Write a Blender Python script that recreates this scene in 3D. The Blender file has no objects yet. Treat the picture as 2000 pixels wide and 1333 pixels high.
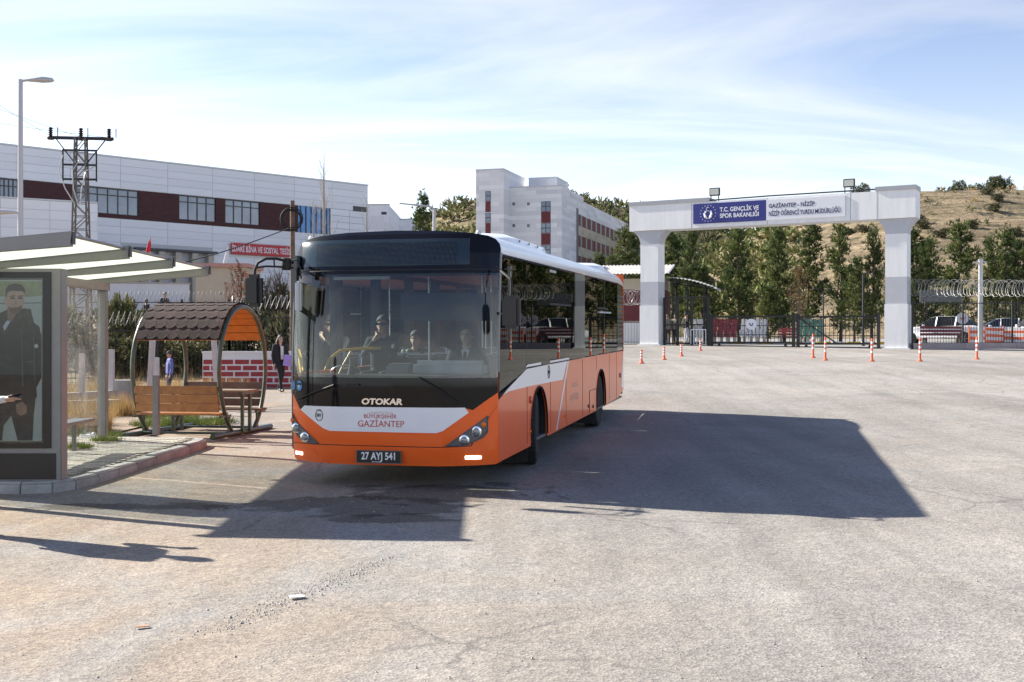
import bpy, bmesh, math, random
from mathutils import Vector, Matrix, noise
random.seed(7)
R = math.radians
sc = bpy.context.scene
COL = sc.collection
# ------------------------------------------------------------------ camera
F = 2270.0; CH = 1.72
cam = bpy.data.cameras.new('camera'); camo = bpy.data.objects.new('camera', cam); COL.objects.link(camo)
camo.location = (0, 0, CH); camo.rotation_euler = (R(90), 0, 0)
cam.sensor_width = 36; cam.lens = F / 2000 * 36; cam.clip_start = .1; cam.clip_end = 3000
sc.camera = camo
# ------------------------------------------------------------------ sky and sun
SUN_EL = R(31.4); SUN_AZ = math.atan2(-.90, .43)          # azimuth from +Y towards +X
w = bpy.data.worlds.new('World'); sc.world = w; w.use_nodes = True
nt = w.node_tree; N = nt.nodes; L = nt.links
for n in list(N): N.remove(n)
out = N.new('ShaderNodeOutputWorld'); bg = N.new('ShaderNodeBackground'); bg.inputs['Strength'].default_value = .10
sky = N.new('ShaderNodeTexSky'); sky.sky_type = 'NISHITA'; sky.sun_disc = False
sky.sun_elevation = SUN_EL; sky.sun_rotation = SUN_AZ; sky.air_density = 1.0; sky.dust_density = .5; sky.ozone_density = 1.5
tc = N.new('ShaderNodeTexCoord'); sep = N.new('ShaderNodeSeparateXYZ'); L.new(tc.outputs['Generated'], sep.inputs[0])
zz = N.new('ShaderNodeMath'); zz.operation = 'MAXIMUM'; zz.inputs[1].default_value = 0; L.new(sep.outputs['Z'], zz.inputs[0])
za = N.new('ShaderNodeMath'); za.operation = 'ADD'; za.inputs[1].default_value = .22; L.new(zz.outputs[0], za.inputs[0])
dv = N.new('ShaderNodeVectorMath'); dv.operation = 'DIVIDE'; cmb = N.new('ShaderNodeCombineXYZ')
for k in 'XYZ': L.new(za.outputs[0], cmb.inputs[k])
L.new(tc.outputs['Generated'], dv.inputs[0]); L.new(cmb.outputs[0], dv.inputs[1])
mp = N.new('ShaderNodeMapping'); mp.inputs['Rotation'].default_value = (0, 0, R(28)); mp.inputs['Scale'].default_value = (.5, 1.5, .0); L.new(dv.outputs[0], mp.inputs['Vector'])
n1 = N.new('ShaderNodeTexNoise'); n1.inputs['Scale'].default_value = 1.3; n1.inputs['Detail'].default_value = 7; n1.inputs['Roughness'].default_value = .56; n1.inputs['Distortion'].default_value = .7
L.new(mp.outputs[0], n1.inputs['Vector'])
cr = N.new('ShaderNodeValToRGB'); cr.color_ramp.elements[0].position = .45; cr.color_ramp.elements[1].position = .84
cr.color_ramp.elements[0].color = (0, 0, 0, 1); cr.color_ramp.elements[1].color = (.9, .9, .9, 1)
L.new(n1.outputs['Fac'], cr.inputs['Fac'])
# thin cloud thickens toward the horizon, as a flat layer does
hz = N.new('ShaderNodeMapRange'); hz.inputs['From Min'].default_value = 0; hz.inputs['From Max'].default_value = .34; hz.inputs['To Min'].default_value = .6; hz.inputs['To Max'].default_value = 0
L.new(zz.outputs[0], hz.inputs['Value'])
ad = N.new('ShaderNodeMath'); ad.operation = 'ADD'; ad.use_clamp = True; L.new(cr.outputs[0], ad.inputs[0]); L.new(hz.outputs[0], ad.inputs[1])
# sunlit thin cloud: follows the brightness of the sky behind it (bright towards the sun), without its blue
hs = N.new('ShaderNodeHueSaturation'); hs.inputs['Saturation'].default_value = 1.12; hs.inputs['Hue'].default_value = .515; hs.inputs['Value'].default_value = .67; L.new(sky.outputs[0], hs.inputs['Color'])
bw_ = N.new('ShaderNodeRGBToBW'); L.new(sky.outputs[0], bw_.inputs[0])
cl = N.new('ShaderNodeMixRGB'); cl.blend_type = 'MULTIPLY'; cl.inputs['Fac'].default_value = 1; cl.inputs['Color2'].default_value = (1.12, 1.16, 1.22, 1); L.new(bw_.outputs[0], cl.inputs['Color1'])
mx = N.new('ShaderNodeMixRGB'); L.new(cl.outputs[0], mx.inputs['Color2'])
L.new(ad.outputs[0], mx.inputs['Fac']); L.new(hs.outputs[0], mx.inputs['Color1'])
L.new(mx.outputs[0], bg.inputs['Color']); L.new(bg.outputs[0], out.inputs['Surface'])
sl = bpy.data.lights.new('sun', 'SUN'); sl.energy = 4.5; sl.angle = R(.6); sl.color = (1, .93, .82)
slo = bpy.data.objects.new('sun', sl); COL.objects.link(slo)
slo.rotation_euler = Vector((.90 * math.cos(SUN_EL), -.43 * math.cos(SUN_EL), -math.sin(SUN_EL))).to_track_quat('-Z', 'Y').to_euler()
slo.location = (-30, 20, 30)
sc.view_settings.view_transform = 'Standard'; sc.view_settings.look = 'None'; sc.view_settings.exposure = 1.52; sc.view_settings.gamma = 1
sc.render.engine = 'CYCLES'; sc.cycles.use_denoising = True
sc.cycles.max_bounces = 8; sc.cycles.transparent_max_bounces = 16; sc.cycles.transmission_bounces = 6
sc.cycles.caustics_reflective = False; sc.cycles.caustics_refractive = False; sc.cycles.sample_clamp_indirect = 6

# ------------------------------------------------------------------ helpers
def at(u, v, Y): return Vector(((u - 1000) / F * Y, Y, CH + (666 - v) / F * Y))
def lerp(a, b, t): return a + (b - a) * t
def sstep(a, b, x):
    t = min(1, max(0, (x - a) / (b - a))); return t * t * (3 - 2 * t)
def pw(pts, x):
    if x <= pts[0][0]: return pts[0][1]
    for (a, p), (b, q) in zip(pts, pts[1:]):
        if x <= b: return p + (q - p) * (x - a) / (b - a)
    return pts[-1][1]

MATS = {}
def mat(name, col, rough=.6, metal=0., var=.0, scale=8., bump=0., bscale=None, spec=None, col2=None, trans=0., emit=None, estr=1., coat=0., detail=5., orand=0., dust=0., stretch=0.):
    """principled material with noise in its colour and fine relief"""
    if name in MATS: return MATS[name]
    m = bpy.data.materials.new(name); m.use_nodes = True; t = m.node_tree; b = t.nodes['Principled BSDF']
    b.inputs['Base Color'].default_value = (*col, 1); b.inputs['Roughness'].default_value = rough; b.inputs['Metallic'].default_value = metal
    if spec is not None: b.inputs['Specular IOR Level'].default_value = spec
    if trans: b.inputs['Transmission Weight'].default_value = trans
    if coat: b.inputs['Coat Weight'].default_value = coat; b.inputs['Coat Roughness'].default_value = .05
    if emit: b.inputs['Emission Color'].default_value = (*emit, 1); b.inputs['Emission Strength'].default_value = estr
    if var or bump or col2:
        tcn = t.nodes.new('ShaderNodeTexCoord')
        nz = t.nodes.new('ShaderNodeTexNoise'); nz.inputs['Scale'].default_value = scale; nz.inputs['Detail'].default_value = detail; nz.inputs['Roughness'].default_value = .65
        if stretch:
            mpz = t.nodes.new('ShaderNodeMapping'); mpz.inputs['Scale'].default_value = (1, 1, stretch); t.links.new(tcn.outputs['Object'], mpz.inputs[0]); t.links.new(mpz.outputs[0], nz.inputs['Vector'])
        else: t.links.new(tcn.outputs['Object'], nz.inputs['Vector'])
        if var or col2:
            r = t.nodes.new('ShaderNodeValToRGB'); r.color_ramp.elements[0].position = .3; r.color_ramp.elements[1].position = .7
            c2 = col2 or tuple(min(1, c * (1 + var)) for c in col); c1 = col if col2 else tuple(c * (1 - var) for c in col)
            r.color_ramp.elements[0].color = (*c1, 1); r.color_ramp.elements[1].color = (*c2, 1)
            t.links.new(nz.outputs['Fac'], r.inputs['Fac']); t.links.new(r.outputs[0], b.inputs['Base Color'])
        if bump:
            nb = t.nodes.new('ShaderNodeTexNoise'); nb.inputs['Scale'].default_value = bscale or scale * 4; nb.inputs['Detail'].default_value = 4
            t.links.new(tcn.outputs['Object'], nb.inputs['Vector'])
            bp = t.nodes.new('ShaderNodeBump'); bp.inputs['Strength'].default_value = bump; bp.inputs['Distance'].default_value = .02
            t.links.new(nb.outputs['Fac'], bp.inputs['Height']); t.links.new(bp.outputs[0], b.inputs['Normal'])
    if orand:   # each copy a little lighter or darker
        oi = t.nodes.new('ShaderNodeObjectInfo'); mr = t.nodes.new('ShaderNodeMapRange'); mr.inputs['To Min'].default_value = 1 - orand; mr.inputs['To Max'].default_value = 1 + orand; t.links.new(oi.outputs['Random'], mr.inputs[0])
        hv = t.nodes.new('ShaderNodeHueSaturation'); t.links.new(mr.outputs[0], hv.inputs['Value']); src = b.inputs['Base Color'].links[0].from_socket if b.inputs['Base Color'].links else None
        if src: t.links.new(src, hv.inputs['Color'])
        else: hv.inputs['Color'].default_value = (*col, 1)
        t.links.new(hv.outputs[0], b.inputs['Base Color'])
    if dust:    # road dust thrown up on the lowest part of the body
        tcn2 = t.nodes.new('ShaderNodeTexCoord'); sx2 = t.nodes.new('ShaderNodeSeparateXYZ'); t.links.new(tcn2.outputs['Object'], sx2.inputs[0])
        nn_ = t.nodes.new('ShaderNodeTexNoise'); nn_.inputs['Scale'].default_value = 2.2; nn_.inputs['Detail'].default_value = 7; nn_.inputs['Roughness'].default_value = .7; t.links.new(tcn2.outputs['Object'], nn_.inputs['Vector'])
        m1 = t.nodes.new('ShaderNodeMapRange'); m1.inputs['From Min'].default_value = .95; m1.inputs['From Max'].default_value = .3; m1.inputs['To Max'].default_value = 1; t.links.new(sx2.outputs['Z'], m1.inputs[0])
        m2 = t.nodes.new('ShaderNodeMath'); m2.operation = 'MULTIPLY'; t.links.new(m1.outputs[0], m2.inputs[0]); t.links.new(nn_.outputs['Fac'], m2.inputs[1]); m3 = t.nodes.new('ShaderNodeMath'); m3.operation = 'MULTIPLY'; m3.inputs[1].default_value = dust; m3.use_clamp = True; t.links.new(m2.outputs[0], m3.inputs[0])
        mz = t.nodes.new('ShaderNodeMixRGB'); mz.inputs[2].default_value = (.36, .29, .21, 1); t.links.new(m3.outputs[0], mz.inputs[0]); src = b.inputs['Base Color'].links[0].from_socket if b.inputs['Base Color'].links else None
        if src: t.links.new(src, mz.inputs[1])
        else: mz.inputs[1].default_value = (*col, 1)
        t.links.new(mz.outputs[0], b.inputs['Base Color'])
    MATS[name] = m; return m

def glass(name, tint=(.9, .95, .95), refl=.06, rough=.0, fres=True, gcol=(1, 1, 1)):
    """thin pane: see-through with a Fresnel reflection"""
    if name in MATS: return MATS[name]
    m = bpy.data.materials.new(name); m.use_nodes = True; t = m.node_tree
    for n in list(t.nodes): t.nodes.remove(n)
    o = t.nodes.new('ShaderNodeOutputMaterial'); tr = t.nodes.new('ShaderNodeBsdfTransparent'); tr.inputs[0].default_value = (*tint, 1)
    g = t.nodes.new('ShaderNodeBsdfGlossy'); g.inputs['Roughness'].default_value = rough; g.inputs['Color'].default_value = (*gcol, 1)
    mxs = t.nodes.new('ShaderNodeMixShader')
    fr = t.nodes.new('ShaderNodeFresnel'); fr.inputs['IOR'].default_value = 1.5
    mr = t.nodes.new('ShaderNodeMath'); mr.operation = 'ADD'; mr.inputs[1].default_value = refl; mr.use_clamp = True
    t.links.new(fr.outputs[0], mr.inputs[0]); t.links.new(mr.outputs[0], mxs.inputs[0])
    t.links.new(tr.outputs[0], mxs.inputs[1]); t.links.new(g.outputs[0], mxs.inputs[2]); t.links.new(mxs.outputs[0], o.inputs[0])
    MATS[name] = m; return m

class MB:
    def __init__(s): s.v = []; s.f = []; s.mi = []; s.cur = 0
    def add(s, vs, fs):
        o = len(s.v); s.v += [tuple(v) for v in vs]; s.f += [tuple(i + o for i in f) for f in fs]; s.mi += [s.cur] * len(fs); return s
    def box(s, x0, x1, y0, y1, z0, z1, M=None):
        vs = [(x, y, z) for z in (z0, z1) for x, y in ((x0, y0), (x1, y0), (x1, y1), (x0, y1))]
        if M is not None: vs = [M @ Vector(v) for v in vs]
        return s.add(vs, [(3, 2, 1, 0), (4, 5, 6, 7), (0, 1, 5, 4), (1, 2, 6, 5), (2, 3, 7, 6), (3, 0, 4, 7)])
    def bar(s, a, b, wx, wy=None, up=(0, 0, 1)):
        a = Vector(a); b = Vector(b); d = (b - a); l = d.length
        if l < 1e-6: return s
        d /= l; u = Vector(up)
        if abs(d.dot(u)) > .98: u = Vector((0, 1, 0)) if abs(d.y) < .9 else Vector((1, 0, 0))
        x = d.cross(u).normalized(); y = x.cross(d); wy = wy or wx
        M = Matrix((( *x, 0), (*y, 0), (*d, 0), (0, 0, 0, 1))).transposed(); M.translation = a
        return s.box(-wx / 2, wx / 2, -wy / 2, wy / 2, 0, l, M)
    def tube(s, pts, r, n=8, cap=True, closed=False):
        pts = [Vector(p) for p in pts]; k = len(pts); rs = r if isinstance(r, (list, tuple)) else [r] * k
        o = len(s.v); pu = None; vs = []
        for i, p in enumerate(pts):
            if closed: d = pts[(i + 1) % k] - pts[i - 1]
            else: d = pts[min(i + 1, k - 1)] - pts[max(i - 1, 0)]
            d.normalize()
            if pu is None: pu = d.orthogonal().normalized()
            u = (pu - d * pu.dot(d)).normalized(); pu = u; q = d.cross(u)
            for j in range(n):
                a = 2 * math.pi * j / n; vs.append(p + (u * math.cos(a) + q * math.sin(a)) * rs[i])
        fs = []
        for i in range(k if closed else k - 1):
            i2 = (i + 1) % k
            for j in range(n): fs.append((i * n + j, i * n + (j + 1) % n, i2 * n + (j + 1) % n, i2 * n + j))
        if cap and not closed: fs += [tuple(range(n))[::-1], tuple(range((k - 1) * n, k * n))]
        return s.add(vs, fs)
    def cyl(s, a, b, r, n=12, r2=None): return s.tube([a, b], [r, r if r2 is None else r2], n)
    def lathe(s, prof, c=(0, 0, 0), n=16, axis='z'):
        vs = []; fs = []; c = Vector(c)
        for r, h in prof:
            for j in range(n):
                a = 2 * math.pi * j / n; x, y = r * math.cos(a), r * math.sin(a)
                vs.append(c + Vector((x, y, h) if axis == 'z' else (h, x, y) if axis == 'x' else (y, h, x)))
        for i in range(len(prof) - 1):
            for j in range(n): fs.append((i * n + j, i * n + (j + 1) % n, (i + 1) * n + (j + 1) % n, (i + 1) * n + j))
        fs += [tuple(range(n))[::-1], tuple(range((len(prof) - 1) * n, len(prof) * n))]
        return s.add(vs, fs)
    def prism(s, poly, d, axis='y', M=None):
        """extrude a 2-D polygon by (d0,d1) along an axis: 'y' -> (x,z) polygon, 'x' -> (y,z), 'z' -> (x,y)"""
        n = len(poly); vs = []
        for t in d:
            for a, b in poly: vs.append({'y': (a, t, b), 'x': (t, a, b), 'z': (a, b, t)}[axis])
        if M is not None: vs = [M @ Vector(v) for v in vs]
        return s.add(vs, [tuple(range(n)), tuple(range(2 * n - 1, n - 1, -1))] + [(i, i + n, (i + 1) % n + n, (i + 1) % n) for i in range(n)])
    def build(s, name, m=None, parent=None, smooth=None, bevel=0, M=None):
        me = bpy.data.meshes.new(name); me.from_pydata(s.v, [], s.f)
        ms = m if isinstance(m, (list, tuple)) else [m]
        for q in ms:
            if q: me.materials.append(q)
        if len(ms) > 1: me.polygons.foreach_set('material_index', s.mi)
        bm = bmesh.new(); bm.from_mesh(me); bmesh.ops.recalc_face_normals(bm, faces=bm.faces)
        if bevel: bmesh.ops.bevel(bm, geom=bm.edges[:], offset=bevel, segments=2, affect='EDGES', clamp_overlap=True)
        bm.to_mesh(me); bm.free()
        if smooth is not None:
            me.polygons.foreach_set('use_smooth', [True] * len(me.polygons)); me.set_sharp_from_angle(angle=R(smooth))
        return obj(name, me, parent, M)
def obj(name, me, parent=None, M=None):
    o = bpy.data.objects.new(name, me); COL.objects.link(o)
    if parent is not None: o.parent = parent
    if M is not None: o.matrix_local = M
    return o
def tag(o, label, cat, group=None):
    o['label'] = label; o['category'] = cat
    if group: o['group'] = group
    return o
def struct(o, kind='structure', label=None):
    o['kind'] = kind
    if label: o['label'] = label
    return o
def empty(name, loc=(0, 0, 0), rz=0, label=None, cat=None, group=None, rx=0):
    o = bpy.data.objects.new(name, None); COL.objects.link(o); o.location = loc; o.rotation_euler = (rx, 0, rz); o.empty_display_size = .2
    if label: tag(o, label, cat, group)
    return o
def copy_tree(o, parent=None, label=None, group=None):
    c = o.copy(); COL.objects.link(c); c.parent = parent
    if parent is not None: c.matrix_parent_inverse = o.matrix_parent_inverse.copy()
    if label: c['label'] = label
    if group: c['group'] = group
    for ch in list(o.children): copy_tree(ch, c)
    return c
def text_mesh(name, body, size, m, parent, M, align='CENTER', extrude=.002, xs=1., bold=0., shear=0.):
    cu = bpy.data.curves.new(name, 'FONT'); cu.body = body; cu.size = size; cu.align_x = align; cu.extrude = extrude; cu.offset = bold; cu.shear = shear; cu.resolution_u = 3
    t = bpy.data.objects.new(name, cu); COL.objects.link(t); bpy.context.view_layer.update()
    me = bpy.data.meshes.new_from_object(t.evaluated_get(bpy.context.evaluated_depsgraph_get())); bpy.data.objects.remove(t)
    if xs != 1: me.transform(Matrix.Scale(xs, 4, (1, 0, 0)))
    me.materials.clear(); me.materials.append(m)
    return obj(name, me, parent, M)
def facing(o, x, n):
    """matrix: local x along x, local z along n (towards the viewer), local y up"""
    x = Vector(x).normalized(); n = Vector(n).normalized(); y = n.cross(x)
    M = Matrix(((*x, 0), (*y, 0), (*n, 0), (0, 0, 0, 1))).transposed(); M.translation = Vector(o); return M

# materials
white_paint = mat('white_paint', (.72, .72, .72), .5, var=.05, scale=3)
black_metal = mat('black_metal', (.015, .015, .017), .45, spec=.4)
dark_iron = mat('dark_iron', (.02, .02, .022), .6, var=.3, scale=20)
galv = mat('galvanised', (.42, .43, .44), .42, .7, var=.12, scale=12)
alu = mat('aluminium', (.23, .23, .222), .45, .3, var=.08, scale=5)
concrete = mat('concrete', (.36, .35, .33), .9, var=.2, scale=5, bump=.4, bscale=60)
kerb_m = mat('kerb_concrete', (.33, .325, .31), .9, orand=.12, var=.22, scale=4, bump=.5, bscale=70)
# ------------------------------------------------------------------ terrain
ZR = [(-40, -.8), (0, -.215), (13.5, 0), (22, .135), (30, .46), (39, .95), (45, 1.1), (60, 1.5), (75, 1.62), (120, 2.0), (300, 3), (900, 4)]
ZL = [(-40, -.8), (0, -.215), (13.5, 0), (22, .125), (34, .25), (37, .42), (45, 1.5), (55, 2.8), (75, 4.0), (95, 4.6), (300, 6), (900, 6)]
def zg(x, y):
    a = sstep(-7, -1, x) if y < 60 else sstep(-7, 4, x)
    return lerp(pw(ZL, y), pw(ZR, y), a)
def ground_at(u, v):
    """where the camera ray through pixel (u,v) meets the ground"""
    lo, hi = 3.0, 140.0
    Y = 4.0
    while Y < 140:
        p = at(u, v, Y)
        if p.z <= zg(p.x, p.y): break
        Y += .05
    p = at(u, v, Y); return Vector((p.x, p.y, zg(p.x, p.y)))
def onz(x, y, dz=0): return Vector((x, y, zg(x, y) + dz))

def asphalt():
    m = bpy.data.materials.new('worn_asphalt'); m.use_nodes = True; t = m.node_tree; b = t.nodes['Principled BSDF']; n = t.nodes; l = t.links
    tcn = n.new('ShaderNodeTexCoord')
    def noise_(s, d=5, r=.6, dist=0):
        q = n.new('ShaderNodeTexNoise'); q.inputs['Scale'].default_value = s; q.inputs['Detail'].default_value = d; q.inputs['Roughness'].default_value = r; q.inputs['Distortion'].default_value = dist
        l.new(tcn.outputs['Object'], q.inputs['Vector']); return q
    def ramp(src, a, c0, bpos, c1):
        r = n.new('ShaderNodeValToRGB'); r.color_ramp.elements[0].position = a; r.color_ramp.elements[1].position = bpos
        r.color_ramp.elements[0].color = (*c0, 1); r.color_ramp.elements[1].color = (*c1, 1); l.new(src, r.inputs['Fac']); return r
    def mix(kind, fac, a, c):
        q = n.new('ShaderNodeMixRGB'); q.blend_type = kind
        if isinstance(fac, (int, float)): q.inputs['Fac'].default_value = fac
        else: l.new(fac, q.inputs['Fac'])
        for i, s in ((1, a), (2, c)):
            if isinstance(s, tuple): q.inputs[i].default_value = (*s, 1)
            else: l.new(s, q.inputs[i])
        return q
    base = ramp(noise_(.33, 6, .6, .6).outputs['Fac'], .35, (.262, .251, .235), .68, (.345, .332, .312))
    # brown dust
    dust = ramp(noise_(.3, 6, .62, 1.2).outputs['Fac'], .36, (0, 0, 0), .58, (1, 1, 1))
    sxx = n.new('ShaderNodeSeparateXYZ'); l.new(tcn.outputs['Object'], sxx.inputs[0]); lf_ = n.new('ShaderNodeMapRange'); lf_.inputs['From Min'].default_value = 1.5; lf_.inputs['From Max'].default_value = -5.5; lf_.inputs['To Min'].default_value = .14; lf_.inputs['To Max'].default_value = 1.0; l.new(sxx.outputs['X'], lf_.inputs[0])
    dm_ = n.new('ShaderNodeMath'); dm_.operation = 'MULTIPLY'; l.new(lf_.outputs[0], dm_.inputs[0]); l.new(dust.outputs[0], dm_.inputs[1])
    c = mix('MIX', dm_.outputs[0], base.outputs[0], (.33, .255, .185))
    # aggregate
    vo = n.new('ShaderNodeTexVoronoi'); vo.inputs['Scale'].default_value = 55; l.new(tcn.outputs['Object'], vo.inputs['Vector'])
    st = ramp(vo.outputs['Color'], .15, (.66, .66, .67), .85, (1.22, 1.21, 1.19))
    c = mix('MULTIPLY', .85, c.outputs[0], st.outputs[0])
    vo2 = n.new('ShaderNodeTexVoronoi'); vo2.inputs['Scale'].default_value = 19; l.new(tcn.outputs['Object'], vo2.inputs['Vector'])
    st2 = ramp(vo2.outputs['Color'], .1, (.86, .86, .87), .8, (1.07, 1.07, 1.06))
    c = mix('MULTIPLY', .8, c.outputs[0], st2.outputs[0])
    fine = ramp(noise_(140, 3, .7).outputs['Fac'], .3, (.8, .8, .8), .7, (1.14, 1.14, 1.13))
    c = mix('MULTIPLY', .8, c.outputs[0], fine.outputs[0])
    # tyre-worn streaks along the driving line, mended patches and cracks
    mpt = n.new('ShaderNodeMapping'); mpt.inputs['Rotation'].default_value = (0, 0, R(16)); mpt.inputs['Scale'].default_value = (1.5, .07, 1); l.new(tcn.outputs['Object'], mpt.inputs[0])
    tn = n.new('ShaderNodeTexNoise'); tn.inputs['Scale'].default_value = 1.0; tn.inputs['Detail'].default_value = 5; tn.inputs['Distortion'].default_value = .4; l.new(mpt.outputs[0], tn.inputs['Vector'])
    c = mix('MULTIPLY', .8, c.outputs[0], ramp(tn.outputs['Fac'], .34, (.86, .855, .85), .64, (1.07, 1.067, 1.06)).outputs[0])
    pv = n.new('ShaderNodeTexVoronoi'); pv.inputs['Scale'].default_value = .16; wv = noise_(.6, 4, .6); wmix = mix('ADD', .35, tcn.outputs['Object'], wv.outputs['Color']); l.new(wmix.outputs[0], pv.inputs['Vector'])
    c = mix('MULTIPLY', .55, c.outputs[0], ramp(pv.outputs['Color'], .2, (.8, .8, .8), .8, (1.1, 1.1, 1.1)).outputs[0])
    ck = n.new('ShaderNodeTexVoronoi'); ck.feature = 'DISTANCE_TO_EDGE'; ck.inputs['Scale'].default_value = .42; cwm = mix('ADD', .5, tcn.outputs['Object'], noise_(1.4, 6, .7).outputs['Color']); l.new(cwm.outputs[0], ck.inputs['Vector'])
    ckm = mix('MULTIPLY', 1.0, ramp(ck.outputs['Distance'], .003, (1, 1, 1), .011, (0, 0, 0)).outputs[0], ramp(noise_(.25, 3).outputs['Fac'], .5, (0, 0, 0), .58, (1, 1, 1)).outputs[0])
    c = mix('MIX', mix('MULTIPLY', 1.0, ckm.outputs[0], (.6, .6, .6)).outputs[0], c.outputs[0], (.11, .105, .1))
    # damp stains near the stop
    sx = n.new('ShaderNodeSeparateXYZ'); l.new(tcn.outputs['Object'], sx.inputs[0])
    def blob(cx, cy, rx, ry):
        a = n.new('ShaderNodeVectorMath'); a.operation = 'SUBTRACT'; a.inputs[1].default_value = (cx, cy, 0); l.new(tcn.outputs['Object'], a.inputs[0])
        d = n.new('ShaderNodeVectorMath'); d.operation = 'MULTIPLY'; d.inputs[1].default_value = (1 / rx, 1 / ry, 0); l.new(a.outputs[0], d.inputs[0])
        e = n.new('ShaderNodeVectorMath'); e.operation = 'LENGTH'; l.new(d.outputs[0], e.inputs[0])
        s = n.new('ShaderNodeMath'); s.operation = 'SUBTRACT'; s.inputs[0].default_value = 1; l.new(e.outputs['Value'], s.inputs[1]); return s.outputs[0]
    sn = noise_(1.1, 5, .6, .8)
    for bx_ in (blob(-1.75, 12.3, 1.3, .95), blob(-.75, 13.2, 1.5, .8), blob(-3.9, 12.2, 1.1, .33), blob(-1.2, 11.5, .9, .3)):
        ad_ = n.new('ShaderNodeMath'); ad_.operation = 'MULTIPLY_ADD'; ad_.inputs[1].default_value = 1.0; l.new(bx_, ad_.inputs[0])
        s2 = n.new('ShaderNodeMath'); s2.operation = 'SUBTRACT'; s2.inputs[1].default_value = .5; l.new(sn.outputs['Fac'], s2.inputs[0])
        s3 = n.new('ShaderNodeMath'); s3.operation = 'MULTIPLY'; s3.inputs[1].default_value = 2.6; l.new(s2.outputs[0], s3.inputs[0])
        l.new(s3.outputs[0], ad_.inputs[2])
        rr = ramp(ad_.outputs[0], .18, (1, 1, 1), .34, (.5, .48, .46))
        c = mix('MULTIPLY', 1.0, c.outputs[0], rr.outputs[0])
    l.new(c.outputs[0], b.inputs['Base Color']); b.inputs['Roughness'].default_value = .92; b.inputs['Specular IOR Level'].default_value = .25
    bp = n.new('ShaderNodeBump'); bp.inputs['Strength'].default_value = .4; bp.inputs['Distance'].default_value = .008
    h = mix('ADD', .6, vo.outputs['Distance'], noise_(38, 5, .7).outputs['Fac']); l.new(h.outputs[0], bp.inputs['Height'])
    bp2 = n.new('ShaderNodeBump'); bp2.inputs['Strength'].default_value = .5; bp2.inputs['Distance'].default_value = .08
    l.new(noise_(1.6, 4, .55).outputs['Fac'], bp2.inputs['Height']); l.new(bp2.outputs[0], bp.inputs['Normal'])
    l.new(bp.outputs[0], b.inputs['Normal']); return m
asph = asphalt()
def axis(segs):
    o = [segs[0][0]]
    for a, b, s in segs:
        k = max(1, round((b - a) / s)); o += [a + (b - a) * i / k for i in range(1, k + 1)]
    return o
xs = axis([(-700, -60, 80), (-60, -12, 4), (-12, 12, .5), (12, 30, 1.5), (30, 90, 6), (90, 700, 80)])
ys = axis([(-60, 4, 4), (4, 20, .5), (20, 46, 1), (46, 80, 2), (80, 140, 6), (140, 900, 80)])
g = MB(); nx = len(xs)
g.v = [(x, y, zg(x, y) + (.012 * noise.noise((x * .6, y * .6, 3)) if abs(x) < 30 and y < 70 else 0)) for y in ys for x in xs]
g.f = [(j * nx + i, j * nx + i + 1, (j + 1) * nx + i + 1, (j + 1) * nx + i) for j in range(len(ys) - 1) for i in range(nx - 1)]; g.mi = [0] * len(g.f)
struct(g.build('ground', asph, smooth=60))

# soil verge on the left, behind the stop
soil = mat('dry_soil', (.20, .145, .095), .95, col2=(.33, .26, .18), scale=1.2, bump=.8, bscale=25)
def verge(name, poly, m, dz=.012, res=1.0):
    """sheet over the ground, polygon in plan, following the terrain"""
    bm = bmesh.new(); f = bm.faces.new([bm.verts.new((x, y, 0)) for x, y in poly])
    x0, x1 = min(p[0] for p in poly), max(p[0] for p in poly); y0, y1 = min(p[1] for p in poly), max(p[1] for p in poly)
    k = x0 + res
    while k < x1: bmesh.ops.bisect_plane(bm, geom=bm.verts[:] + bm.edges[:] + bm.faces[:], plane_co=(k, 0, 0), plane_no=(1, 0, 0)); k += res
    k = y0 + res
    while k < y1: bmesh.ops.bisect_plane(bm, geom=bm.verts[:] + bm.edges[:] + bm.faces[:], plane_co=(0, k, 0), plane_no=(0, 1, 0)); k += res
    for v in bm.verts: v.co.z = zg(v.co.x, v.co.y) + dz + .02 * noise.noise((v.co.x, v.co.y, 1))
    bmesh.ops.triangulate(bm, faces=bm.faces[:])
    me = bpy.data.meshes.new(name); bm.to_mesh(me); bm.free(); me.materials.append(m)
    for p in me.polygons: p.use_smooth = True
    return struct(obj(name, me))
verge('soil_verge', [(-45, 19.2), (-7.3, 18.8), (-6.9, 20.5), (-6.7, 23.5), (-7.6, 26), (-7.9, 30), (-8.6, 36), (-9, 62), (-45, 62)], soil, .035, 1.5)
verge('soil_yard', [(-3.5, 66), (8, 61.2), (18.4, 55), (80, 55), (80, 105), (-3.5, 105)], mat('yard_paving', (.25, .245, .23), .9, var=.15, scale=.8), .03, 4)

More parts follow.
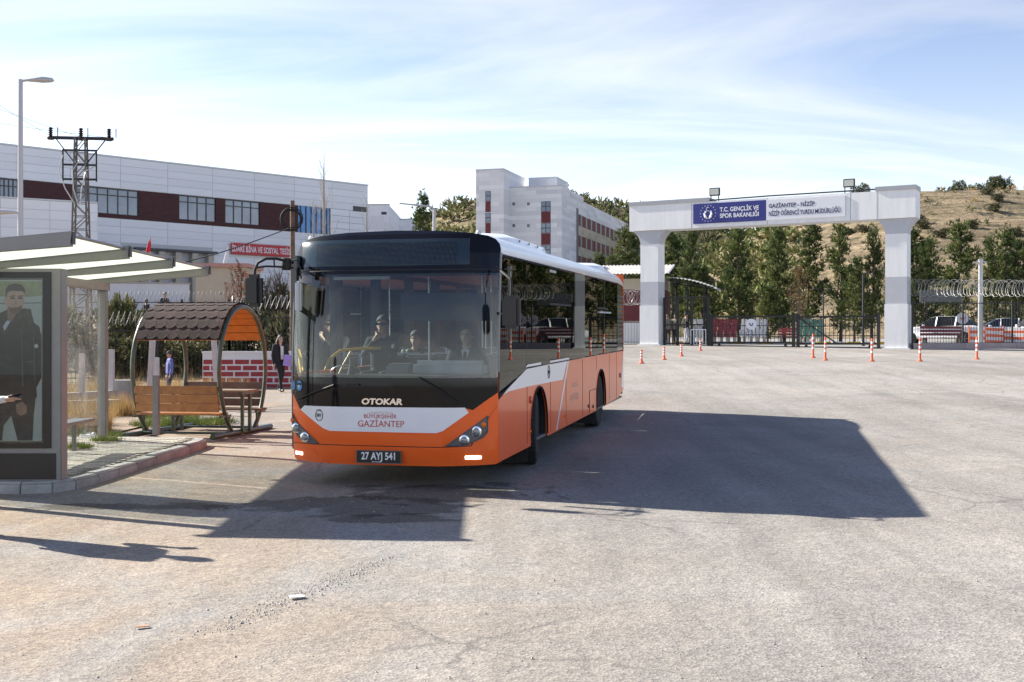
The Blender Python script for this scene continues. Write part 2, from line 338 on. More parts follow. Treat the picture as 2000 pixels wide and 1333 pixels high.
# hills
def hill(name, ridge, Yr, Y0, m, us, rows=26, rough=1.0, seed=0, back=60):
    """slope that climbs from Y0 to a ridge at distance Yr; ridge = [(u,v)] seen from the stop"""
    b = MB(); n = len(us)
    for j in range(rows + 4):
        t = j / rows
        for u in us:
            Xr = (u - 1000) / F * Yr; H = CH + (666 - pw(ridge, u)) / F * Yr
            Y = lerp(Y0, Yr, t) if t <= 1 else Yr + (t - 1) * back * 6
            X = Xr * lerp(Y0 * .35 + Yr * .65, Yr, min(t, 1)) / Yr
            base = zg(X, Y0) - 1.0
            e = sstep(0, 1, min(t, 1)) * .45 + min(t, 1) * .55
            z = lerp(base, H, e) - (max(0, t - 1) * 40)
            amp = rough * (1 - abs(2 * min(t, 1) - 1) ** 3 * .85)
            z += amp * (1.6 * noise.noise((X * .03 + seed, Y * .03, 0)) + .7 * noise.noise((X * .12, Y * .12, seed)) + .35 * noise.noise((X * .4, Y * .4, seed)))
            b.v.append((X, Y, z))
    b.f = [(j * n + i, j * n + i + 1, (j + 1) * n + i + 1, (j + 1) * n + i) for j in range(rows + 3) for i in range(n - 1)]; b.mi = [0] * len(b.f)
    return struct(b.build(name, m, smooth=80)), b
def hill_mat(name, dry, green, mid, sc1=.05, th=.5):
    m = bpy.data.materials.new(name); m.use_nodes = True; t = m.node_tree; n = t.nodes; l = t.links; b = n['Principled BSDF']; b.inputs['Roughness'].default_value = 1; b.inputs['Specular IOR Level'].default_value = .1
    tcn = n.new('ShaderNodeTexCoord')
    def nz(s, d=6, z=(1, 1, 1)):
        mp_ = n.new('ShaderNodeMapping'); mp_.inputs['Scale'].default_value = z; l.new(tcn.outputs['Object'], mp_.inputs[0])
        q = n.new('ShaderNodeTexNoise'); q.inputs['Scale'].default_value = s; q.inputs['Detail'].default_value = d; q.inputs['Roughness'].default_value = .65; l.new(mp_.outputs[0], q.inputs['Vector']); return q.outputs['Fac']
    def rp(s, a, c0, bb, c1):
        r = n.new('ShaderNodeValToRGB'); r.color_ramp.elements[0].position = a; r.color_ramp.elements[1].position = bb; r.color_ramp.elements[0].color = (*c0, 1); r.color_ramp.elements[1].color = (*c1, 1); l.new(s, r.inputs[0]); return r.outputs[0]
    a = rp(nz(sc1), th - .08, dry, th + .1, mid); c = rp(nz(.5, 7), .5, (0, 0, 0), .64, (1, 1, 1))
    x = n.new('ShaderNodeMixRGB'); l.new(c, x.inputs[0]); l.new(a, x.inputs[1]); x.inputs[2].default_value = (*green, 1)
    # eroded terraces: thin bands along the contour
    y = n.new('ShaderNodeMixRGB'); y.blend_type = 'MULTIPLY'; y.inputs[0].default_value = .75; l.new(x.outputs[0], y.inputs[1]); l.new(rp(nz(.16, 6, (.5, .5, 6)), .36, (.5, .48, .45), .62, (1.25, 1.22, 1.18)), y.inputs[2])
    l.new(y.outputs[0], b.inputs['Base Color'])
    bp = n.new('ShaderNodeBump'); bp.inputs['Strength'].default_value = 1; bp.inputs['Distance'].default_value = .6; l.new(nz(.9, 7), bp.inputs['Height']); l.new(bp.outputs[0], b.inputs['Normal']); return m
us = list(range(1300, 2000, 14)) + list(range(2000, 3400, 50))
hr, hrb = hill('hillside', [(1300, 560), (1380, 512), (1420, 484), (1455, 464), (1500, 444), (1600, 404), (1700, 380), (1790, 373), (2000, 372), (2400, 368), (3400, 380)], 225, 92, hill_mat('dry_hill', (.285, .225, .15), (.10, .095, .06), (.20, .165, .11)), us, rows=60, rough=.8, seed=3)
us2 = list(range(560, 1500, 12))
hl, hlb = hill('far_hill', [(560, 520), (780, 452), (850, 424), (880, 405), (905, 396), (925, 389), (1000, 372), (1100, 384), (1165, 398), (1200, 406), (1240, 414), (1300, 426), (1370, 440), (1425, 458), (1500, 480)], 420, 210, hill_mat('scrub_hill', (.27, .215, .14), (.055, .07, .035), (.15, .14, .075), .02, .45), us2, rows=50, rough=2.4, seed=9)
# ------------------------------------------------------------------ people
import numpy as np
def capsule(b, a, c, ra, rc, n=10):
    a = Vector(a); c = Vector(c); d = (c - a)
    if d.length < 1e-5: d = Vector((0, 0, 1e-4))
    e = d.normalized(); pts = []; rs = []
    for k in (90, 65, 40, 15): pts.append(a - e * ra * math.sin(R(k))); rs.append(max(.002, ra * math.cos(R(k))))
    for k in (15, 40, 65, 90): pts.append(c + e * rc * math.sin(R(k))); rs.append(max(.002, rc * math.cos(R(k))))
    b.tube(pts, rs, n)
def ellip(b, c, r, n=14, m=9):
    c = Vector(c)
    b.add([c + Vector((r[0] * math.sin(math.pi * i / m) * math.cos(2 * math.pi * j / n), r[1] * math.sin(math.pi * i / m) * math.sin(2 * math.pi * j / n), r[2] * math.cos(math.pi * i / m))) if 0 < i < m else c + Vector((.0005 * math.cos(2 * math.pi * j / n), .0005 * math.sin(2 * math.pi * j / n), r[2] * math.cos(math.pi * i / m))) for i in range(m + 1) for j in range(n)],
          [(i * n + j, i * n + (j + 1) % n, (i + 1) * n + (j + 1) % n, (i + 1) * n + j) for i in range(m) for j in range(n)] + [tuple(range(n)), tuple(range(m * n, m * n + n))[::-1]])
STAND = dict(pel=(0, 0, .95), che=(0, .01, 1.24), nek=(0, .02, 1.45), hed=(0, -.01, 1.60),
             sL=(-.185, .02, 1.40), eL=(-.235, .04, 1.12), wL=(-.24, -.03, .88), sR=(.185, .02, 1.40), eR=(.235, .04, 1.12), wR=(.24, -.03, .88),
             hL=(-.09, 0, .92), kL=(-.1, -.02, .50), aL=(-.105, .03, .09), tL=(-.12, -.13, .045), hR=(.09, 0, .92), kR=(.1, -.02, .50), aR=(.105, .03, .09), tR=(.12, -.13, .045))
SIT = dict(STAND, pel=(0, 0, .10), che=(0, .02, .40), nek=(0, .01, .60), hed=(0, -.03, .75), sL=(-.19, .02, .55), eL=(-.24, -.06, .30), wL=(-.15, -.30, .33), sR=(.19, .02, .55), eR=(.24, -.06, .30), wR=(.15, -.30, .33),
           hL=(-.1, 0, .08), kL=(-.13, -.42, .10), aL=(-.13, -.42, -.33), tL=(-.13, -.58, -.38), hR=(.1, 0, .08), kR=(.13, -.42, .10), aR=(.13, -.42, -.33), tR=(.13, -.58, -.38))
def person(name, label, loc, rz, pose, top, legs, hair=(.02, .015, .012), skin=(.42, .25, .17), shoes=(.02, .02, .02), scale=1., voxel=.02, longhair=False, cap=None, collar=None, group=None, bulk=1., base=STAND):
    J = {k: Vector(v) for k, v in dict(base, **pose).items()}
    b = MB(); seg = []   # seg: (a,c,material index)
    def cp(a, c, ra, rc, mi): capsule(b, a, c, ra, rc); seg.append((a, c, mi, max(ra, rc)))
    # trunk
    pel, che, nek, hed = J['pel'], J['che'], J['nek'], J['hed']; across = (J['sR'] - J['sL']).normalized()
    for s in (-1, 1):
        cp(pel + across * .075 * s, che + across * .085 * s, .105 * bulk, .105 * bulk, 1)
        cp(che + across * .085 * s, lerp(che, nek, .72) + across * .105 * s, .105 * bulk, .075 * bulk, 1)
    cp(lerp(che, nek, .8), lerp(nek, hed, .5), .07, .052, 0)
    hd = MB(); 
    ellip(b, hed + Vector((0, .012, .03)), (.077, .096, .10)); ellip(b, hed + Vector((0, -.018, -.045)), (.056, .068, .072)); capsule(b, hed + Vector((0, -.088, .01)), hed + Vector((0, -.102, -.022)), .010, .014)
    for s in (-1, 1): ellip(b, hed + Vector((s * .078, .012, -.005)), (.012, .022, .032))
    seg.append((hed + Vector((0, 0, .05)), hed + Vector((0, -.03, -.07)), 0, .09))
    for s in 'LR':
        cp(J['s' + s], J['e' + s], .062 * bulk, .048 * bulk, 1); cp(J['e' + s], J['w' + s], .048 * bulk, .034 * bulk, 1)
        d = (J['w' + s] - J['e' + s]).normalized(); w_ = J['w' + s]; side = d.cross(Vector((0, 0, 1))); side = side.normalized() if side.length > .1 else Vector((1, 0, 0))
        cp(w_ + d * .03, w_ + d * .085, .027, .036, 0)
        for q, ln in ((-.027, .062), (-.009, .075), (.009, .072), (.027, .055)):
            k1 = w_ + d * .10 + side * q; k2 = k1 + d * ln * .5; k3 = k2 + (d * .6 + Vector((0, -.5, -.45))).normalized() * ln * .55
            capsule(b, k1, k2, .0105, .0095, 8); capsule(b, k2, k3, .0095, .008, 8)
        capsule(b, w_ + d * .05 - side * .03, w_ + d * .10 - side * .055 + Vector((0, -.02, 0)), .012, .010, 8)
        cp(J['h' + s], J['k' + s], .092 * bulk, .062, 2); cp(J['k' + s], J['a' + s], .060, .045, 2)
        cp(J['a' + s] + Vector((0, .02, -.035)), J['t' + s], .043, .036, 3)
    me = bpy.data.meshes.new(name); me.from_pydata(b.v, [], b.f)
    bm = bmesh.new(); bm.from_mesh(me); bmesh.ops.recalc_face_normals(bm, faces=bm.faces); bm.to_mesh(me); bm.free()
    t = bpy.data.objects.new('t', me); COL.objects.link(t)
    md = t.modifiers.new('r', 'REMESH'); md.mode = 'VOXEL'; md.voxel_size = voxel
    sm = t.modifiers.new('s', 'SMOOTH'); sm.iterations = 3; sm.factor = .5
    bpy.context.view_layer.update()
    m2 = bpy.data.meshes.new_from_object(t.evaluated_get(bpy.context.evaluated_depsgraph_get())); bpy.data.objects.remove(t); bpy.data.meshes.remove(me)
    def pm(c, r=.85, v=.12): return mat('cloth_%02x%02x%02x' % tuple(int(min(1, x) * 255) for x in c), c, r, var=v, scale=14, bump=.25, bscale=40)
    for q in (mat('skin_%d' % int(skin[0] * 100), skin, .55, var=.08, scale=20), pm(top), pm(legs), pm(shoes, .5)): m2.materials.append(q)
    n = len(m2.polygons); cen = np.empty(n * 3); m2.polygons.foreach_get('center', cen); cen = cen.reshape(-1, 3)
    best = np.full(n, 1e9); idx = np.zeros(n, dtype=np.int32)
    for a, c, mi, r in seg:
        a = np.array(a); c = np.array(c); d = c - a; tt = np.clip(((cen - a) @ d) / max(d @ d, 1e-9), 0, 1); ds = np.linalg.norm(cen - a - tt[:, None] * d, axis=1) - r
        k = ds < best; best[k] = ds[k]; idx[k] = mi
    if collar is not None:
        pass
    m2.polygons.foreach_set('material_index', idx); m2.polygons.foreach_set('use_smooth', [True] * n)
    root = empty(name, loc, rz, label, 'person', group); root.scale = (scale,) * 3
    body = obj('body', m2, root)
    hb = MB(); hm = mat('hair_%02x%02x' % (int(hair[0] * 255), int(hair[2] * 255)), hair, .6, var=.3, scale=60, bump=.5, bscale=150)
    # hair: shell over the skull, open at the face
    n1, n2 = 18, 12
    for lay in (0,):
        vs = []
        for i in range(n2 + 1):
            for j in range(n1):
                a = 2 * math.pi * j / n1; front = max(0, -math.sin(a)); th_ = math.pi * (i / n2) * lerp(.62, .33, front ** 1.2)
                rr = 1.07 + .03 * noise.noise((i * 1.3, j * 1.1, hed.x * 9))
                vs.append(hed + Vector((0, .014, .032)) + Vector((.080 * rr * math.sin(th_) * math.cos(a), .100 * rr * math.sin(th_) * math.sin(a), .105 * rr * math.cos(th_))))
        hb.add(vs, [(i * n1 + j, i * n1 + (j + 1) % n1, (i + 1) * n1 + (j + 1) % n1, (i + 1) * n1 + j) for i in range(n2) for j in range(n1)])
    if longhair:
        for j in range(13):
            a = R(-10 + 200 * j / 12); p = hed + Vector((.078 * math.cos(a), .014 + .09 * math.sin(a), .02))
            hb.tube([p, p + Vector((.02 * math.cos(a), .02, -.1)), p + Vector((.03 * math.cos(a), .03, -.24 + .02 * noise.noise((j, 0, 0))))], [.03, .036, .014], 6)
    hb.build('hair', hm, root, smooth=60)
    eb = MB()
    for s in (-1, 1): ellip(eb, hed + Vector((s * .031, -.082, .012)), (.013, .008, .007), 8, 5); eb.box(hed.x + s * .032 - .017, hed.x + s * .032 + .017, hed.y - .093, hed.y - .078, hed.z + .027, hed.z + .033)
    eb.build('eyes', mat('eye_dark', (.02, .015, .012), .3), root)
    mb_ = MB(); ellip(mb_, hed + Vector((0, -.083, -.052)), (.024, .008, .007), 8, 5); mb_.build('mouth', mat('lip', (.33, .14, .11), .5), root, smooth=60)
    if cap is not None:
        cb = MB(); n1, n2 = 16, 6
        cb.add([hed + Vector((0, .014, .04)) + Vector((.092 * math.sin(R(92) * i / n2) * math.cos(2 * math.pi * j / n1), .112 * math.sin(R(92) * i / n2) * math.sin(2 * math.pi * j / n1), .112 * math.cos(R(92) * i / n2))) for i in range(n2 + 1) for j in range(n1)],
               [(i * n1 + j, i * n1 + (j + 1) % n1, (i + 1) * n1 + (j + 1) % n1, (i + 1) * n1 + j) for i in range(n2) for j in range(n1)])
        cb.prism([(hed.x + .075 * math.cos(R(a)), hed.y - .08 + .09 * math.sin(R(a))) for a in range(180, 361, 20)], (hed.z + .035, hed.z + .045), 'z')
        cb.build('cap', pm(cap), root, smooth=50)
    if collar is not None:   # shirt front and tie
        sb = MB(); z0, z1 = nek.z - .02, che.z + .02; y0 = nek.y - .085; y1 = che.y - .118 * bulk
        sb.add([(-.055, y0, z0), (.055, y0, z0), (.012, y1 - .012, z1), (-.012, y1 - .012, z1)], [(0, 1, 2, 3)]); sb.build('shirt_front', pm(collar), root)
        tb = MB(); tb.add([(-.018, y0 - .012, z0 - .02), (.018, y0 - .012, z0 - .02), (.026, y1 - .02, z1 + .01), (0, y1 - .02, z1 - .03), (-.026, y1 - .02, z1 + .01)], [(0, 1, 2, 3, 4)]); tb.build('tie', pm((.02, .022, .03)), root)
    return root
# ------------------------------------------------------------------ the bus
from mathutils.geometry import tessellate_polygon
TH = .22; PIT = .016; BX, BY = -1.462, 13.544; BZ = 0.0
bus = empty('city_bus', (BX, BY, BZ), -TH, 'orange and white low-floor city bus with number 381 standing in the yard', 'bus', rx=PIT)
BM = Matrix.Translation((BX, BY, BZ)) @ Matrix.Rotation(-TH, 4, 'Z') @ Matrix.Rotation(PIT, 4, 'X'); BI = BM.inverted()
HW = 1.275
LEAN = [(.25, .06), (.45, .01), (.7, 0), (1.2, .0), (1.8, .035), (2.4, .10), (2.75, .17), (2.9, .235), (2.98, .30), (3.06, .40)]
def fy(x, z): return .27 * abs(x / HW) ** 4 + pw(LEAN, z)
def ray(u, v):
    o = BI @ Vector((0, 0, CH)); p = BI @ at(u, v, 10.0); return o, p - o
def fp(u, v):
    """pixel -> (x,z) on the front of the bus"""
    o, d = ray(u, v); y = .1
    for _ in range(12):
        t = (y - o.y) / d.y; x = max(-HW, min(HW, o.x + d.x * t)); z = o.z + d.z * t; y = fy(x, z)
    return (x, z)
def sp(u, v):
    """pixel -> (y,z) on the flank of the bus"""
    o, d = ray(u, v); t = (HW - o.x) / d.x; return (o.y + d.y * t, o.z + d.z * t)
def bl(u, v, y):
    o, d = ray(u, v); t = (y - o.y) / d.y; return o + d * t
def Z4(x, y): return fp(540 + x / 4.3, 430 + y / 4.3)
def Z5(x, y): return fp(540 + x / 4.3, 680 + y / 4.3)
def Z6(x, y): return sp(940 + x / 2.666, 430 + y / 2.666)
def patch(name, poly, m, off=0., parent=bus, thick=.006, step=.09, surf='front', smooth=35):
    """polygon laid on the curved front (x,z) or flat flank (y,z), with thickness"""
    bm = bmesh.new(); vs_ = [bm.verts.new((a, 0, b)) for a, b in poly]
    for t_ in tessellate_polygon([[Vector((a, b, 0)) for a, b in poly]]): bm.faces.new([vs_[i_] for i_ in t_])
    if surf == 'front':
        a0, a1 = min(p[0] for p in poly), max(p[0] for p in poly); b0, b1 = min(p[1] for p in poly), max(p[1] for p in poly)
        k = -1.4
        while k < 1.4:
            if a0 < k < a1: bmesh.ops.bisect_plane(bm, geom=bm.verts[:] + bm.edges[:] + bm.faces[:], plane_co=(k, 0, 0), plane_no=(1, 0, 0))
            k += step if abs(k) < .8 else step * .5
        for k in [.45, .7, 1.2, 1.5, 1.8, 2.1, 2.4, 2.6, 2.75, 2.83, 2.9, 2.95, 2.98, 3.02]:
            if b0 < k < b1: bmesh.ops.bisect_plane(bm, geom=bm.verts[:] + bm.edges[:] + bm.faces[:], plane_co=(0, 0, k), plane_no=(0, 0, 1))
    bmesh.ops.triangulate(bm, faces=[f for f in bm.faces if len(f.verts) > 4])
    if thick:
        r = bmesh.ops.extrude_face_region(bm, geom=bm.faces[:]); 
        for v in [q for q in r['geom'] if isinstance(q, bmesh.types.BMVert)]: v.co.y = 1
    for v in bm.verts:
        dd = off if v.co.y < .5 else off - thick; a, z = v.co.x, v.co.z
        v.co = (a, fy(a, z) - dd, z) if surf == 'front' else (HW + dd, a, z) if surf == 'right' else (-HW - dd, a, z)
    bmesh.ops.recalc_face_normals(bm, faces=bm.faces)
    me = bpy.data.meshes.new(name); bm.to_mesh(me); bm.free(); me.materials.append(m)
    me.polygons.foreach_set('use_smooth', [True] * len(me.polygons)); me.set_sharp_from_angle(angle=R(smooth))
    return obj(name, me, parent)
orange = mat('bus_orange', (.95, .125, .004), .34, dust=.18, spec=.35, coat=.3, var=.04, scale=1.5)
bwhite = mat('bus_white', (.82, .83, .85), .3, coat=.6, var=.03, scale=2)
bblack = mat('bus_black_gloss', (.006, .006, .008), .08, spec=.3)
rubber = mat('rubber', (.012, .012, .012), .7)
tyre_m = mat('tyre', (.02, .02, .021), .85, var=.35, scale=30, bump=.4, bscale=60)
dgrey = mat('dark_grey_plastic', (.04, .042, .045), .5, var=.1)
mgrey = mat('grey_plastic', (.13, .135, .14), .5, var=.06)
lgrey = mat('light_grey_plastic', (.5, .52, .52), .45, var=.05)
ws_glass = glass('windscreen_glass', (.70, .80, .84), .02)
tint_r = glass('tinted_glass', (.035, .04, .038), -.02, gcol=(.62, .64, .62))
tint_l = glass('side_glass', (.6, .66, .64), .03)
chrome = mat('chrome', (.8, .8, .82), .12, 1.)
lens = mat('lamp_lens', (.30, .32, .35), .08, .3); reflector = mat('lamp_reflector', (.75, .77, .8), .15, .95)
amber = mat('amber_lens', (.8, .18, .02), .15); lit_led = mat('lit_led', (1, 1, 1), .3, emit=(1, .97, .9), estr=3.)
steel = mat('rail_steel', (.45, .45, .45), .3, .8); yellow = mat('yellow_rail', (.75, .42, .02), .35)
PROF = [(HW, 2.74), (1.272, 2.80), (1.255, 2.86), (1.21, 2.915), (1.12, 2.955), (.95, 2.985), (.6, 3.015), (0, 3.03)]
prof = PROF + [(-a, b) for a, b in PROF[-2::-1]]
zt = fp(770, 534)[1]; zb = fp(770, 738)[1]      # windscreen top and bottom
ZO = fp(565, 768)[1]; ZOR = fp(974, 727)[1]
edge = [(-HW, ZO), Z5(200, 512), Z5(228, 492), Z5(1600, 508), Z5(1650, 520), Z5(1860, 372), (HW, ZOR)]
patch('front_panel', [(-HW, .30), (-1.24, .28), (-.6, .265), (.6, .265), (1.24, .28), (HW, .30)] + edge[::-1], orange, 0, thick=.02)
patch('lower_mask', edge + [(HW, zb), (-HW, zb)], bblack, .002, thick=.012)
patch('windscreen', [(-HW, zb), (HW, zb), (HW, zt), (-HW, zt)], ws_glass, .004, thick=0)
hd = patch('destination_header', [(-HW, zt + .002)] + [(HW, zt + .002)] + prof, bblack, .004, thick=.012)
wp = patch('white_panel', [Z5(205, 515), Z5(237, 481), Z5(1585, 499), Z5(1615, 543), Z5(1400, 695), Z5(1345, 713), Z5(450, 693), Z5(395, 672)], bwhite, .010, thick=.012)
patch('bumper_seam', [Z5(100, 790), Z5(110, 786), Z5(420, 806), Z5(1370, 830), Z5(1630, 818), Z5(1870, 470), Z5(1876, 470), Z5(1636, 824), Z5(1372, 836), Z5(418, 812)], rubber, .003, thick=.006)
# display with its dot matrix
def dots():
    m = bpy.data.materials.new('led_dots'); m.use_nodes = True; t = m.node_tree; n = t.nodes; l = t.links; b = n['Principled BSDF']; b.inputs['Roughness'].default_value = .12
    tcn = n.new('ShaderNodeTexCoord'); sx = n.new('ShaderNodeSeparateXYZ'); l.new(tcn.outputs['Object'], sx.inputs[0]); o = []
    for k in 'XZ':
        a = n.new('ShaderNodeMath'); a.operation = 'MULTIPLY'; a.inputs[1].default_value = 2 * math.pi / .0145; l.new(sx.outputs[k], a.inputs[0])
        s = n.new('ShaderNodeMath'); s.operation = 'SINE'; l.new(a.outputs[0], s.inputs[0]); o.append(s)
    mu = n.new('ShaderNodeMath'); mu.operation = 'MINIMUM'; l.new(o[0].outputs[0], mu.inputs[0]); l.new(o[1].outputs[0], mu.inputs[1])
    r = n.new('ShaderNodeValToRGB'); r.color_ramp.elements[0].position = .45; r.color_ramp.elements[1].position = .7; r.color_ramp.elements[0].color = (.008, .012, .016, 1); r.color_ramp.elements[1].color = (.16, .20, .20, 1)
    l.new(mu.outputs[0], r.inputs[0]); l.new(r.outputs[0], b.inputs['Base Color']); return m
disp = patch('display_window', [Z4(225, 185), Z4(1000, 160), Z4(1630, 152), Z4(1625, 372), Z4(1000, 385), Z4(225, 397)], mat('display_backing', (.02, .035, .045), .1, spec=.6), .008, hd, thick=.006)
patch('dot_matrix', [Z4(340, 208), Z4(1000, 192), Z4(1525, 185), Z4(1525, 368), Z4(1000, 376), Z4(340, 388)], dots(), .011, hd, thick=.004)
patch('header_seam', [(-HW, zt + .035), (HW, zt + .035), (HW, zt + .047), (-HW, zt + .047)], rubber, .006, hd, thick=.006)
# lettering and badges
def ftext(name, body, u, v, size, m, parent=bus, off=.014, **k):
    x, z = fp(u, v); s = (fy(x + .01, z) - fy(x - .01, z)) / .02; nn = Vector((s, -1, 0)).normalized(); return text_mesh(name, body, size, m, parent, facing(Vector((x, fy(x, z), z)) + nn * off, (1, s, 0), nn), **k)
ftext('maker_lettering', 'OTOKAR', 746, 789.5, .095, chrome, off=.016, xs=1.25, bold=.004, shear=.12, extrude=.004)
redtx = mat('red_print', (.55, .05, .03), .4)
ftext('city_lettering', 'GAZİANTEP', 744.5, 833.5, .105, redtx, wp, off=.013, xs=.98, extrude=.0008)
ftext('city_lettering', 'BÜYÜKŞEHİR', 743, 816.5, .062, redtx, wp, off=.013, xs=1.06, extrude=.0008)
sk = MB(); x0, z0 = fp(722, 809); x1 = fp(768, 809)[0]
for k in range(5):   # skyline mark over the name
    xa = lerp(x0, x1, k / 5); xb = lerp(x0, x1, (k + 1) / 5); pts = [(lerp(xa, xb, t / 8), fy(0, z0) - .0135, z0 + .022 * math.sin(math.pi * t / 8) + .012 * math.sin(math.pi * (k + t / 8) / 5)) for t in range(9)]
    sk.tube(pts, .0015, 4)
sk.build('skyline_mark', redtx, wp)
bx_, bz_ = fp(624, 811); rg = MB(); rg.tube([(bx_ + .05 * math.cos(a * math.pi / 12), fy(bx_ + .05 * math.cos(a * math.pi / 12), bz_) - .014, bz_ + .062 * math.sin(a * math.pi / 12)) for a in range(24)], .0035, 6, closed=True); rg.build('number_ring', rubber, wp)
ftext('fleet_number', '381', 624, 813.5, .052, rubber, wp, off=.013, extrude=.0008, bold=.001)
mx_, mz_ = fp(624, 801); cpb = MB(); cpb.prism([(mx_ + .032 * math.cos(R(a)), mz_ - .004 + .014 * math.sin(R(a))) for a in range(0, 181, 20)], (fy(mx_, mz_) - .02, fy(mx_, mz_) - .008), 'y'); cpb.build('number_badge_cap', rubber, wp)
# number plate
pa = Z5(680, 855); pc = Z5(1060, 965); yy = fy(.1, .4)
pl = MB(); pl.box(pa[0], pc[0], yy - .035, yy - .012, pc[1], pa[1]); plate = pl.build('number_plate', mat('plate_black', (.008, .008, .008), .35), bus, bevel=.004)
fr_ = MB(); 
for a, b_ in (((pa[0], pa[1]), (pc[0], pa[1])), ((pa[0], pc[1]), (pc[0], pc[1])), ((pa[0], pa[1]), (pa[0], pc[1])), ((pc[0], pa[1]), (pc[0], pc[1]))): fr_.bar((a[0], yy - .037, a[1]), (b_[0], yy - .037, b_[1]), .007)
fr_.build('plate_frame', mgrey, plate)
ptx = mat('plate_white', (.8, .8, .8), .4); pzc = (pa[1] + pc[1]) / 2
text_mesh('plate_lettering', '27 AYJ 541', .118, ptx, plate, facing(((pa[0] + pc[0]) / 2, yy - .036, pzc - .030), (1, 0, 0), (0, -1, 0)), xs=.80, bold=.003)
text_mesh('plate_footer', 'SAMKAR', .022, ptx, plate, facing(((pa[0] + pc[0]) / 2 - .03, yy - .036, pc[1] + .008), (1, 0, 0), (0, -1, 0)), xs=1.3)
# headlamps
def headlamp(poly, c1, c2, ind):
    h = patch('headlight', poly, mat('lamp_housing', (.10, .105, .11), .15, spec=.6), .006, bus, thick=.012)
    for (a, b_), r in ((c1, .062), (c2, .062)):
        x, z = Z5(a, b_); y = fy(x, z); q = MB(); q.lathe([(r, -.012), (r, -.022), (r * .8, -.026)], (x, y, z), 18, 'y'); q.build('lamp_ring', chrome, h, smooth=40)
        q = MB(); q.lathe([(r * .72, -.02), (r * .6, -.034), (r * .3, -.042), (.004, -.044)], (x, y, z), 16, 'y'); q.build('lamp_lens', lens, h, smooth=60)
    x, z = Z5(*ind); y = fy(x, z); q = MB(); q.lathe([(.034, -.006), (.03, -.016), (.012, -.02)], (x, y, z), 14, 'y'); q.build('indicator', amber, h, smooth=60)
    pts = [(a, fy(a, b_) - .014, b_) for a, b_ in poly]; q = MB(); q.tube(pts, .008, 6, closed=True); q.build('lamp_trim', mgrey, h, smooth=60)
headlamp([Z5(1420, 825), Z5(1600, 700), Z5(1780, 570), Z5(1776, 700), Z5(1740, 745), Z5(1590, 818)], (1580, 770), (1682, 697), (1738, 640))
headlamp([Z5(97, 548), Z5(170, 620), Z5(260, 710), Z5(358, 800), Z5(230, 786), Z5(112, 685)], (245, 745), (172, 668), (125, 603))
for (a, b_), wd in (((1652, 918), .085), ((190, 880), .06)):
    x, z = Z5(a, b_); patch('running_light', [(x - wd, z - .018), (x + wd, z - .018), (x + wd, z + .018), (x - wd, z + .018)], lit_led, .006, bus, thick=.008)
for a, b_ in ((1490, 925), (312, 886)):
    x, z = Z5(a, b_); patch('tow_cover', [(x + .062 * math.cos(R(k * 18)), z + .062 * math.sin(R(k * 18))) for k in range(20)], orange, .005, bus, thick=.006, step=.03)
# round blue stickers
blue_s = mat('sticker_blue', (.02, .25, .62), .4)
for u_, v_, kind in ((568, 752, 0), (585, 753, 1)):
    x, z = fp(u_, v_); y = fy(x, z); r = .062
    s = patch('sticker', [(max(-HW, x + .045 * math.cos(a * math.pi / 12)), z + r * math.sin(a * math.pi / 12)) for a in range(24)], blue_s, .008, bus, thick=.003, step=.03)
    q = MB()
    if kind == 0: q.tube([(x - .008, y - .014, z + .03), (x - .006, y - .014, z), (x + .018, y - .017, z - .002), (x + .024, y - .018, z - .028)], .004, 6); q.tube([(x + .004 + .022 * math.cos(R(a)), y - .015, z - .016 + .022 * math.sin(R(a))) for a in range(110, 350, 20)], .003, 6)
    else: q.prism([(x - .02, z + .012), (x + .022, z + .012), (x + .014, z - .016), (x - .008, z - .018)], (y - .013, y - .010), 'y'); q.cyl((x - .006, y - .013, z - .028), (x - .006, y - .010, z - .028), .007, 10); q.cyl((x + .012, y - .013, z - .028), (x + .012, y - .010, z - .028), .007, 10)
    q.build('sticker_symbol', ptx, s)
# wipers
for pts in ([(190, 428), (300, 378), (490, 310)], [(1205, 245), (1330, 320), (1550, 468)]):
    w3 = [fp(540 + a / 4.3, 680 + b_ / 4.3) for a, b_ in pts]; q = MB(); q.tube([(a, fy(a, b_) - .035, b_) for a, b_ in w3], [.007, .011, .014], 6)
    d0 = Vector((w3[0][0], 0, w3[0][1])); q.build('wiper', rubber, bus, smooth=40)
q = MB(); a0 = Z5(700, 305); a1 = Z5(180, 300); q.bar((a1[0], fy(*a1) - .03, a1[1]), (a0[0], fy(*a0) - .03, a0[1]), .012, .02); q.build('wiper', rubber, bus)

# roof
bR = MB(); npf = len(prof); st = [None, .5, .9, 1.5, 3, 6, 9, 11, 11.7, 11.95]
for j, s in enumerate(st):
    for (a, b_) in prof:
        y0_ = fy(a, b_) - .004; y = y0_ if s is None else max(s, y0_ + .02 * j); dz = 0 if s is None or s < 11.5 else -.06 * (s - 11.5) / .45
        bR.v.append((a, y, b_ + dz))
bR.f = [(j * npf + i, j * npf + i + 1, (j + 1) * npf + i + 1, (j + 1) * npf + i) for j in range(len(st) - 1) for i in range(npf - 1)]; bR.mi = [0] * len(bR.f)
bR.build('roof', bwhite, bus, smooth=50)
for a, b_ in ((-1.12, 2.955), (1.0, 2.98)):
    q = MB(); q.lathe([(.035, 0), (.035, .02), (.02, .04)], (a, fy(a, b_) + .06, b_), 10); q.build('marker_lamp', lgrey, bus)
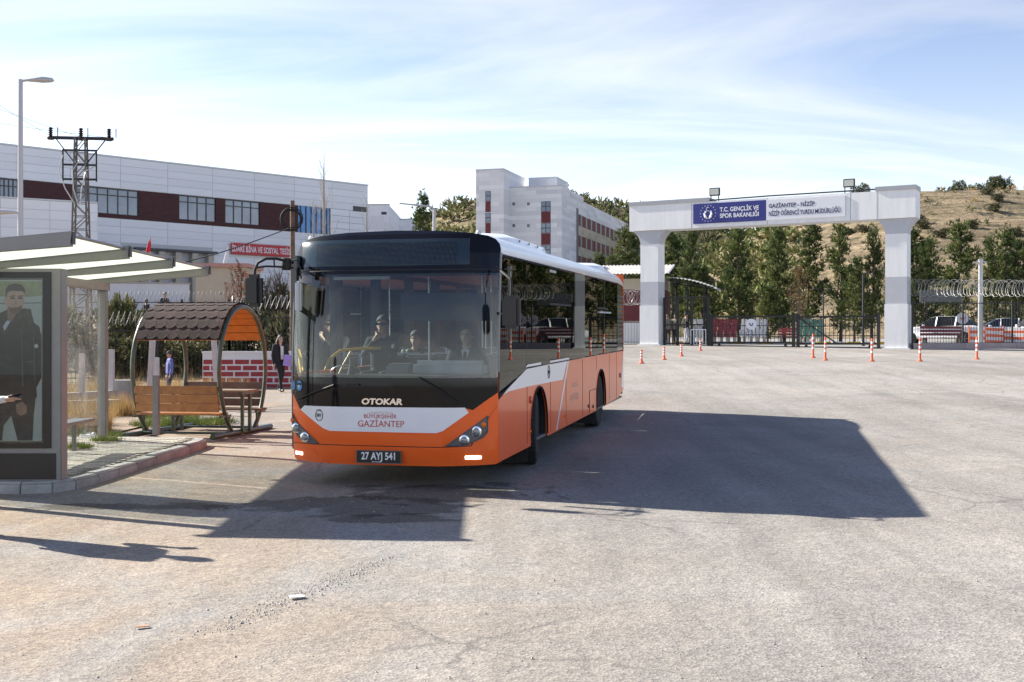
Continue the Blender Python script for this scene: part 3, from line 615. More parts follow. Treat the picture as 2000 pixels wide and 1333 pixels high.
# air conditioning pods on the roof
def pod(name, y0, y1, hw, h, z0=3.0):
    q = MB(); sec = [(-hw, 0), (-hw * .97, h * .55), (-hw * .8, h * .92), (-hw * .5, h), (hw * .5, h), (hw * .8, h * .92), (hw * .97, h * .55), (hw, 0)]; n = len(sec); ys_ = [(y0, .12), (y0 + .25, .55), (y0 + .7, .9), (y0 + 1.1, 1), (y1 - .5, 1), (y1 - .1, .8), (y1, .3)]
    for y, k in ys_:
        for a, b_ in sec: q.v.append((a * (.8 + .2 * k), y, z0 - .06 + b_ * k + .05))
    q.f = [(j * n + i, j * n + i + 1, (j + 1) * n + i + 1, (j + 1) * n + i) for j in range(len(ys_) - 1) for i in range(n - 1)] + [tuple(range(n)), tuple(range((len(ys_) - 1) * n, len(ys_) * n))]; q.mi = [0] * len(q.f)
    p = q.build(name, bwhite, bus, smooth=40)
    for k in range(4):
        yb = lerp(y0 + 1.2, y1 - .4, k / 3); q = MB(); q.lathe([(.018, 0), (.018, .012)], (hw * .985, yb, z0 + h * .35), 8, 'x'); q.build('pod_bolt', mgrey, p)
    return p
pod('roof_pod', 1.7, 5.2, .98, .17); pod('roof_pod', 9.6, 11.85, 1.05, .16)

# flanks
def arch(c, r=.57, z0=.36):
    a0 = math.asin((z0 - .48) / r); return [(c + r * math.cos(a), .48 + r * math.sin(a)) for a in [lerp(math.pi - a0, a0, k / 16) for k in range(17)]]
FW, RW = 2.72, 8.62
zgb = 1.32
def flank(surf, glass_low):
    P = [(.33, .30), (FW - .6, .30)] + arch(FW) + [(FW + .6, .32), (RW - .6, .33)] + arch(RW) + [(RW + .6, .35), (11.2, .38), (11.97, .50), (11.97, zgb)]
    P += ([(1.9, zgb + .03), (.28, 1.02)] if glass_low else [(.28, zgb)])
    return patch('side_panel', P, orange, 0, bus, thick=.02, surf=surf)
side = flank('right', True); sideL = flank('left', False)
patch('white_wedge', [Z6(110, 912), Z6(240, 752), Z6(452, 716), Z6(424, 830), Z6(240, 866), Z6(140, 892)], bwhite, .004, side, thick=.003, surf='right')
patch('white_line', [Z6(452, 718), Z6(458, 717), Z6(394, 1092), Z6(388, 1094)], bwhite, .004, side, thick=.003, surf='right')
patch('white_slash', [(11.6, .56), (11.965, .52), (11.965, zgb - .02), (11.9, zgb - .02)], bwhite, .004, side, thick=.003, surf='right')
for xx in (238, 360, 441, 527, 600, 666, 704):
    y, _ = Z6(xx, 800); patch('panel_seam', [(y - .006, .36), (y + .006, .36), (y + .006, zgb - .01), (y - .006, zgb - .01)] if abs(y - FW) > .65 and abs(y - RW) > .65 else [(y - .006, 1.07), (y + .006, 1.07), (y + .006, zgb - .01), (y - .006, zgb - .01)], mat('seam_dark', (.12, .03, .01), .6), .003, side, thick=.004, surf='right')
pale = mat('pale_print', (.92, .62, .45), .4)
for body, (a, b_), s in (('GAZİANTEP', (487, 935), .16), ('BÜYÜKŞEHİR', (487, 868), .10)):
    y, z = Z6(a, b_); text_mesh('flank_lettering', body, s, pale, side, facing((HW + .003, y, z), (0, 1, 0), (1, 0, 0)), extrude=.0004)
y, z = Z6(350, 790); q = MB(); q.tube([(HW + .006, y + .07 * math.cos(R(a)), z + .09 * math.sin(R(a))) for a in range(0, 360, 20)], .005, 6, closed=True); q.build('number_ring', rubber, side); text_mesh('fleet_number', '381', .075, rubber, side, facing((HW + .006, y, z - .03), (0, 1, 0), (1, 0, 0)), extrude=.001)
for (a, b_), r, m_ in (((255, 935), .05, mat('red_lens', (.45, .02, .02), .2)), ((253, 1100), .022, amber), ((432, 1020), .02, amber), ((722, 808), .05, dgrey), ((558, 968), .03, dgrey), ((581, 970), .03, dgrey)):
    y, z = Z6(a, b_); q = MB(); q.lathe([(r, -.002), (r, .012), (r * .7, .018)], (HW, y, z), 14, 'x'); q.build('side_marker' if m_ is not dgrey else 'filler_cap', m_, side, smooth=40)
y0_, z1_ = Z6(563, 890); y1_, z0_ = Z6(600, 985); q = MB()
for a, b_ in (((y0_, z0_), (y0_, z1_)), ((y0_, z1_), (y1_, z1_)), ((y1_, z1_), (y1_, z0_))): q.bar((HW + .003, *a), (HW + .003, *b_), .008)
q.build('service_flap', MATS['seam_dark'], side)
# window band on the visible flank
cuts = [.30] + [Z6(x, 500)[0] for x in (228, 350, 525, 600, 665, 705)] + [11.97]
back = patch('window_surround', [(.30, 1.06), (1.9, zgb + .03), (11.97, zgb + .005), (11.97, 2.735), (.50, 2.735), (.36, 1.9)], bblack, -.012, bus, thick=0, surf='right')
bpy.data.objects.remove(back)
fw_ = lambda z: .275 + pw(LEAN, z) + .01
for i in range(7):
    a, b_ = cuts[i] + (.012 if i else 0), cuts[i + 1] - .012
    if i == 0: P = [(fw_(1.1), 1.06), (1.9 * .98, zgb + .02), (b_, zgb + .02), (b_, 2.72), (fw_(2.7), 2.72), (fw_(2.3), 2.3)] if b_ > 1.9 else [(fw_(1.1), 1.06), (b_, lerp(1.06, zgb + .02, (b_ - .29) / 1.6)), (b_, 2.72), (fw_(2.7), 2.72), (fw_(2.3), 2.3)]
    else: P = [(a, zgb + .02 if a > 1.9 else lerp(1.06, zgb + .02, (a - .29) / 1.6)), ] + ([(1.9, zgb + .02)] if a < 1.9 < b_ else []) + [(b_, zgb + .02), (b_, 2.72), (a, 2.72)]
    if i == 6:
        lv = patch('engine_louvre', P, bblack, -.01, bus, thick=0, surf='right')
        for k in range(13):
            zz_ = lerp(1.42, 2.45, k / 12); q = MB(); q.box(HW - .012, HW + .008, a + .05, b_ - .04, zz_, zz_ + .04, Matrix.Rotation(0, 4, 'X')); q.build('louvre_slat', dgrey, lv)
        continue
    wn = patch('side_window', P, tint_r, 0, bus, thick=0, surf='right'); yc_ = (a + b_) / 2; yaw_ = (.026, .034, .036, .030, .026, .030)[i]
    for vx in wn.data.vertices: vx.co.x += (vx.co.y - yc_) * yaw_ - .004   # panes yawed out at the rear to steer reflections off the gate column
    q = MB(); pts = [(HW + .002, p[0], p[1]) for p in P]; q.tube(pts, .013, 4, closed=True); q.build('window_seal', rubber, wn)
    if i in (0, 2, 4):
        zz_ = 2.18 if i else 2.02; q = MB(); q.box(HW - .004, HW + .010, a, b_, zz_, zz_ + .03); q.build('window_rail', rubber, wn)
    if i == 4: q = MB(); q.box(HW + .0, HW + .05, a + .03, b_ - .03, 2.10, 2.13); q.build('hopper_window', lgrey, wn)
for i in range(1, 7): q = MB(); q.box(HW - .05, HW - .014, cuts[i] - .05, cuts[i] + .05, zgb - .02, 2.74); q.build('window_post', bblack, bus)
q = MB(); q.tube([(HW + .004, fw_(z) - .012, z) for z in [ZOR, 1.5, 1.9, 2.3, 2.6, 2.75]], .016, 6); q.build('corner_trim', alu, bus, smooth=50)
q = MB(); q.tube([(-HW - .004, fw_(z) - .012, z) for z in [ZO, 1.3, 1.9, 2.3, 2.6, 2.75]], .02, 6); q.build('corner_trim', alu, bus, smooth=50)
# door side: posts, glass and door leaves
cutsL = [.30, 1.75, 3.3, 4.9, 6.4, 8.0, 9.6, 11.97]
q = MB()
for c in cutsL[1:-1]: q.box(-HW, -HW + .06, c - .06, c + .06, zgb, 2.74)
q.box(-HW, -HW + .05, .3, 11.97, 2.6, 2.75); q.build('door_side_posts', mgrey, bus)
for i in range(7):
    a, b_ = cutsL[i] + .06, cutsL[i + 1] - .06
    if i == 0: continue
    wn = patch('side_window', [(a, zgb), (b_, zgb), (b_, 2.6), (a, 2.6)], tint_l, .0, bus, thick=0, surf='left')
for k in range(2):
    a = .36 + k * .68; dl = patch('door_leaf', [(a, .42), (a + .66, .42), (a + .66, 2.58), (a, 2.58)], tint_l, .012, bus, thick=0, surf='left')
    q = MB()
    for s0, s1 in (((a, .42), (a, 2.58)), ((a + .66, .42), (a + .66, 2.58)), ((a, .42), (a + .66, .42)), ((a, 2.58), (a + .66, 2.58))): q.bar((-HW - .012, *s0), (-HW - .012, *s1), .07, .04)
    q.build('door_frame', mgrey, dl)
q = MB(); q.box(-HW, HW, 11.975, 12.0, .5, 2.95); q.build('rear_panel', orange, bus); q = MB(); q.box(-HW + .02, HW - .02, 11.9, 11.96, .4, 2.7); q.build('rear_lining', dgrey, bus)
q = MB(); q.box(-HW + .03, -HW + .05, 1.8, 11.9, 1.09, zgb); q.build('wall_lining', mgrey, bus); q = MB(); q.box(HW - .06, HW - .04, 1.0, 11.9, 1.09, zgb); q.build('wall_lining', mgrey, bus)
# arches, wheels
for c in (FW, RW):
    for s in (-1, 1):
        q = MB(); n = 14; vs = []
        for k in range(n + 1):
            a = lerp(-.25, math.pi + .25, k / n); vs += [(s * HW, c + .58 * math.cos(a), .48 + .58 * math.sin(a)), (s * (HW - .55), c + .58 * math.cos(a), .48 + .58 * math.sin(a))]
        q.add(vs, [(2 * k, 2 * k + 1, 2 * k + 3, 2 * k + 2) for k in range(n)]); q.build('wheel_arch', rubber, bus, smooth=60)
        if s == 1:
            q = MB(); q.tube([(HW + .004, y, z) for y, z in arch(c, .575)], .014, 6); q.build('arch_lip', rubber, bus, smooth=60)
        whl = empty('wheel', (s * (HW - .17), c, .48), R(9) if c == FW else 0); whl.parent = bus
        q = MB(); q.lathe([(.30, -.13), (.40, -.145), (.455, -.135), (.475, -.11), (.48, -.06), (.48, .06), (.475, .11), (.455, .135), (.40, .145), (.30, .13)], (0, 0, 0), 40, 'x')
        for k in range(40):
            a = 2 * math.pi * k / 40; d = Vector((0, math.cos(a), math.sin(a))); q.bar(d * .479 + Vector((-.115, 0, 0)), d * .479 + Vector((-.02, .0, 0)), .035, .014, up=d); q.bar(d * .479 + Vector((.02, 0, 0)), d * .479 + Vector((.115, 0, 0)), .035, .014, up=d)
        q.build('tyre', tyre_m, whl, smooth=40)
        q = MB(); q.lathe([(.30, .125), (.29, .10), (.24, .04), (.16, .05), (.13, .10), (.10, .12), (.03, .125)], (0, 0, 0), 28, 'x')
        if s < 0: q.v = [(-x, y, z) for x, y, z in q.v]
        rim = q.build('rim', mat('rim_steel', (.28, .28, .28), .45, .6, var=.2, scale=10), whl, smooth=40)
        q = MB()
        for k in range(10):
            a = 2 * math.pi * k / 10; q.cyl((s * .045, .2 * math.cos(a), .2 * math.sin(a)), (s * .085, .2 * math.cos(a), .2 * math.sin(a)), .016, 6)
        struct(q.build('wheel_nuts', mat('nut_steel', (.45, .45, .45), .3, .8), whl), 'stuff')
for c in (FW - .72, RW - .68):
    q = MB(); q.box(HW - .35, HW - .02, c, c + .015, .10, .45); q.build('mud_flap', rubber, bus)
# mirrors
ym = -.10
pm_ = [bl(a, b_, ym) for a, b_ in ((998, 545), (999, 560), (998, 582))]
q = MB(); q.tube([(HW - .02, .25, bl(985, 520, .2).z), pm_[0], pm_[1], pm_[2]], .016, 8); ar = q.build('mirror_arm', rubber, bus, smooth=50)
a = bl(981, 577, ym); b_ = bl(1016, 642, ym); q = MB(); q.box(a.x, b_.x, ym - .05, ym + .07, b_.z, a.z); q.build('mirror', mat('mirror_shell', (.014, .014, .016), .35), bus, bevel=.035)
yl = -.3
pts = [(-HW + .03, .22, bl(566, 512, .1).z), bl(556, 509, -.05), bl(540, 505, -.2), bl(520, 505, yl), bl(504, 513, yl), bl(498, 526, yl), bl(497, 540, yl)]
q = MB(); q.tube(pts, .017, 8); q.tube([(-HW + .03, .22, bl(566, 522, .1).z), bl(545, 521, -.15), bl(520, 520, yl), bl(500, 523, yl)], .012, 8); q.tube([bl(535, 505, -.2), bl(536, 521, -.2)], .01, 6); q.build('mirror_arm', rubber, bus, smooth=50)
q = MB(); p = bl(559, 516, .0); q.lathe([(.05, -.07), (.06, -.05), (.06, .05), (.05, .07)], p, 14, 'z'); q.tube([p + Vector((.02, 0, .04)), bl(580, 508, -.05), bl(586, 522, -.06), bl(588, 545, -.06)], .01, 8); q.build('mirror_bracket', rubber, bus, smooth=40)
a = bl(481, 536, yl); b_ = bl(513, 600, yl); q = MB(); q.box(a.x, b_.x, yl - .07, yl + .07, b_.z, a.z, None); q.build('mirror', MATS['mirror_shell'], bus, bevel=.045, smooth=40)
a = bl(578, 549, -.06); b_ = bl(590, 610, -.06); q = MB(); q.box(a.x, b_.x, -.11, -.05, b_.z, a.z); q.build('kerb_mirror', lgrey, bus, bevel=.02)

# interior
q = MB(); q.box(-HW + .02, HW - .02, .36, 11.9, .33, .36); q.build('floor', mgrey, bus)
q = MB(); q.box(-HW + .03, HW - .03, .55, 11.9, 2.66, 2.70); q.build('ceiling', lgrey, bus)
q = MB(); q.box(-HW + .05, HW - .05, .40, .44, zt - .02, 2.7); q.build('header_back', dgrey, bus)
zd = zb + .02
q = MB(); q.prism([(-1.2, .42), (-1.2, .30), (-.6, .12), (.6, .12), (1.2, .30), (1.2, .42), (1.15, .75), (.15, .78), (.1, .62), (-1.1, .6)], (zd - .10, zd), 'z'); q.build('dashboard', dgrey, bus, bevel=.02)
q = MB(); q.box(.12, 1.15, .44, .70, zd - .5, zd - .08); q.box(.18, 1.1, .42, .58, zd - .03, zd + .17); q.build('instrument_binnacle', mat('binnacle', (.33, .35, .35), .5), bus, bevel=.05)
q = MB(); q.box(-.25, .08, .7, .95, .4, zd + .12); q.build('ticket_machine', mgrey, bus, bevel=.03)
q = MB(); q.tube([(.68 + .22 * math.cos(R(a)), .98 + .14 * math.sin(R(a)), zd + .02 + .15 * math.sin(R(a))) for a in range(0, 360, 15)], .014, 8, closed=True); q.bar((.5, .98, zd + .02), (.86, .98, zd + .02), .03); q.cyl((.68, .98, zd + .02), (.68, .85, zd - .2), .03); q.build('steering_wheel', rubber, bus, smooth=50)
q = MB(); q.tube([(-.62 + .2 * math.cos(R(a)), .35, zd + .02 + .09 * math.sin(R(a))) for a in range(0, 181, 15)], .01, 6); q.build('dash_hoop', steel, bus, smooth=50)
q = MB(); q.tube([(-.55, .32, zd), (-.55, .32, zd + .06), (-.55, .34, zd + .11), (-.55, .34, zd + .2)], [.05, .035, .03, .026], 10); q.build('dash_camera', rubber, bus, smooth=50)
q = MB(); a = Z4(980, 610); b_ = Z4(1790, 845); q.box(a[0], b_[0], .36, .365, b_[1], a[1]); q.build('sun_blind', mat('blind', (.012, .018, .03), .6), bus)
q = MB(); a = Z4(425, 470); b_ = Z4(890, 490); q.box(a[0], b_[0], .36, .42, b_[1], a[1]); q.build('blind_roller', lgrey, bus)
for xx, yy_ in ((-.1, 2.1), (.34, 3.3), (.46, 3.35), (-.4, 6.5)):
    q = MB(); q.cyl((xx, yy_, .36), (xx, yy_, 2.66), .017, 10); q.build('grab_pole', steel, bus, smooth=50)
for k in range(2):
    z0_ = 1.0 + k * .45; q = MB(); q.tube([(-1.13, .95, z0_ - .12), (-1.1, 1.0, z0_ + .02), (-1.0, 1.15, z0_ + .13), (-.8, 1.4, z0_ + .15), (-.62, 1.6, z0_ + .15)], .019, 8); q.tube([(-.9, 1.3, z0_ + .14), (-.98, 1.2, z0_ - .05), (-1.05, 1.12, z0_ - .25)], .014, 8); q.build('door_rail', yellow, bus, smooth=50)
def seat(x, y, m_, face=-1):
    s = empty('passenger_seat', (x, y, .36)); s.parent = bus; q = MB(); q.box(-.22, .22, -.22, .2, .40, .48); q.build('seat_base', m_, s, bevel=.03)
    q = MB(); q.prism([(.16, .45), (.24, .45), (.32, 1.1), (.27, 1.14), (.22, 1.1)], (-.22, .22), 'x'); q.build('seat_back', m_, s, bevel=.02)
    q = MB(); q.box(-.05, .05, -.05, .1, 0, .4); q.build('seat_leg', dgrey, s); return s
seatm = mat('seat_fabric', (.05, .07, .12), .8, var=.3, scale=30)
for x in (-.95, -.48, .48, .95):
    for y in ((2.6, 3.5, 4.4) if x > 0 else (2.7, 3.5, 7.2)): seat(x, y + (0 if x < 0 else .4), seatm)
seat(.68, 1.55, seatm)
q = MB(); q.box(.15, 1.2, 1.95, 1.98, .4, 1.5); q.build('cab_partition', mgrey, bus)
def rider(name, label, lp, pose, top, **k):
    wpt = BM @ Vector(lp); return person(name, label, wpt, -TH + k.pop('turn', 0), pose, top, (.03, .03, .04), base=SIT, skin=(.56, .35, .25), **k)
dh = bl(910, 655, 1.45)
rider('bus_driver', 'bus driver in dark suit, white shirt and tie behind the windscreen', (dh.x, 1.45 + .04, dh.z - .78), dict(wL=(-.16, -.36, .36), wR=(.16, -.36, .36)), (.022, .024, .035), collar=(.72, .72, .75), hair=(.03, .03, .03), scale=1.03)
p1 = bl(748, 638, 2.5)
r1 = rider('passenger', 'passenger in sunglasses raising a phone behind the windscreen', (p1.x, 2.5, p1.z - .77), dict(eR=(.2, -.2, .36), wR=(.07, -.26, .56), eL=(-.2, -.2, .36), wL=(-.05, -.27, .53)), (.016, .016, .02), hair=(.05, .05, .055), scale=1.05)
q = MB(); q.box(-.075, .075, -.118, -.098, .752, .782); q.build('sunglasses', rubber, r1)
p2 = bl(812, 660, 4.3)
rider('passenger', 'passenger in dark coat seated farther back in the bus', (p2.x, 4.3, p2.z - .77), {}, (.02, .02, .022), hair=(.10, .10, .10))
# ------------------------------------------------------------------ pavement island and bus shelter
pave = struct(empty('pavement', (0, 0, 0)))
KT = .13
kline = [(-13, 13.12), (-5.55, 13.12), (-5.22, 13.2), (-5.05, 13.45), (-4.98, 14.0), (-4.9, 15.2), (-4.82, 16.6), (-4.74, 17.9), (-4.80, 18.25), (-5.05, 18.42), (-6.3, 18.5), (-9, 18.55)]
q = MB(); top = [Vector((a, b, 0)) for a, b in kline[:]] + [Vector((-13, 18.55, 0))]
q.add([(p.x, p.y, zg(p.x, p.y) + KT - .02) for p in top], [tuple(range(len(top)))]); q.build('paving_bed', mat('paver_joint', (.2, .185, .15), .95, var=.2, scale=6), pave)
# kerb stones, one by one
rnd = random.Random(3); seq = []
for (a, b), (c, d) in zip(kline, kline[1:]):
    l = math.hypot(c - a, d - b); k = max(1, round(l / .62))
    for i in range(k): seq.append((lerp(a, c, i / k), lerp(b, d, i / k), lerp(a, c, (i + 1) / k), lerp(b, d, (i + 1) / k)))
for a, b, c, d in seq:
    p = Vector((a, b, 0)); s = Vector((c, d, 0)); dr = (s - p).normalized(); nn = Vector((-dr.y, dr.x, 0)); l = (s - p).length
    M = Matrix(((*dr, 0), (*nn, 0), (0, 0, 1, 0), (0, 0, 0, 1))).transposed(); M.translation = Vector((a, b, zg(a, b) + rnd.uniform(-.008, .006))) ; M = M @ Matrix.Rotation(rnd.uniform(-.012, .012), 4, 'Y')
    q = MB(); q.prism([(-.01, -.2), (.16, -.2), (.16, KT), (.03, KT), (-.01, KT - .045)], (.006, l - .006), 'x'); q.build('kerb_stone', kerb_m, pave, bevel=.008, M=M)
q = MB(); pm1 = mat('paver', (.36, .34, .29), .9, var=.18, scale=2.2, bump=.3, bscale=50)
y = 13.3; r_ = 0
while y < 18.36:
    x = -9.5 + (.1 if r_ % 2 else 0); xr = pw([(13.2, -5.3), (13.45, -5.18), (14, -5.12), (17.9, -4.90), (18.25, -4.98), (18.4, -5.2)], y)
    while x + .2 < xr:
        z = zg(x, y) + KT + rnd.uniform(-.004, .004); q.box(x + .004, x + .196, y + .004, y + .096, z - .03, z); x += .2
    y += .1; r_ += 1
struct(q.build('pavers', pm1, pave), 'stuff')

shel = empty('bus_shelter', onz(-5.6, 15.2, KT), 0, 'grey aluminium bus shelter with translucent sloping roof beside the kerb', 'bus shelter')
SI = Matrix.Translation(-Vector(shel.location))
def sh(q, name, m, parent=None, **k):
    q.v = [tuple(SI @ Vector(v)) for v in q.v]; return q.build(name, m, parent or shel, **k)
roofm = bpy.data.materials.new('translucent_roof'); roofm.use_nodes = True; t = roofm.node_tree
for n_ in list(t.nodes): t.nodes.remove(n_)
o_ = t.nodes.new('ShaderNodeOutputMaterial'); d_ = t.nodes.new('ShaderNodeBsdfDiffuse'); d_.inputs[0].default_value = (.55, .60, .54, 1); tl = t.nodes.new('ShaderNodeBsdfTranslucent'); tl.inputs[0].default_value = (.60, .66, .55, 1); mx_ = t.nodes.new('ShaderNodeMixShader'); mx_.inputs[0].default_value = .62
t.links.new(d_.outputs[0], mx_.inputs[1]); t.links.new(tl.outputs[0], mx_.inputs[2]); t.links.new(mx_.outputs[0], o_.inputs[0])
XE, XB = -4.7, -6.75
def rz_(x): return 2.80 + (x - XE) * .10 
beams = [12.4, 14.25, 16.1, 18.0]
for y in beams:
    q = MB(); q.prism([(XB, rz_(XB) - .02), (XE, rz_(XE) - .07), (XE + .02, rz_(XE) + .09), (XB, rz_(XB) + .1)], (y - .045, y + .045), 'y'); bm_ = sh(q, 'roof_beam', alu)
    q = MB(); q.box(XE + .021, XE + .03, y - .04, y + .04, rz_(XE) - .05, rz_(XE) + .08); sh(q, 'beam_end_cap', dgrey, bm_)
    q = MB(); q.box(XB + .1, XE - .02, y - .05, y - .046, rz_(XE) - .2, rz_(XE) - .19); 
for a, b in zip(beams, beams[1:]):
    q = MB(); q.add([(XB, a + .046, rz_(XB) + .05), (XE - .06, a + .046, rz_(XE - .06) + .05), (XE - .06, b - .046, rz_(XE - .06) + .05), (XB, b - .046, rz_(XB) + .05)], [(0, 1, 2, 3)]); sh(q, 'roof_sheet', roofm)
    q = MB(); q.cyl((XE - .05, a + .046, rz_(XE) + .055), (XE - .05, b - .046, rz_(XE) + .055), .018, 8); sh(q, 'edge_tube', alu, smooth=50)
q = MB(); q.box(-6.40, -6.24, 12.4, 18.04, rz_(-6.3) - .14, rz_(-6.3) - .022); sh(q, 'rear_beam', alu)
zp = zg(-6.3, 17.9) + KT
for y in (12.6, 17.94):
    q = MB(); q.box(-6.38, -6.25, y - .06, y + .06, zp - .02, rz_(-6.3) - .14); sh(q, 'post', alu, bevel=.008)
dirty = bpy.data.materials.new('dirty_glass'); dirty.use_nodes = True; t = dirty.node_tree
for n_ in list(t.nodes): t.nodes.remove(n_)
o_ = t.nodes.new('ShaderNodeOutputMaterial'); tr = t.nodes.new('ShaderNodeBsdfTransparent'); tr.inputs[0].default_value = (.93, .96, .95, 1); gl = t.nodes.new('ShaderNodeBsdfGlossy'); gl.inputs[1].default_value = .02
df = t.nodes.new('ShaderNodeBsdfDiffuse'); df.inputs[0].default_value = (.62, .66, .64, 1); tcn = t.nodes.new('ShaderNodeTexCoord'); nz = t.nodes.new('ShaderNodeTexNoise'); nz.inputs['Scale'].default_value = 3.5; nz.inputs['Detail'].default_value = 8; nz.inputs['Roughness'].default_value = .75
t.links.new(tcn.outputs['Object'], nz.inputs['Vector']); rm = t.nodes.new('ShaderNodeMapRange'); rm.inputs['From Min'].default_value = .35; rm.inputs['From Max'].default_value = .75; rm.inputs['To Min'].default_value = .02; rm.inputs['To Max'].default_value = .34; t.links.new(nz.outputs['Fac'], rm.inputs[0])
m1 = t.nodes.new('ShaderNodeMixShader'); t.links.new(rm.outputs[0], m1.inputs[0]); t.links.new(tr.outputs[0], m1.inputs[1]); t.links.new(df.outputs[0], m1.inputs[2])
m2_ = t.nodes.new('ShaderNodeMixShader'); m2_.inputs[0].default_value = .06; t.links.new(m1.outputs[0], m2_.inputs[1]); t.links.new(gl.outputs[0], m2_.inputs[2]); t.links.new(m2_.outputs[0], o_.inputs[0])
for a, b in ((12.75, 15.2), (15.3, 17.82)):
    q = MB(); q.box(-6.325, -6.315, a, b, zp + .07, 2.48); sh(q, 'glass_panel', dirty)
q = MB(); q.box(-6.16, -5.86, 13.7, 16.35, zp + .40, zp + .44); q.box(-6.1, -6.05, 13.9, 13.95, zp, zp + .40); q.box(-6.1, -6.05, 16.1, 16.15, zp, zp + .40); sh(q, 'bench_seat', alu, bevel=.006)

# advertising case at the near end
adp = empty('advertising_case', onz(-5.9, 13.35, KT), 0, 'tall grey advertising case showing a poster of a man in dark coat', 'advertising case')
AI = Matrix.Translation(-Vector(adp.location)); YP = 13.28
def adb(q, name, m, parent=None, **k):
    q.v = [tuple(AI @ Vector(v)) for v in q.v]; return q.build(name, m, parent or adp, **k)
def A7(x, y): p = at(x / 2.9, 500 + y / 2.9, YP); return (p.x, p.z)
za, zbm = at(0, 524, YP).z, zg(-5.5, 13.4) + KT; XL = -6.75
q = MB(); q.box(XL, at(118, 0, YP).x, YP + .03, YP + .22, zbm - .01, za); case = adb(q, 'case_body', alu, bevel=.01)
xr = at(98, 0, YP).x
q = MB(); q.box(XL + .06, xr, YP + .012, YP + .03, at(0, 876, YP).z, at(0, 531, YP).z); adb(q, 'black_border', mat('border_black', (.008, .008, .009), .2))
q = MB(); q.box(XL + .06, at(107, 0, YP).x, YP + .016, YP + .034, zbm + .01, at(0, 886, YP).z); adb(q, 'base_panel', mat('base_black', (.012, .012, .013), .35, var=.2, scale=9))
px0, pz0 = at(-160, 862, YP).x, at(0, 862, YP).z; px1, pz1 = at(80.5, 0, YP).x, at(0, 547, YP).z
pst = mat('poster_sky', (.34, .42, .40), .9, spec=.05, col2=(.52, .60, .56), scale=1.6)
q = MB(); q.box(px0, px1, YP + .008, YP + .012, pz0, pz1); poster = adb(q, 'poster', pst)
def pr(name, pts, c, k, var=.12): 
    q = MB(); P = [A7(*p) for p in pts]; P = [(max(px0, min(px1, x)), z) for x, z in P]; q.prism(P, (YP + .0085 - .0009 * k, YP + .0085 - .0009 * (k - .8)), 'y'); return adb(q, name, mat('print_%s' % name, c, .9, var=var, scale=9, spec=.05), poster)
pr('print_greenery', [(-100, 142), (233, 142), (233, 225), (160, 232), (-100, 228)], (.26, .30, .16), 1, .3)
pr('print_fence', [(-100, 268), (233, 262), (233, 268), (-100, 275)], (.16, .2, .19), 1)
pr('print_trousers', [(-60, 760), (205, 760), (190, 900), (183, 1046), (98, 1046), (62, 905), (20, 960), (10, 1046), (-80, 1046)], (.045, .05, .052), 1, .4)
pr('print_coat', [(-90, 330), (0, 322), (45, 300), (70, 325), (130, 296), (172, 300), (192, 378), (222, 400), (233, 450), (233, 690), (205, 745), (208, 800), (150, 840), (60, 820), (0, 850), (-90, 830)], (.028, .03, .033), 2, .5)
pr('print_collar', [(96, 312), (132, 296), (172, 300), (192, 378), (168, 392), (140, 345), (104, 350)], (.05, .05, .05), 3, .6)
pr('print_fold', [(118, 420), (122, 420), (132, 740), (124, 740)], (.085, .085, .085), 3)
pr('print_fold', [(186, 420), (190, 424), (200, 700), (192, 700)], (.07, .07, .07), 3)
pr('print_pocket', [(145, 600), (190, 590), (191, 596), (146, 607)], (.075, .075, .075), 3)
pr('print_nose', [(84, 240), (92, 240), (98, 272), (82, 275)], (.36, .235, .175), 6)
for a in (54, 100): pr('print_brow', [(a, 226), (a + 30, 222), (a + 30, 228), (a, 232)], (.06, .045, .035), 6.5)
pr('print_shirt', [(15, 400), (38, 365), (58, 368), (40, 400), (24, 425)], (.5, .56, .68), 3)
pr('print_neck', [(40, 290), (110, 300), (62, 372), (42, 360)], (.26, .17, .13), 3)
pr('print_face', [(36, 195), (60, 178), (110, 180), (136, 205), (135, 250), (128, 290), (105, 320), (80, 328), (55, 310), (38, 280), (24, 270), (20, 240), (32, 235)], (.46, .31, .235), 4, .18)
pr('print_beard', [(44, 285), (70, 296), (100, 288), (124, 278), (120, 305), (103, 325), (80, 331), (55, 313)], (.16, .10, .075), 5, .3)
pr('print_hair', [(30, 232), (30, 190), (48, 163), (90, 155), (125, 165), (142, 192), (138, 215), (128, 200), (60, 196), (42, 208), (36, 235)], (.05, .04, .033), 5, .3)
for a in (58, 102): pr('print_eye', [(a, 236), (a + 24, 233), (a + 24, 243), (a, 245)], (.03, .022, .02), 6.5)
pr('print_mouth', [(66, 292), (100, 289), (98, 297), (70, 299)], (.22, .09, .08), 6)
pr('print_hand', [(90, 840), (125, 825), (152, 850), (148, 890), (118, 905), (92, 890)], (.33, .22, .165), 3, .2)
pr('print_badge', [(204 + 12 * math.cos(R(a)), 510 + 12 * math.sin(R(a))) for a in range(0, 360, 30)], (.5, .52, .5), 3)
q = MB(); q.box(px0, px1 + .02, YP - .002, YP, pz0 - .02, pz1 + .02); adb(q, 'case_glass', glass('case_glass', (.96, .98, .98), -.015))

# grey post on the pavement
p = ground_at(305, 866); q = MB(); q.box(-.048, .048, -.048, .048, KT, KT + .95); q.box(-.052, .052, -.052, .052, KT + .95, KT + .962)
o = q.build('marker_post', mat('post_grey', (.2, .2, .205), .5, var=.15, scale=10), bevel=.006); o.location = Vector((p.x, p.y, zg(p.x, p.y))); tag(o, 'short grey square post standing on the pavement before the oval bench shelter', 'post')

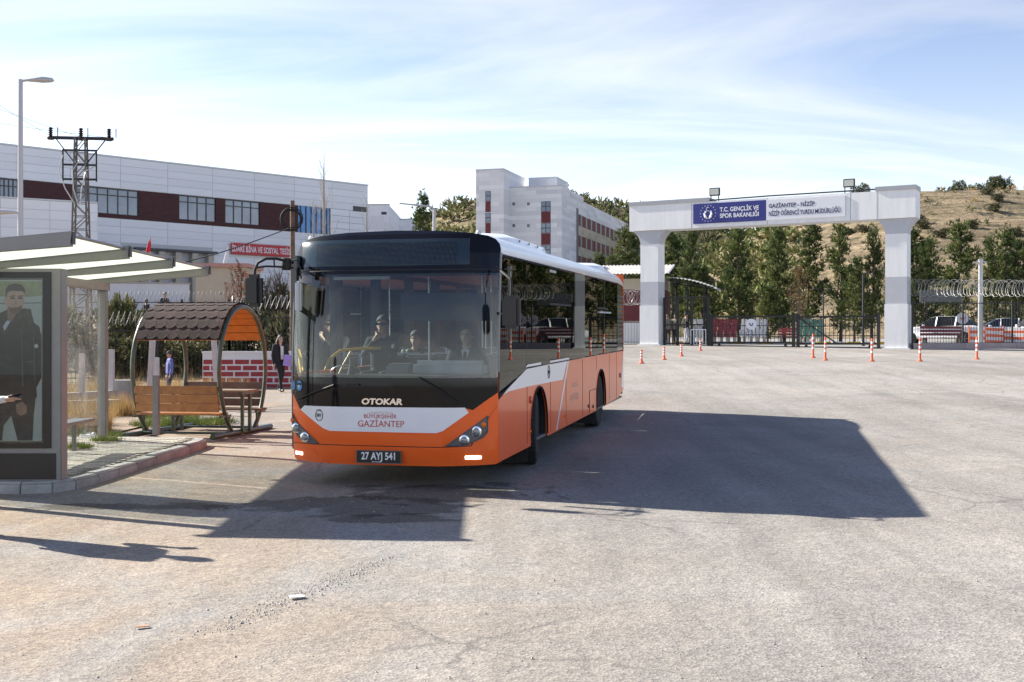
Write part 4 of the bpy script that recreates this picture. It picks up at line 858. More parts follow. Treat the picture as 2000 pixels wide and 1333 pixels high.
# ------------------------------------------------------------------ oval picnic shelter
gz = empty('picnic_shelter', onz(-5.42, 20.3), R(-10), 'oval picnic shelter with brown shingle roof, green steel hoops and wooden benches', 'picnic shelter')
green = mat('green_steel', (.045, .075, .05), .4, var=.2, scale=6, coat=.3); wood = mat('bench_wood', (.42, .19, .055), .55, orand=.2, col2=(.26, .11, .035), scale=7, bump=.2, bscale=30)
wood_g = mat('grey_wood', (.20, .145, .11), .7, col2=(.13, .09, .07), scale=7); ply = mat('orange_boards', (.62, .20, .03), .5, var=.18, scale=6)
ov = [(-.46, .06), (-.68, .27), (-.86, .56), (-.97, .88), (-1.0, 1.18), (-.95, 1.48), (-.83, 1.74), (-.62, 1.99), (-.34, 2.15), (0, 2.21)]
ov = ov + [(-a, b) for a, b in ov[-2::-1]]
def spl(pts, n=4):
    o = []
    for i in range(len(pts) - 1):
        p0 = pts[max(i - 1, 0)]; p1 = pts[i]; p2 = pts[i + 1]; p3 = pts[min(i + 2, len(pts) - 1)]
        for k in range(n):
            t_ = k / n; o.append(tuple(.5 * (2 * p1[d] + (p2[d] - p0[d]) * t_ + (2 * p0[d] - 5 * p1[d] + 4 * p2[d] - p3[d]) * t_ ** 2 + (3 * p1[d] - p0[d] - 3 * p2[d] + p3[d]) * t_ ** 3) for d in range(2)))
    return o + [pts[-1]]
ovs = spl(ov)
LX = .77
for s in (-1, 1):
    q = MB(); q.tube([(s * LX, a, b) for a, b in ovs], .038, 10); hp = q.build('hoop', green, gz, smooth=50)
    q = MB(); q.tube([(s * LX, -1.25, .05), (s * LX, 1.25, .05)], .05, 10); q.build('skid', green, hp, smooth=50)
for y in (-.7, .7):
    q = MB(); q.tube([(-LX, y, .07), (LX, y, .07)], .022, 8); q.build('floor_tube', green, gz, smooth=50)
top_ = [p for p in ovs if p[1] >= 1.60]
# arc-length table over the roof
acc = [0]
for a, b in zip(top_, top_[1:]): acc.append(acc[-1] + math.hypot(b[0] - a[0], b[1] - a[1]))
def arc(s, off=0.):
    s = max(0, min(acc[-1], s))
    for i in range(len(acc) - 1):
        if s <= acc[i + 1] + 1e-9:
            t_ = (s - acc[i]) / (acc[i + 1] - acc[i]); a = Vector(top_[i]); b = Vector(top_[i + 1]); d = (b - a).normalized(); p = a.lerp(b, t_); nn = Vector((-d.y, d.x)); return p + nn * off
    return Vector(top_[-1])
q = MB(); k_ = 24
for i in range(k_ + 1):
    for off in (.05, .062):
        p = arc(acc[-1] * i / k_, off)
        for x in (-LX + .02, LX - .02): q.v.append((x, p.x, p.y))
for i in range(k_):
    a = i * 4; b = a + 4; q.f += [(a, a + 1, b + 1, b), (a + 2, b + 2, b + 3, a + 3), (a, b, b + 2, a + 2), (a + 1, a + 3, b + 3, b + 1)]
q.mi = [0] * len(q.f); deck = q.build('roof_deck', mat('roof_felt', (.02, .018, .018), .9, var=.3, scale=12), gz, smooth=40)
for i in range(14):   # orange boards under the roof
    a = arc(acc[-1] * (i + .05) / 14, .02); b = arc(acc[-1] * (i + .95) / 14, .02); a2 = arc(acc[-1] * (i + .05) / 14, .045); b2 = arc(acc[-1] * (i + .95) / 14, .045)
    q = MB(); q.prism([tuple(a), tuple(b), tuple(b2), tuple(a2)], (-LX + .03, LX - .03), 'x'); q.build('lining_board', ply, gz)
shm = [mat('shingle_%d' % i, c, .95, var=.3, scale=25, bump=.6, bscale=120) for i, c in enumerate([(.042, .026, .023), (.05, .03, .026), (.036, .023, .021), (.06, .034, .029)])]
sw = .19; rows = 11; rh = acc[-1] / (rows + .3); rnd = random.Random(5)
for half in (0, 1):
    for r in range(6):
        s0 = .05 + r * rh if half == 0 else acc[-1] - .05 - r * rh; sg = 1 if half == 0 else -1; x = -LX + .02 - (sw / 2 if r % 2 else 0)
        while x < LX - .03:
            a0, a1 = max(x, -LX + .02), min(x + sw, LX - .02)
            if a1 - a0 > .03:
                q = MB(); cols = 5; vs = []
                for lay in (0, .007):
                    for i in range(3):
                        for j in range(cols):
                            t_ = j / (cols - 1); xx = lerp(a0 + .002, a1 - .002, t_); drop = .055 * (1 - abs(2 * ((xx - x) / sw) - 1) ** 2.2)
                            s_ = s0 + sg * (lerp(-drop, rh * 1.12, i / 2)); p = arc(s_, .066 + lay + .012 * (1 - i / 2)); vs.append((xx, p.x, p.y))
                n_ = cols; o3 = 3 * n_; fs = []
                for i in range(2):
                    for j in range(cols - 1): fs += [(i * n_ + j, i * n_ + j + 1, (i + 1) * n_ + j + 1, (i + 1) * n_ + j), (o3 + i * n_ + j, o3 + (i + 1) * n_ + j, o3 + (i + 1) * n_ + j + 1, o3 + i * n_ + j + 1)]
                fs += [(j, o3 + j, o3 + j + 1, j + 1) for j in range(cols - 1)] + [(0, n_, o3 + n_, o3), (cols - 1, o3 + cols - 1, o3 + n_ + cols - 1, n_ + cols - 1)]
                q.add(vs, fs); q.build('shingle', shm[rnd.randrange(4)], deck)
            x += sw
for s in (-1, 1):
    for k in range(3):
        z = .44 + k * .148; y = s * (.93 + .03 * k); q = MB(); q.box(-LX + .03, LX - .03, y - .02, y + .02, z, z + .135); q.build('backrest_plank', wood if s < 0 else wood_g, gz, bevel=.008)
    for k in range(3):
        y = s * (.86 - k * .125); q = MB(); q.box(-LX + .03, LX - .03 + (.1 if s > 0 else 0), y - .055, y + .055, .38, .415); q.build('seat_plank', wood if s < 0 else wood_g, gz, bevel=.008)
    for x in (-LX, LX):
        q = MB(); q.bar((x, s * .95, .36), (x, s * .55, .36), .04); q.bar((x, s * .6, .36), (x, s * .62, .06), .035); q.build('seat_bracket', green, gz)
for k in range(4):
    y = -.21 + k * .14; q = MB(); q.box(-.55, .95, y - .063, y + .063, .74, .775); q.build('table_plank', mat('table_wood', (.30, .24, .17), .7, col2=(.22, .17, .12), scale=6), gz, bevel=.006)
for x in (-.45, .82):
    for y in (-.16, .16):
        q = MB(); q.box(x - .025, x + .025, y - .025, y + .025, .05, .74); q.build('table_leg', green, gz)
q = MB(); q.box(.78, .86, -.27, .27, .70, .74); q.box(-.49, -.41, -.27, .27, .70, .74); q.build('table_rail', green, gz)

# ------------------------------------------------------------------ people in the yard
pl_ = person('pedestrian', 'person with a phone cut off by the left picture edge in front of the poster', (-5.21, 10.72, zg(-5.21, 10.72) + .0), R(90), dict(wR=(.12, -.44, 1.14), eR=(.24, -.12, 1.10), wL=(-.22, -.05, .80), aL=(-.1, -.25, .09), tL=(-.1, -.42, .05), kL=(-.1, -.22, .5), aR=(.1, .30, .13), tR=(.1, .16, .05), kR=(.1, .06, .5)), (.55, .56, .58), (.03, .03, .035), scale=1.07, voxel=.012, hair=(.03, .02, .015))
q = MB(); q.box(-.04, .04, -.015, .11, -.006, .006); ph = q.build('phone', bblack, None, bevel=.004); ph.location = Vector(pl_.location) + Vector((.545, .09, 1.24)) ; ph.rotation_euler = (R(10), R(-20), R(-80)); tag(ph, 'black phone held by the person at the left picture edge', 'phone')
wp_ = ground_at(547, 767)
wm = person('pedestrian', 'woman in black coat and trousers walking past the brick wall', onz(-6.62, 33.2), R(35), dict(aL=(-.1, -.30, .10), tL=(-.1, -.46, .08), kL=(-.1, -.2, .52), aR=(.1, .34, .14), tR=(.1, .2, .05), kR=(.1, .08, .5), wR=(.2, -.2, .98), eR=(.25, .03, 1.15)), (.018, .018, .02), (.015, .015, .017), longhair=True, scale=.95, skin=(.5, .32, .25))
q = MB(); q.box(-.12, .12, -.01, .01, -.16, .16); fo = q.build('folder', mat('purple_folder', (.33, .24, .62), .5)); fo.location = Vector(wm.location) + Vector((.24, -.12, .92)); fo.rotation_euler = (0, .15, R(20)); tag(fo, 'purple folder carried by the woman in black', 'folder')
q = MB(); q.add([(-.05, -.13, 1.40), (.05, -.13, 1.40), (.045, -.15, 1.0), (-.045, -.15, 1.0)], [(0, 1, 2, 3)]); q.build('blouse', mat('blouse', (.6, .57, .52), .8), wm)
cp_ = at(331, 684, 30.5); person('child', 'child in blue jacket and dark cap behind the low wall', onz(cp_.x, 30.5), R(-60), {}, (.13, .15, .38), (.05, .05, .08), cap=(.05, .055, .05), scale=.72, bulk=1.15)
for u, v, rz, sc_ in ((286, 584, R(150), .80), (322, 571, R(60), .97)):
    p = at(u, v, 50); person('bystander', 'dark-clothed person %s on the terrace above the fence' % ('standing' if sc_ > .9 else 'bent over'), onz(p.x, 50), rz, {}, (.02, .02, .025), (.02, .02, .025), scale=sc_)
# ------------------------------------------------------------------ left background: administration building
clad = mat('white_cladding', (.76, .76, .77), .45, orand=.045, var=.05, scale=.5); joint = mat('cladding_joint', (.52, .52, .53), .8)
def brickm(name, c, mortar, s=1., rw=.25, rh_=.075):
    m = bpy.data.materials.new(name); m.use_nodes = True; t = m.node_tree; b = t.nodes['Principled BSDF']; b.inputs['Roughness'].default_value = .8
    tcn = t.nodes.new('ShaderNodeTexCoord'); sx = t.nodes.new('ShaderNodeSeparateXYZ'); cb = t.nodes.new('ShaderNodeCombineXYZ'); t.links.new(tcn.outputs['Object'], sx.inputs[0]); t.links.new(sx.outputs['X'], cb.inputs['X']); t.links.new(sx.outputs['Z'], cb.inputs['Y'])
    br = t.nodes.new('ShaderNodeTexBrick'); br.inputs['Color1'].default_value = (*c, 1); br.inputs['Color2'].default_value = tuple(x * .75 for x in c) + (1,); br.inputs['Mortar'].default_value = (*mortar, 1); br.inputs['Scale'].default_value = s; br.inputs['Brick Width'].default_value = rw; br.inputs['Row Height'].default_value = rh_; br.inputs['Mortar Size'].default_value = .006
    t.links.new(cb.outputs[0], br.inputs['Vector']); t.links.new(br.outputs['Color'], b.inputs['Base Color']); return m
maroon = brickm('maroon_brick', (.075, .024, .022), (.05, .02, .02))
wframe = mat('window_frame', (.03, .03, .035), .4); pane_m = mat('window_pane', (.10, .14, .20), .06, spec=.8, col2=(.22, .27, .33), scale=.35)
def facade_frame(P0, P1, z0):
    """matrix: x along the facade, y into the building, z up"""
    d = (Vector((*P1, 0)) - Vector((*P0, 0))).normalized(); n = Vector((-d.y, d.x, 0)); M = Matrix(((*d, 0), (*n, 0), (0, 0, 1, 0), (0, 0, 0, 1))).transposed(); M.translation = Vector((*P0, z0)); return M
def on_facade(M, u, v):
    Mi = M.inverted(); o = Mi @ Vector((0, 0, CH)); d = Mi @ at(u, v, 50) - o; t = -o.y / d.y; p = o + d * t; return p.x, p.z
def window(parent, x0, x1, z0, z1, nc, nr, split=None, depth=.12, fw=.07):
    """framed window with its own panes"""
    q = MB(); q.box(x0, x1, depth - .02, depth + .05, z0, z1); w_ = q.build('window', mat('window_reveal', (.03, .03, .035), .6), parent)
    q = MB(); xs_ = [lerp(x0, x1, i / nc) for i in range(nc + 1)]; zs_ = [z0] + (split or [lerp(z0, z1, i / nr) for i in range(1, nr)]) + [z1]
    for x in xs_: q.box(x - fw / 2, x + fw / 2, depth - .10, depth - .03, z0, z1)
    for z in zs_: q.box(x0, x1, depth - .098, depth - .032, z - fw / 2, z + fw / 2)
    q.build('window_frame', wframe, w_)
    for a, b in zip(xs_, xs_[1:]):
        for c, d in zip(zs_, zs_[1:]):
            q = MB(); q.box(a + fw / 2, b - fw / 2, depth - .055, depth - .045, c + fw / 2, d - fw / 2); q.build('pane', pane_m, w_)
    return w_
def panels(parent, x0, x1, z0, z1, pw_, ph_, y=-.03, holes=()):
    """cladding sheets, each its own piece, with open joints"""
    unit = bpy.data.meshes.get('cladding_unit')
    if unit is None:
        q = MB(); q.box(0, 1, 0, .03, 0, 1); o = q.build('cladding_unit', clad); unit = o.data; bpy.data.objects.remove(o); unit.name = 'cladding_unit'
    r = 0; z = z0
    nz_ = max(1, round((z1 - z0) / ph_)); hz_ = (z1 - z0) / nz_; nx_ = max(1, round((x1 - x0) / pw_)); wx_ = (x1 - x0) / nx_
    for i in range(nz_):
        for j in range(nx_):
            a, b, c, d = x0 + j * wx_, x0 + (j + 1) * wx_, z0 + i * hz_, z0 + (i + 1) * hz_
            if any(a < h[1] - .05 and b > h[0] + .05 and c < h[3] - .05 and d > h[2] + .05 for h in holes): continue
            o = obj('cladding_panel', unit, parent); o.location = (a + .012, y, c + .012); o.scale = (b - a - .024, 1, d - c - .024)
A0, A1 = (-33.0, 75.0), (-11.8, 95.0)
dA = Vector((A1[0] - A0[0], A1[1] - A0[1], 0)).normalized()
AS = (A0[0] - dA.x * 6, A0[1] - dA.y * 6); FM = facade_frame(AS, A1, 0)
adm = empty('administration_building', (0, 0, 0), 0, 'long white clad administration building with dark red window band on the left', 'building'); adm.matrix_world = FM
LA = (Vector((*A1, 0)) - Vector((*AS, 0))).length
def fa(u, v): return on_facade(FM, u, v)
ztop = fa(300, 314.5)[1]; zb1 = fa(300, 375)[1]; zb0 = fa(300, 432)[1]; xe = fa(645, 400)[0]
q = MB(); q.box(0, LA, .28, 16, 2, ztop - .05); q.box(0, LA, .005, .28, 2, zb0); q.box(0, LA, .005, .28, zb1, ztop - .05); q.build('wall', joint, adm)
q = MB(); q.box(-.02, LA + .05, -.06, .3, ztop - .05, ztop + .06); q.build('coping', mat('coping', (.5, .5, .5), .4, .3), adm)
panels(adm, 0, LA, zb1 + .02, ztop - .06, 3.4, .53)
panels(adm, 0, LA, 4.2, zb0 - .02, 3.4, .53, holes=[(fa(268, 500)[0], fa(412, 500)[0], 3, fa(340, 488)[1])])
panels(adm, xe, LA, zb0, zb1, 2.2, .53)
wins = [(0, 35), (150, 270), (350, 421), (440, 507)]
prev = 0
for a, b in wins + [(582, 643)]:
    x0, x1 = fa(a, 400)[0], fa(b, 400)[0]
    if x0 > prev:
        q = MB(); q.box(prev, x0, -.02, .03, zb0, zb1); q.build('brick_band', maroon, adm)
    if a != 582: q = MB(); q.box(x0, x1, -.021, .029, zb0, zb0 + .28); q.build('sill_band', maroon, adm); window(adm, x0, x1, zb0 + .28, zb1 - .06, 4 if b - a < 100 else 6, 2, [lerp(zb0 + .28, zb1, .72)], depth=.14)
    else:
        q = MB(); q.box(x0, x1, .02, .05, zb0 - .4, zb1); q.build('blue_panel', mat('blue_panel', (.10, .30, .62), .3), adm)
        for k in range(6):
            xx = lerp(x0, x1, (k + .5) / 6); q = MB(); q.box(xx - .05, xx + .05, -.02, .06, zb0 - .4, zb1); q.build('panel_mullion', wframe, adm)
    prev = x1
x0, z1 = fa(689, 402); x1, z0 = fa(717, 415); q = MB(); q.box(x0, x1, -.035, .02, z0, z1); q.build('slot_window', wframe, adm)
# red name board
x0, z1 = fa(448, 474); x1, z0 = fa(563, 503); zm = (z0 + z1) / 2
sg = empty('name_board', (0, 0, 0), 0, 'red name board with white lettering on the administration building', 'sign'); sg.matrix_world = FM
q = MB(); q.box(x0, x1, -.30, -.22, z0, z1); q.build('board', mat('board_red', (.50, .03, .035), .5), sg)
text_mesh('lettering', 'İDARİ BİNA VE SOSYAL TESİS', .62, ptx, sg, facing(((x0 + x1) / 2, -.305, zm - .22), (1, 0, 0), (0, -1, 0)), xs=.60, bold=.008)
# covered entrance below
ex0, ez1 = fa(268, 487); ex1, ez0 = fa(412, 560)
q = MB(); q.box(ex0, ex1, .3, .4, ez0 - 2, ez1); q.build('entrance_recess', mat('entrance_dark', (.10, .085, .065), .8, var=.3, scale=.5), adm)
q = MB(); q.box(ex0 - .3, ex1 + .3, -.5, .29, ez1 - .05, ez1 + .12); q.build('entrance_beam', wframe, adm)
for k in range(5):
    xx = lerp(ex0 + .3, ex1 - .3, k / 4); q = MB(); q.box(xx - .22, xx + .22, -.6, -.2, ez0 - 2.5, ez1 - .1); q.build('entrance_column', mat('beige_wall', (.46, .40, .31), .8, var=.06, scale=2), adm)
# lower wing nearer to the road
W0 = (-36.5, 63.0); W1v = at(190, 0, 70); wd = Vector((W1v.x - W0[0], W1v.y - W0[1], 0)); WM = facade_frame(W0, (W1v.x, W1v.y), 0)
wing = empty('low_wing', (0, 0, 0), 0, 'lower white clad wing in front of the administration building at far left', 'building'); wing.matrix_world = WM
zw = on_facade(WM, 100, 391)[1]; lw = wd.length
q = MB(); q.box(0, lw, 0, 4, 2, zw - .03); q.build('wall', joint, wing); panels(wing, 0, lw, 3.9, zw - .05, 2.6, .53); q = MB(); q.box(-.02, lw + .03, -.05, .3, zw - .03, zw + .05); q.build('coping', MATS['coping'], wing)
q = MB(); q.v = []; q.box(lw + .002, lw + .03, 0, 4, 4, zw - .05); q.build('end_cladding', clad, wing)
# white retaining wall and beige hut
p0 = at(205, 0, 60); p1 = at(345, 0, 62); RM = facade_frame((p0.x - 6, 59.2), (p1.x, p1.y), 0); zr = at(0, 553, 61).z
rw = empty('retaining_wall', (0, 0, 0), 0, 'plain white retaining wall under the administration building', 'wall'); rw.matrix_world = RM
q = MB(); q.box(0, 10.2, 0, .3, 1.5, zr); q.build('wall_face', mat('white_render', (.60, .62, .66), .7, var=.04, scale=1), rw)
q = MB(); q.box(-.05, 10.25, -.05, .35, zr, zr + .08); q.build('wall_cap', concrete, rw)
bp0 = at(382, 600, 54); bp1 = at(482, 600, 54)
hut = empty('beige_hut', (bp0.x, 54, 1.5), 0, 'small beige rendered hut with a pink roof edge behind the fence', 'hut'); ww = bp1.x - bp0.x; hh = at(0, 522, 54).z - 1.5
q = MB(); q.box(0, ww, 0, 3, 0, hh); q.build('wall', MATS['beige_wall'], hut); q = MB(); q.box(-.12, ww + .12, -.15, 3.1, hh, hh + .18); q.build('roof_edge', mat('pink_edge', (.45, .24, .2), .7), hut)
q = MB(); q.box(ww * .58, ww * .98, -.02, .05, hh * .3, hh * .8); q.build('hut_panel', mat('tan_panel', (.42, .30, .22), .7), hut); q = MB(); q.box(ww * .05, ww * .18, -.03, .05, hh * .05, hh * .32); q.build('hut_door', wframe, hut)
# low white blocks beyond
def block(name, label, u0, u1, vt, Y, slots=(), depth=14, zb_=2., m_=None):
    a = at(u0, vt, Y); b = at(u1, vt, Y); r = empty(name, (a.x, Y, zb_), 0, label, 'building'); wd_ = b.x - a.x; h_ = a.z - zb_
    q = MB(); q.box(0, wd_, 0, depth, 0, h_); q.build('wall', m_ or clad2, r); q = MB(); q.box(-.03, wd_ + .03, -.05, .4, h_, h_ + .12); q.build('coping', MATS['coping'], r)
    for (sa, sb, va, vb) in slots:
        pa_ = at(sa, va, Y); pb_ = at(sb, vb, Y); q = MB(); q.box(pa_.x - a.x, pb_.x - a.x, -.04, .1, pb_.z - zb_, pa_.z - zb_); q.build('window', wframe, r)
    return r
clad2 = brickm('far_cladding', (.78, .78, .79), (.58, .58, .6), 1., 3.2, .62)
block('low_block', 'low white building just right of the administration building', 717, 760, 400.5, 112, [(745, 755, 414, 419)])
block('low_block', 'flat white building low behind the bus roof', 756, 812, 429, 122, [(720, 735, 444, 447)])
# lamp post
def lamp_post(name, label, u, vt, Y, heads, r=.055, group=None, dark=False):
    p = at(u, vt, Y); z0 = zg(p.x, Y); h = p.z - z0; m_ = dark_iron if dark else mat('lamp_grey', (.44, .44, .46), .45, .2)
    o = empty(name, (p.x, Y, z0), 0, label, 'street lamp', group); q = MB(); q.tube([(0, 0, 0), (0, 0, h)], [r * 1.5, r], 10); q.lathe([(r * 2.6, 0), (r * 2.6, .03), (r * 1.7, .06)], (0, 0, 0), 12); q.build('pole', m_, o, smooth=50)
    for dx, zz_, ln, rise, kind in heads:
        hz_ = h + zz_; s = 1 if dx > 0 else -1; q = MB(); q.tube([(0, 0, hz_), (dx * .25, 0, hz_ + rise * .6), (dx, 0, hz_ + rise)], r * .6, 8); q.build('lamp_arm', m_, o, smooth=50)
        q = MB(); x0 = dx; x1 = dx + s * ln
        if kind == 'cobra': q.tube([(x0 - s * .03, 0, hz_ + rise), (lerp(x0, x1, .2), 0, hz_ + rise + .01), (lerp(x0, x1, .6), 0, hz_ + rise + .02), (lerp(x0, x1, .92), 0, hz_ + rise), (x1, 0, hz_ + rise - .03)], [.04, .075, .12, .085, .02], 12); q.v = [(x, y, (z - hz_ - rise) * .62 + hz_ + rise) for x, y, z in q.v]
        else: q.box(min(x0, x1), max(x0, x1), -.09, .09, hz_ + rise - .03, hz_ + rise + .03, Matrix.Translation((x0, 0, hz_ + rise)) @ Matrix.Rotation(-s * .1, 4, 'Y') @ Matrix.Translation((-x0, 0, -hz_ - rise)))
        hd_ = q.build('lamp_head', m_, o, smooth=50)
    return o
lamp_post('street_lamp', 'tall grey street lamp with two heads left of the lattice pole', 40, 155, 28.5, [(.14, -.06, .68, .04, 'cobra'), (-.10, -3.24, .75, -.02, 'cobra')])
lamp_post('street_lamp', 'grey street lamp with a long flat arm showing above the bus roof', 848, 408, 62, [(-1.1, 0, .75, .22, 'led')], r=.08)
# lattice pole
lp = empty('lattice_pole', onz(at(158, 0, 45).x, 45), R(8), 'grey steel lattice power pole with three insulators on its crossarm', 'power pole'); h0 = at(158, 270, 45).z - lp.location.z
lsteel = mat('lattice_steel', (.15, .135, .12), .6, .3, var=.2, scale=6)
def wdt(z): return lerp(.36, .19, z / h0)
for sx_ in (-1, 1):
    for sy_ in (-1, 1): q = MB(); q.bar((sx_ * wdt(0), sy_ * wdt(0), 0), (sx_ * wdt(h0), sy_ * wdt(h0), h0), .06); q.build('leg', lsteel, lp)
n_ = 16
for k in range(n_):
    za_, zb_ = h0 * k / n_, h0 * (k + 1) / n_; a, b = wdt(za_), wdt(zb_); s = 1 if k % 2 else -1; q = MB()
    for sy_ in (-1, 1): q.bar((-a * s, sy_ * a, za_), (b * s, sy_ * b, zb_), .03); q.bar((sy_ * a, -a * s, za_), (sy_ * b, b * s, zb_), .03); q.bar((-a, sy_ * a, za_), (a, sy_ * a, za_), .025)
    q.build('bracing', lsteel, lp)
q = MB(); q.bar((-1.12, 0, h0), (1.22, 0, h0), .09, .12); arm = q.build('crossarm', dark_iron, lp)
q = MB()
for s in (-1, 1): q.bar((s * .95, 0, h0), (s * .2, 0, h0 - 1.0), .04); q.bar((s * .62, -.2, h0 - .5), (s * .62, -.2, h0 - 1.7), .05); 
for k in range(3): q.bar((-.64, -.2, h0 - .5 - k * .56), (.64, -.2, h0 - .5 - k * .56), .07)
q.build('switch_frame', dark_iron, lp)
ins = mat('insulator', (.03, .018, .015), .25)
for k, x in enumerate((-1.12, 0, 1.05)):
    q = MB(); q.lathe([(.03, .02), (.09, .08), (.04, .11), (.10, .16), (.04, .19), (.10, .24), (.04, .27), (.09, .32), (.06, .36)], (x, 0, h0 + .03), 12); q.lathe([(.12, -.08), (.14, 0), (.06, .06)], (x, 0, h0 + .0), 10); q.build('insulator', ins, lp, smooth=30)
    q = MB(); q.bar((x + .26, 0, h0 + .04), (x + .26, 0, h0 + .40), .03); q.build('arcing_rod', dark_iron, lp)
    q = MB(); q.tube([(-.62 + k * .6, -.22, h0 - .7 - .2 * k), (-.75 + k * .5, -.3, h0 - 1.3), (-.5 + k * .3, -.35, h0 - 2.0), (-.15 + k * .1, -.3, h0 - 2.6)], .022, 6); q.build('drop_cable', lgrey, lp, smooth=60)
    a = lp.matrix_basis @ Vector((x, 0, h0 + .05)); b = at([-60, -60, -60][k], [140, 165, 205][k], 45); b = a + (b - a) * 2.4; q = MB(); pts = [a.lerp(b, t_ / 12) - Vector((0, 0, .5 * math.sin(math.pi * t_ / 12))) for t_ in range(13)]; q.tube(pts, .007, 5)
    tag(q.build('power_line', dark_iron, smooth=60), ['lowest', 'middle', 'uppermost'][k] + ' of three thin power lines leaving the lattice pole to the left', 'power line', 'power lines')
# wooden pole with coil
pp = at(571, 392, 37); wpo = empty('utility_pole', onz(pp.x, 37), 0, 'weathered wooden pole with a coil of black cable behind the bus', 'utility pole'); hp_ = pp.z - wpo.location.z
q = MB(); q.tube([(0, 0, 0), (.01, 0, hp_ * .5), (0, 0, hp_)], [.10, .085, .07], 10); q.build('pole', mat('pole_wood', (.17, .12, .085), .9, col2=(.09, .06, .045), scale=9), wpo, smooth=50)
q = MB(); rnd = random.Random(2)
for k in range(7):
    r_ = rnd.uniform(.27, .36); cz = hp_ - .62 + rnd.uniform(-.04, .04); ty = rnd.uniform(-.3, .3); q.tube([(r_ * math.cos(R(a)), -.12 + ty * .12 * math.sin(R(a)), cz + r_ * math.sin(R(a))) for a in range(0, 360, 20)], .018, 5, closed=True)
q.build('cable_coil', rubber, wpo, smooth=60)
a = Vector((pp.x, 36.9, hp_ + wpo.location.z - .85)); b = at(262, 493, 30); b = a + (b - a) * 1.7; q = MB(); q.tube([a.lerp(b, t_ / 14) - Vector((0, 0, .5 * math.sin(math.pi * t_ / 14))) for t_ in range(15)], .016, 6); tag(q.build('overhead_cable', rubber, smooth=60), 'black overhead cable sagging from the coil pole to the left', 'cable')
# flags
for u, vt, Y, mcol, lab in ((293, 460, 66, (.5, .02, .03), 'small red flag on a thin pole in front of the entrance'), (445, 478, 70, (.7, .68, .68), 'furled pale flag on a pole beside the red name board')):
    p = at(u, vt, Y); f_ = empty('flag', onz(p.x, Y), 0, lab, 'flag'); h_ = p.z - f_.location.z; q = MB(); q.cyl((0, 0, 0), (0, 0, h_), .03, 8); q.build('flag_pole', galv, f_)
    q = MB(); q.tube([(.02, 0, h_ - .1), (-.05, -.02, h_ - .6), (-.16, 0, h_ - 1.2)], [.03, .12, .17], 6); q.v = [(x, y * .35, z) for x, y, z in q.v]; q.build('flag_cloth', mat('flag_%d' % int(mcol[1] * 100), mcol, .8), f_, smooth=60)

# ------------------------------------------------------------------ painted brick wall, fence, low walls on the left
bw = empty('painted_wall', onz(-9.4, 35.3), 0, 'low white wall painted with red bricks behind the oval shelter', 'wall'); bz = bw.location.z; hB = at(0, 690, 35.3).z - bz
q = MB(); q.box(0, 6.2, 0, .25, -.2, hB); q.build('wall_body', mat('wall_white', (.68, .68, .70), .7, var=.05, scale=3), bw); q = MB(); q.box(-.02, 6.22, -.03, .28, hB, hB + .06); q.build('wall_cap', MATS['wall_white'], bw)
redb = mat('painted_brick', (.30, .03, .035), .6, var=.2, scale=9)
for r in range(5):
    x = .03 - (.24 if r % 2 else 0)
    while x < 6.15:
        a, b = max(x, .02), min(x + .42, 6.18)
        if b - a > .05: q = MB(); q.box(a, b, -.012, .05, hB - .33 - r * .185, hB - .33 - r * .185 + .135); q.build('brick', redb, bw)
        x += .48
def fence(name, label, P0, P1, h, bay=2.2, step=.13, razor=0., m_=None, zb=None, rails=(.12, .95), group=None, bar=.016, coil_r=.22):
    a = Vector((*P0, 0)); b = Vector((*P1, 0)); d = (b - a); l = d.length; d /= l; m_ = m_ or dark_iron; o = empty(name, onz(*P0), 0, label, 'fence', group); oz = o.location.z
    def pt(s, z): p = a + d * s; return Vector((p.x - a.x, p.y - a.y, (zg(p.x, p.y) if zb is None else zb) - oz + z))
    nb = max(1, round(l / bay))
    for i in range(nb + 1): q = MB(); q.bar(pt(l * i / nb, -.1), pt(l * i / nb, h + .05), .07); q.build('post', m_, o)
    for i in range(nb):
        s0, s1 = l * i / nb, l * (i + 1) / nb
        for rr in rails: q = MB(); q.bar(pt(s0, h * rr), pt(s1, h * rr), .035); q.build('rail', m_, o)
        q = MB(); k = max(1, round((s1 - s0) / step))
        for j in range(1, k): q.bar(pt(lerp(s0, s1, j / k), .06), pt(lerp(s0, s1, j / k), h), bar)
        struct(q.build('bars', m_, o), 'stuff')
    if razor:
        pts = []; turns = int(l / .17); 
        for i in range(turns * 10):
            s = l * i / (turns * 10); an = 2 * math.pi * i / 10; p = pt(s, razor); nn = Vector((-d.y, d.x, 0)); r_ = coil_r * (1 + .12 * math.sin(i * .37)); pts.append(p + nn * r_ * math.cos(an) + Vector((0, 0, r_ * math.sin(an))) + d * .05 * math.sin(an))
        q = MB(); q.tube(pts, .009, 4); q.build('razor_wire', mat('razor', (.35, .35, .35), .45, .6), o, smooth=60)
    return o
fence('iron_fence', 'black iron fence with razor wire behind the picnic shelter', (-17.5, 35.0), (-9.0, 37.0), 1.75, razor=2.05)
fence('iron_fence', 'black iron fence above the painted brick wall by the wooden pole', (-9.0, 37.0), (-3.0, 38.4), 2.1, razor=2.5)
fence('iron_fence', 'dark fence up on the terrace before the beige hut', (-17.2, 47.0), (-9.5, 47.0), 1.6, razor=1.75, step=.5)
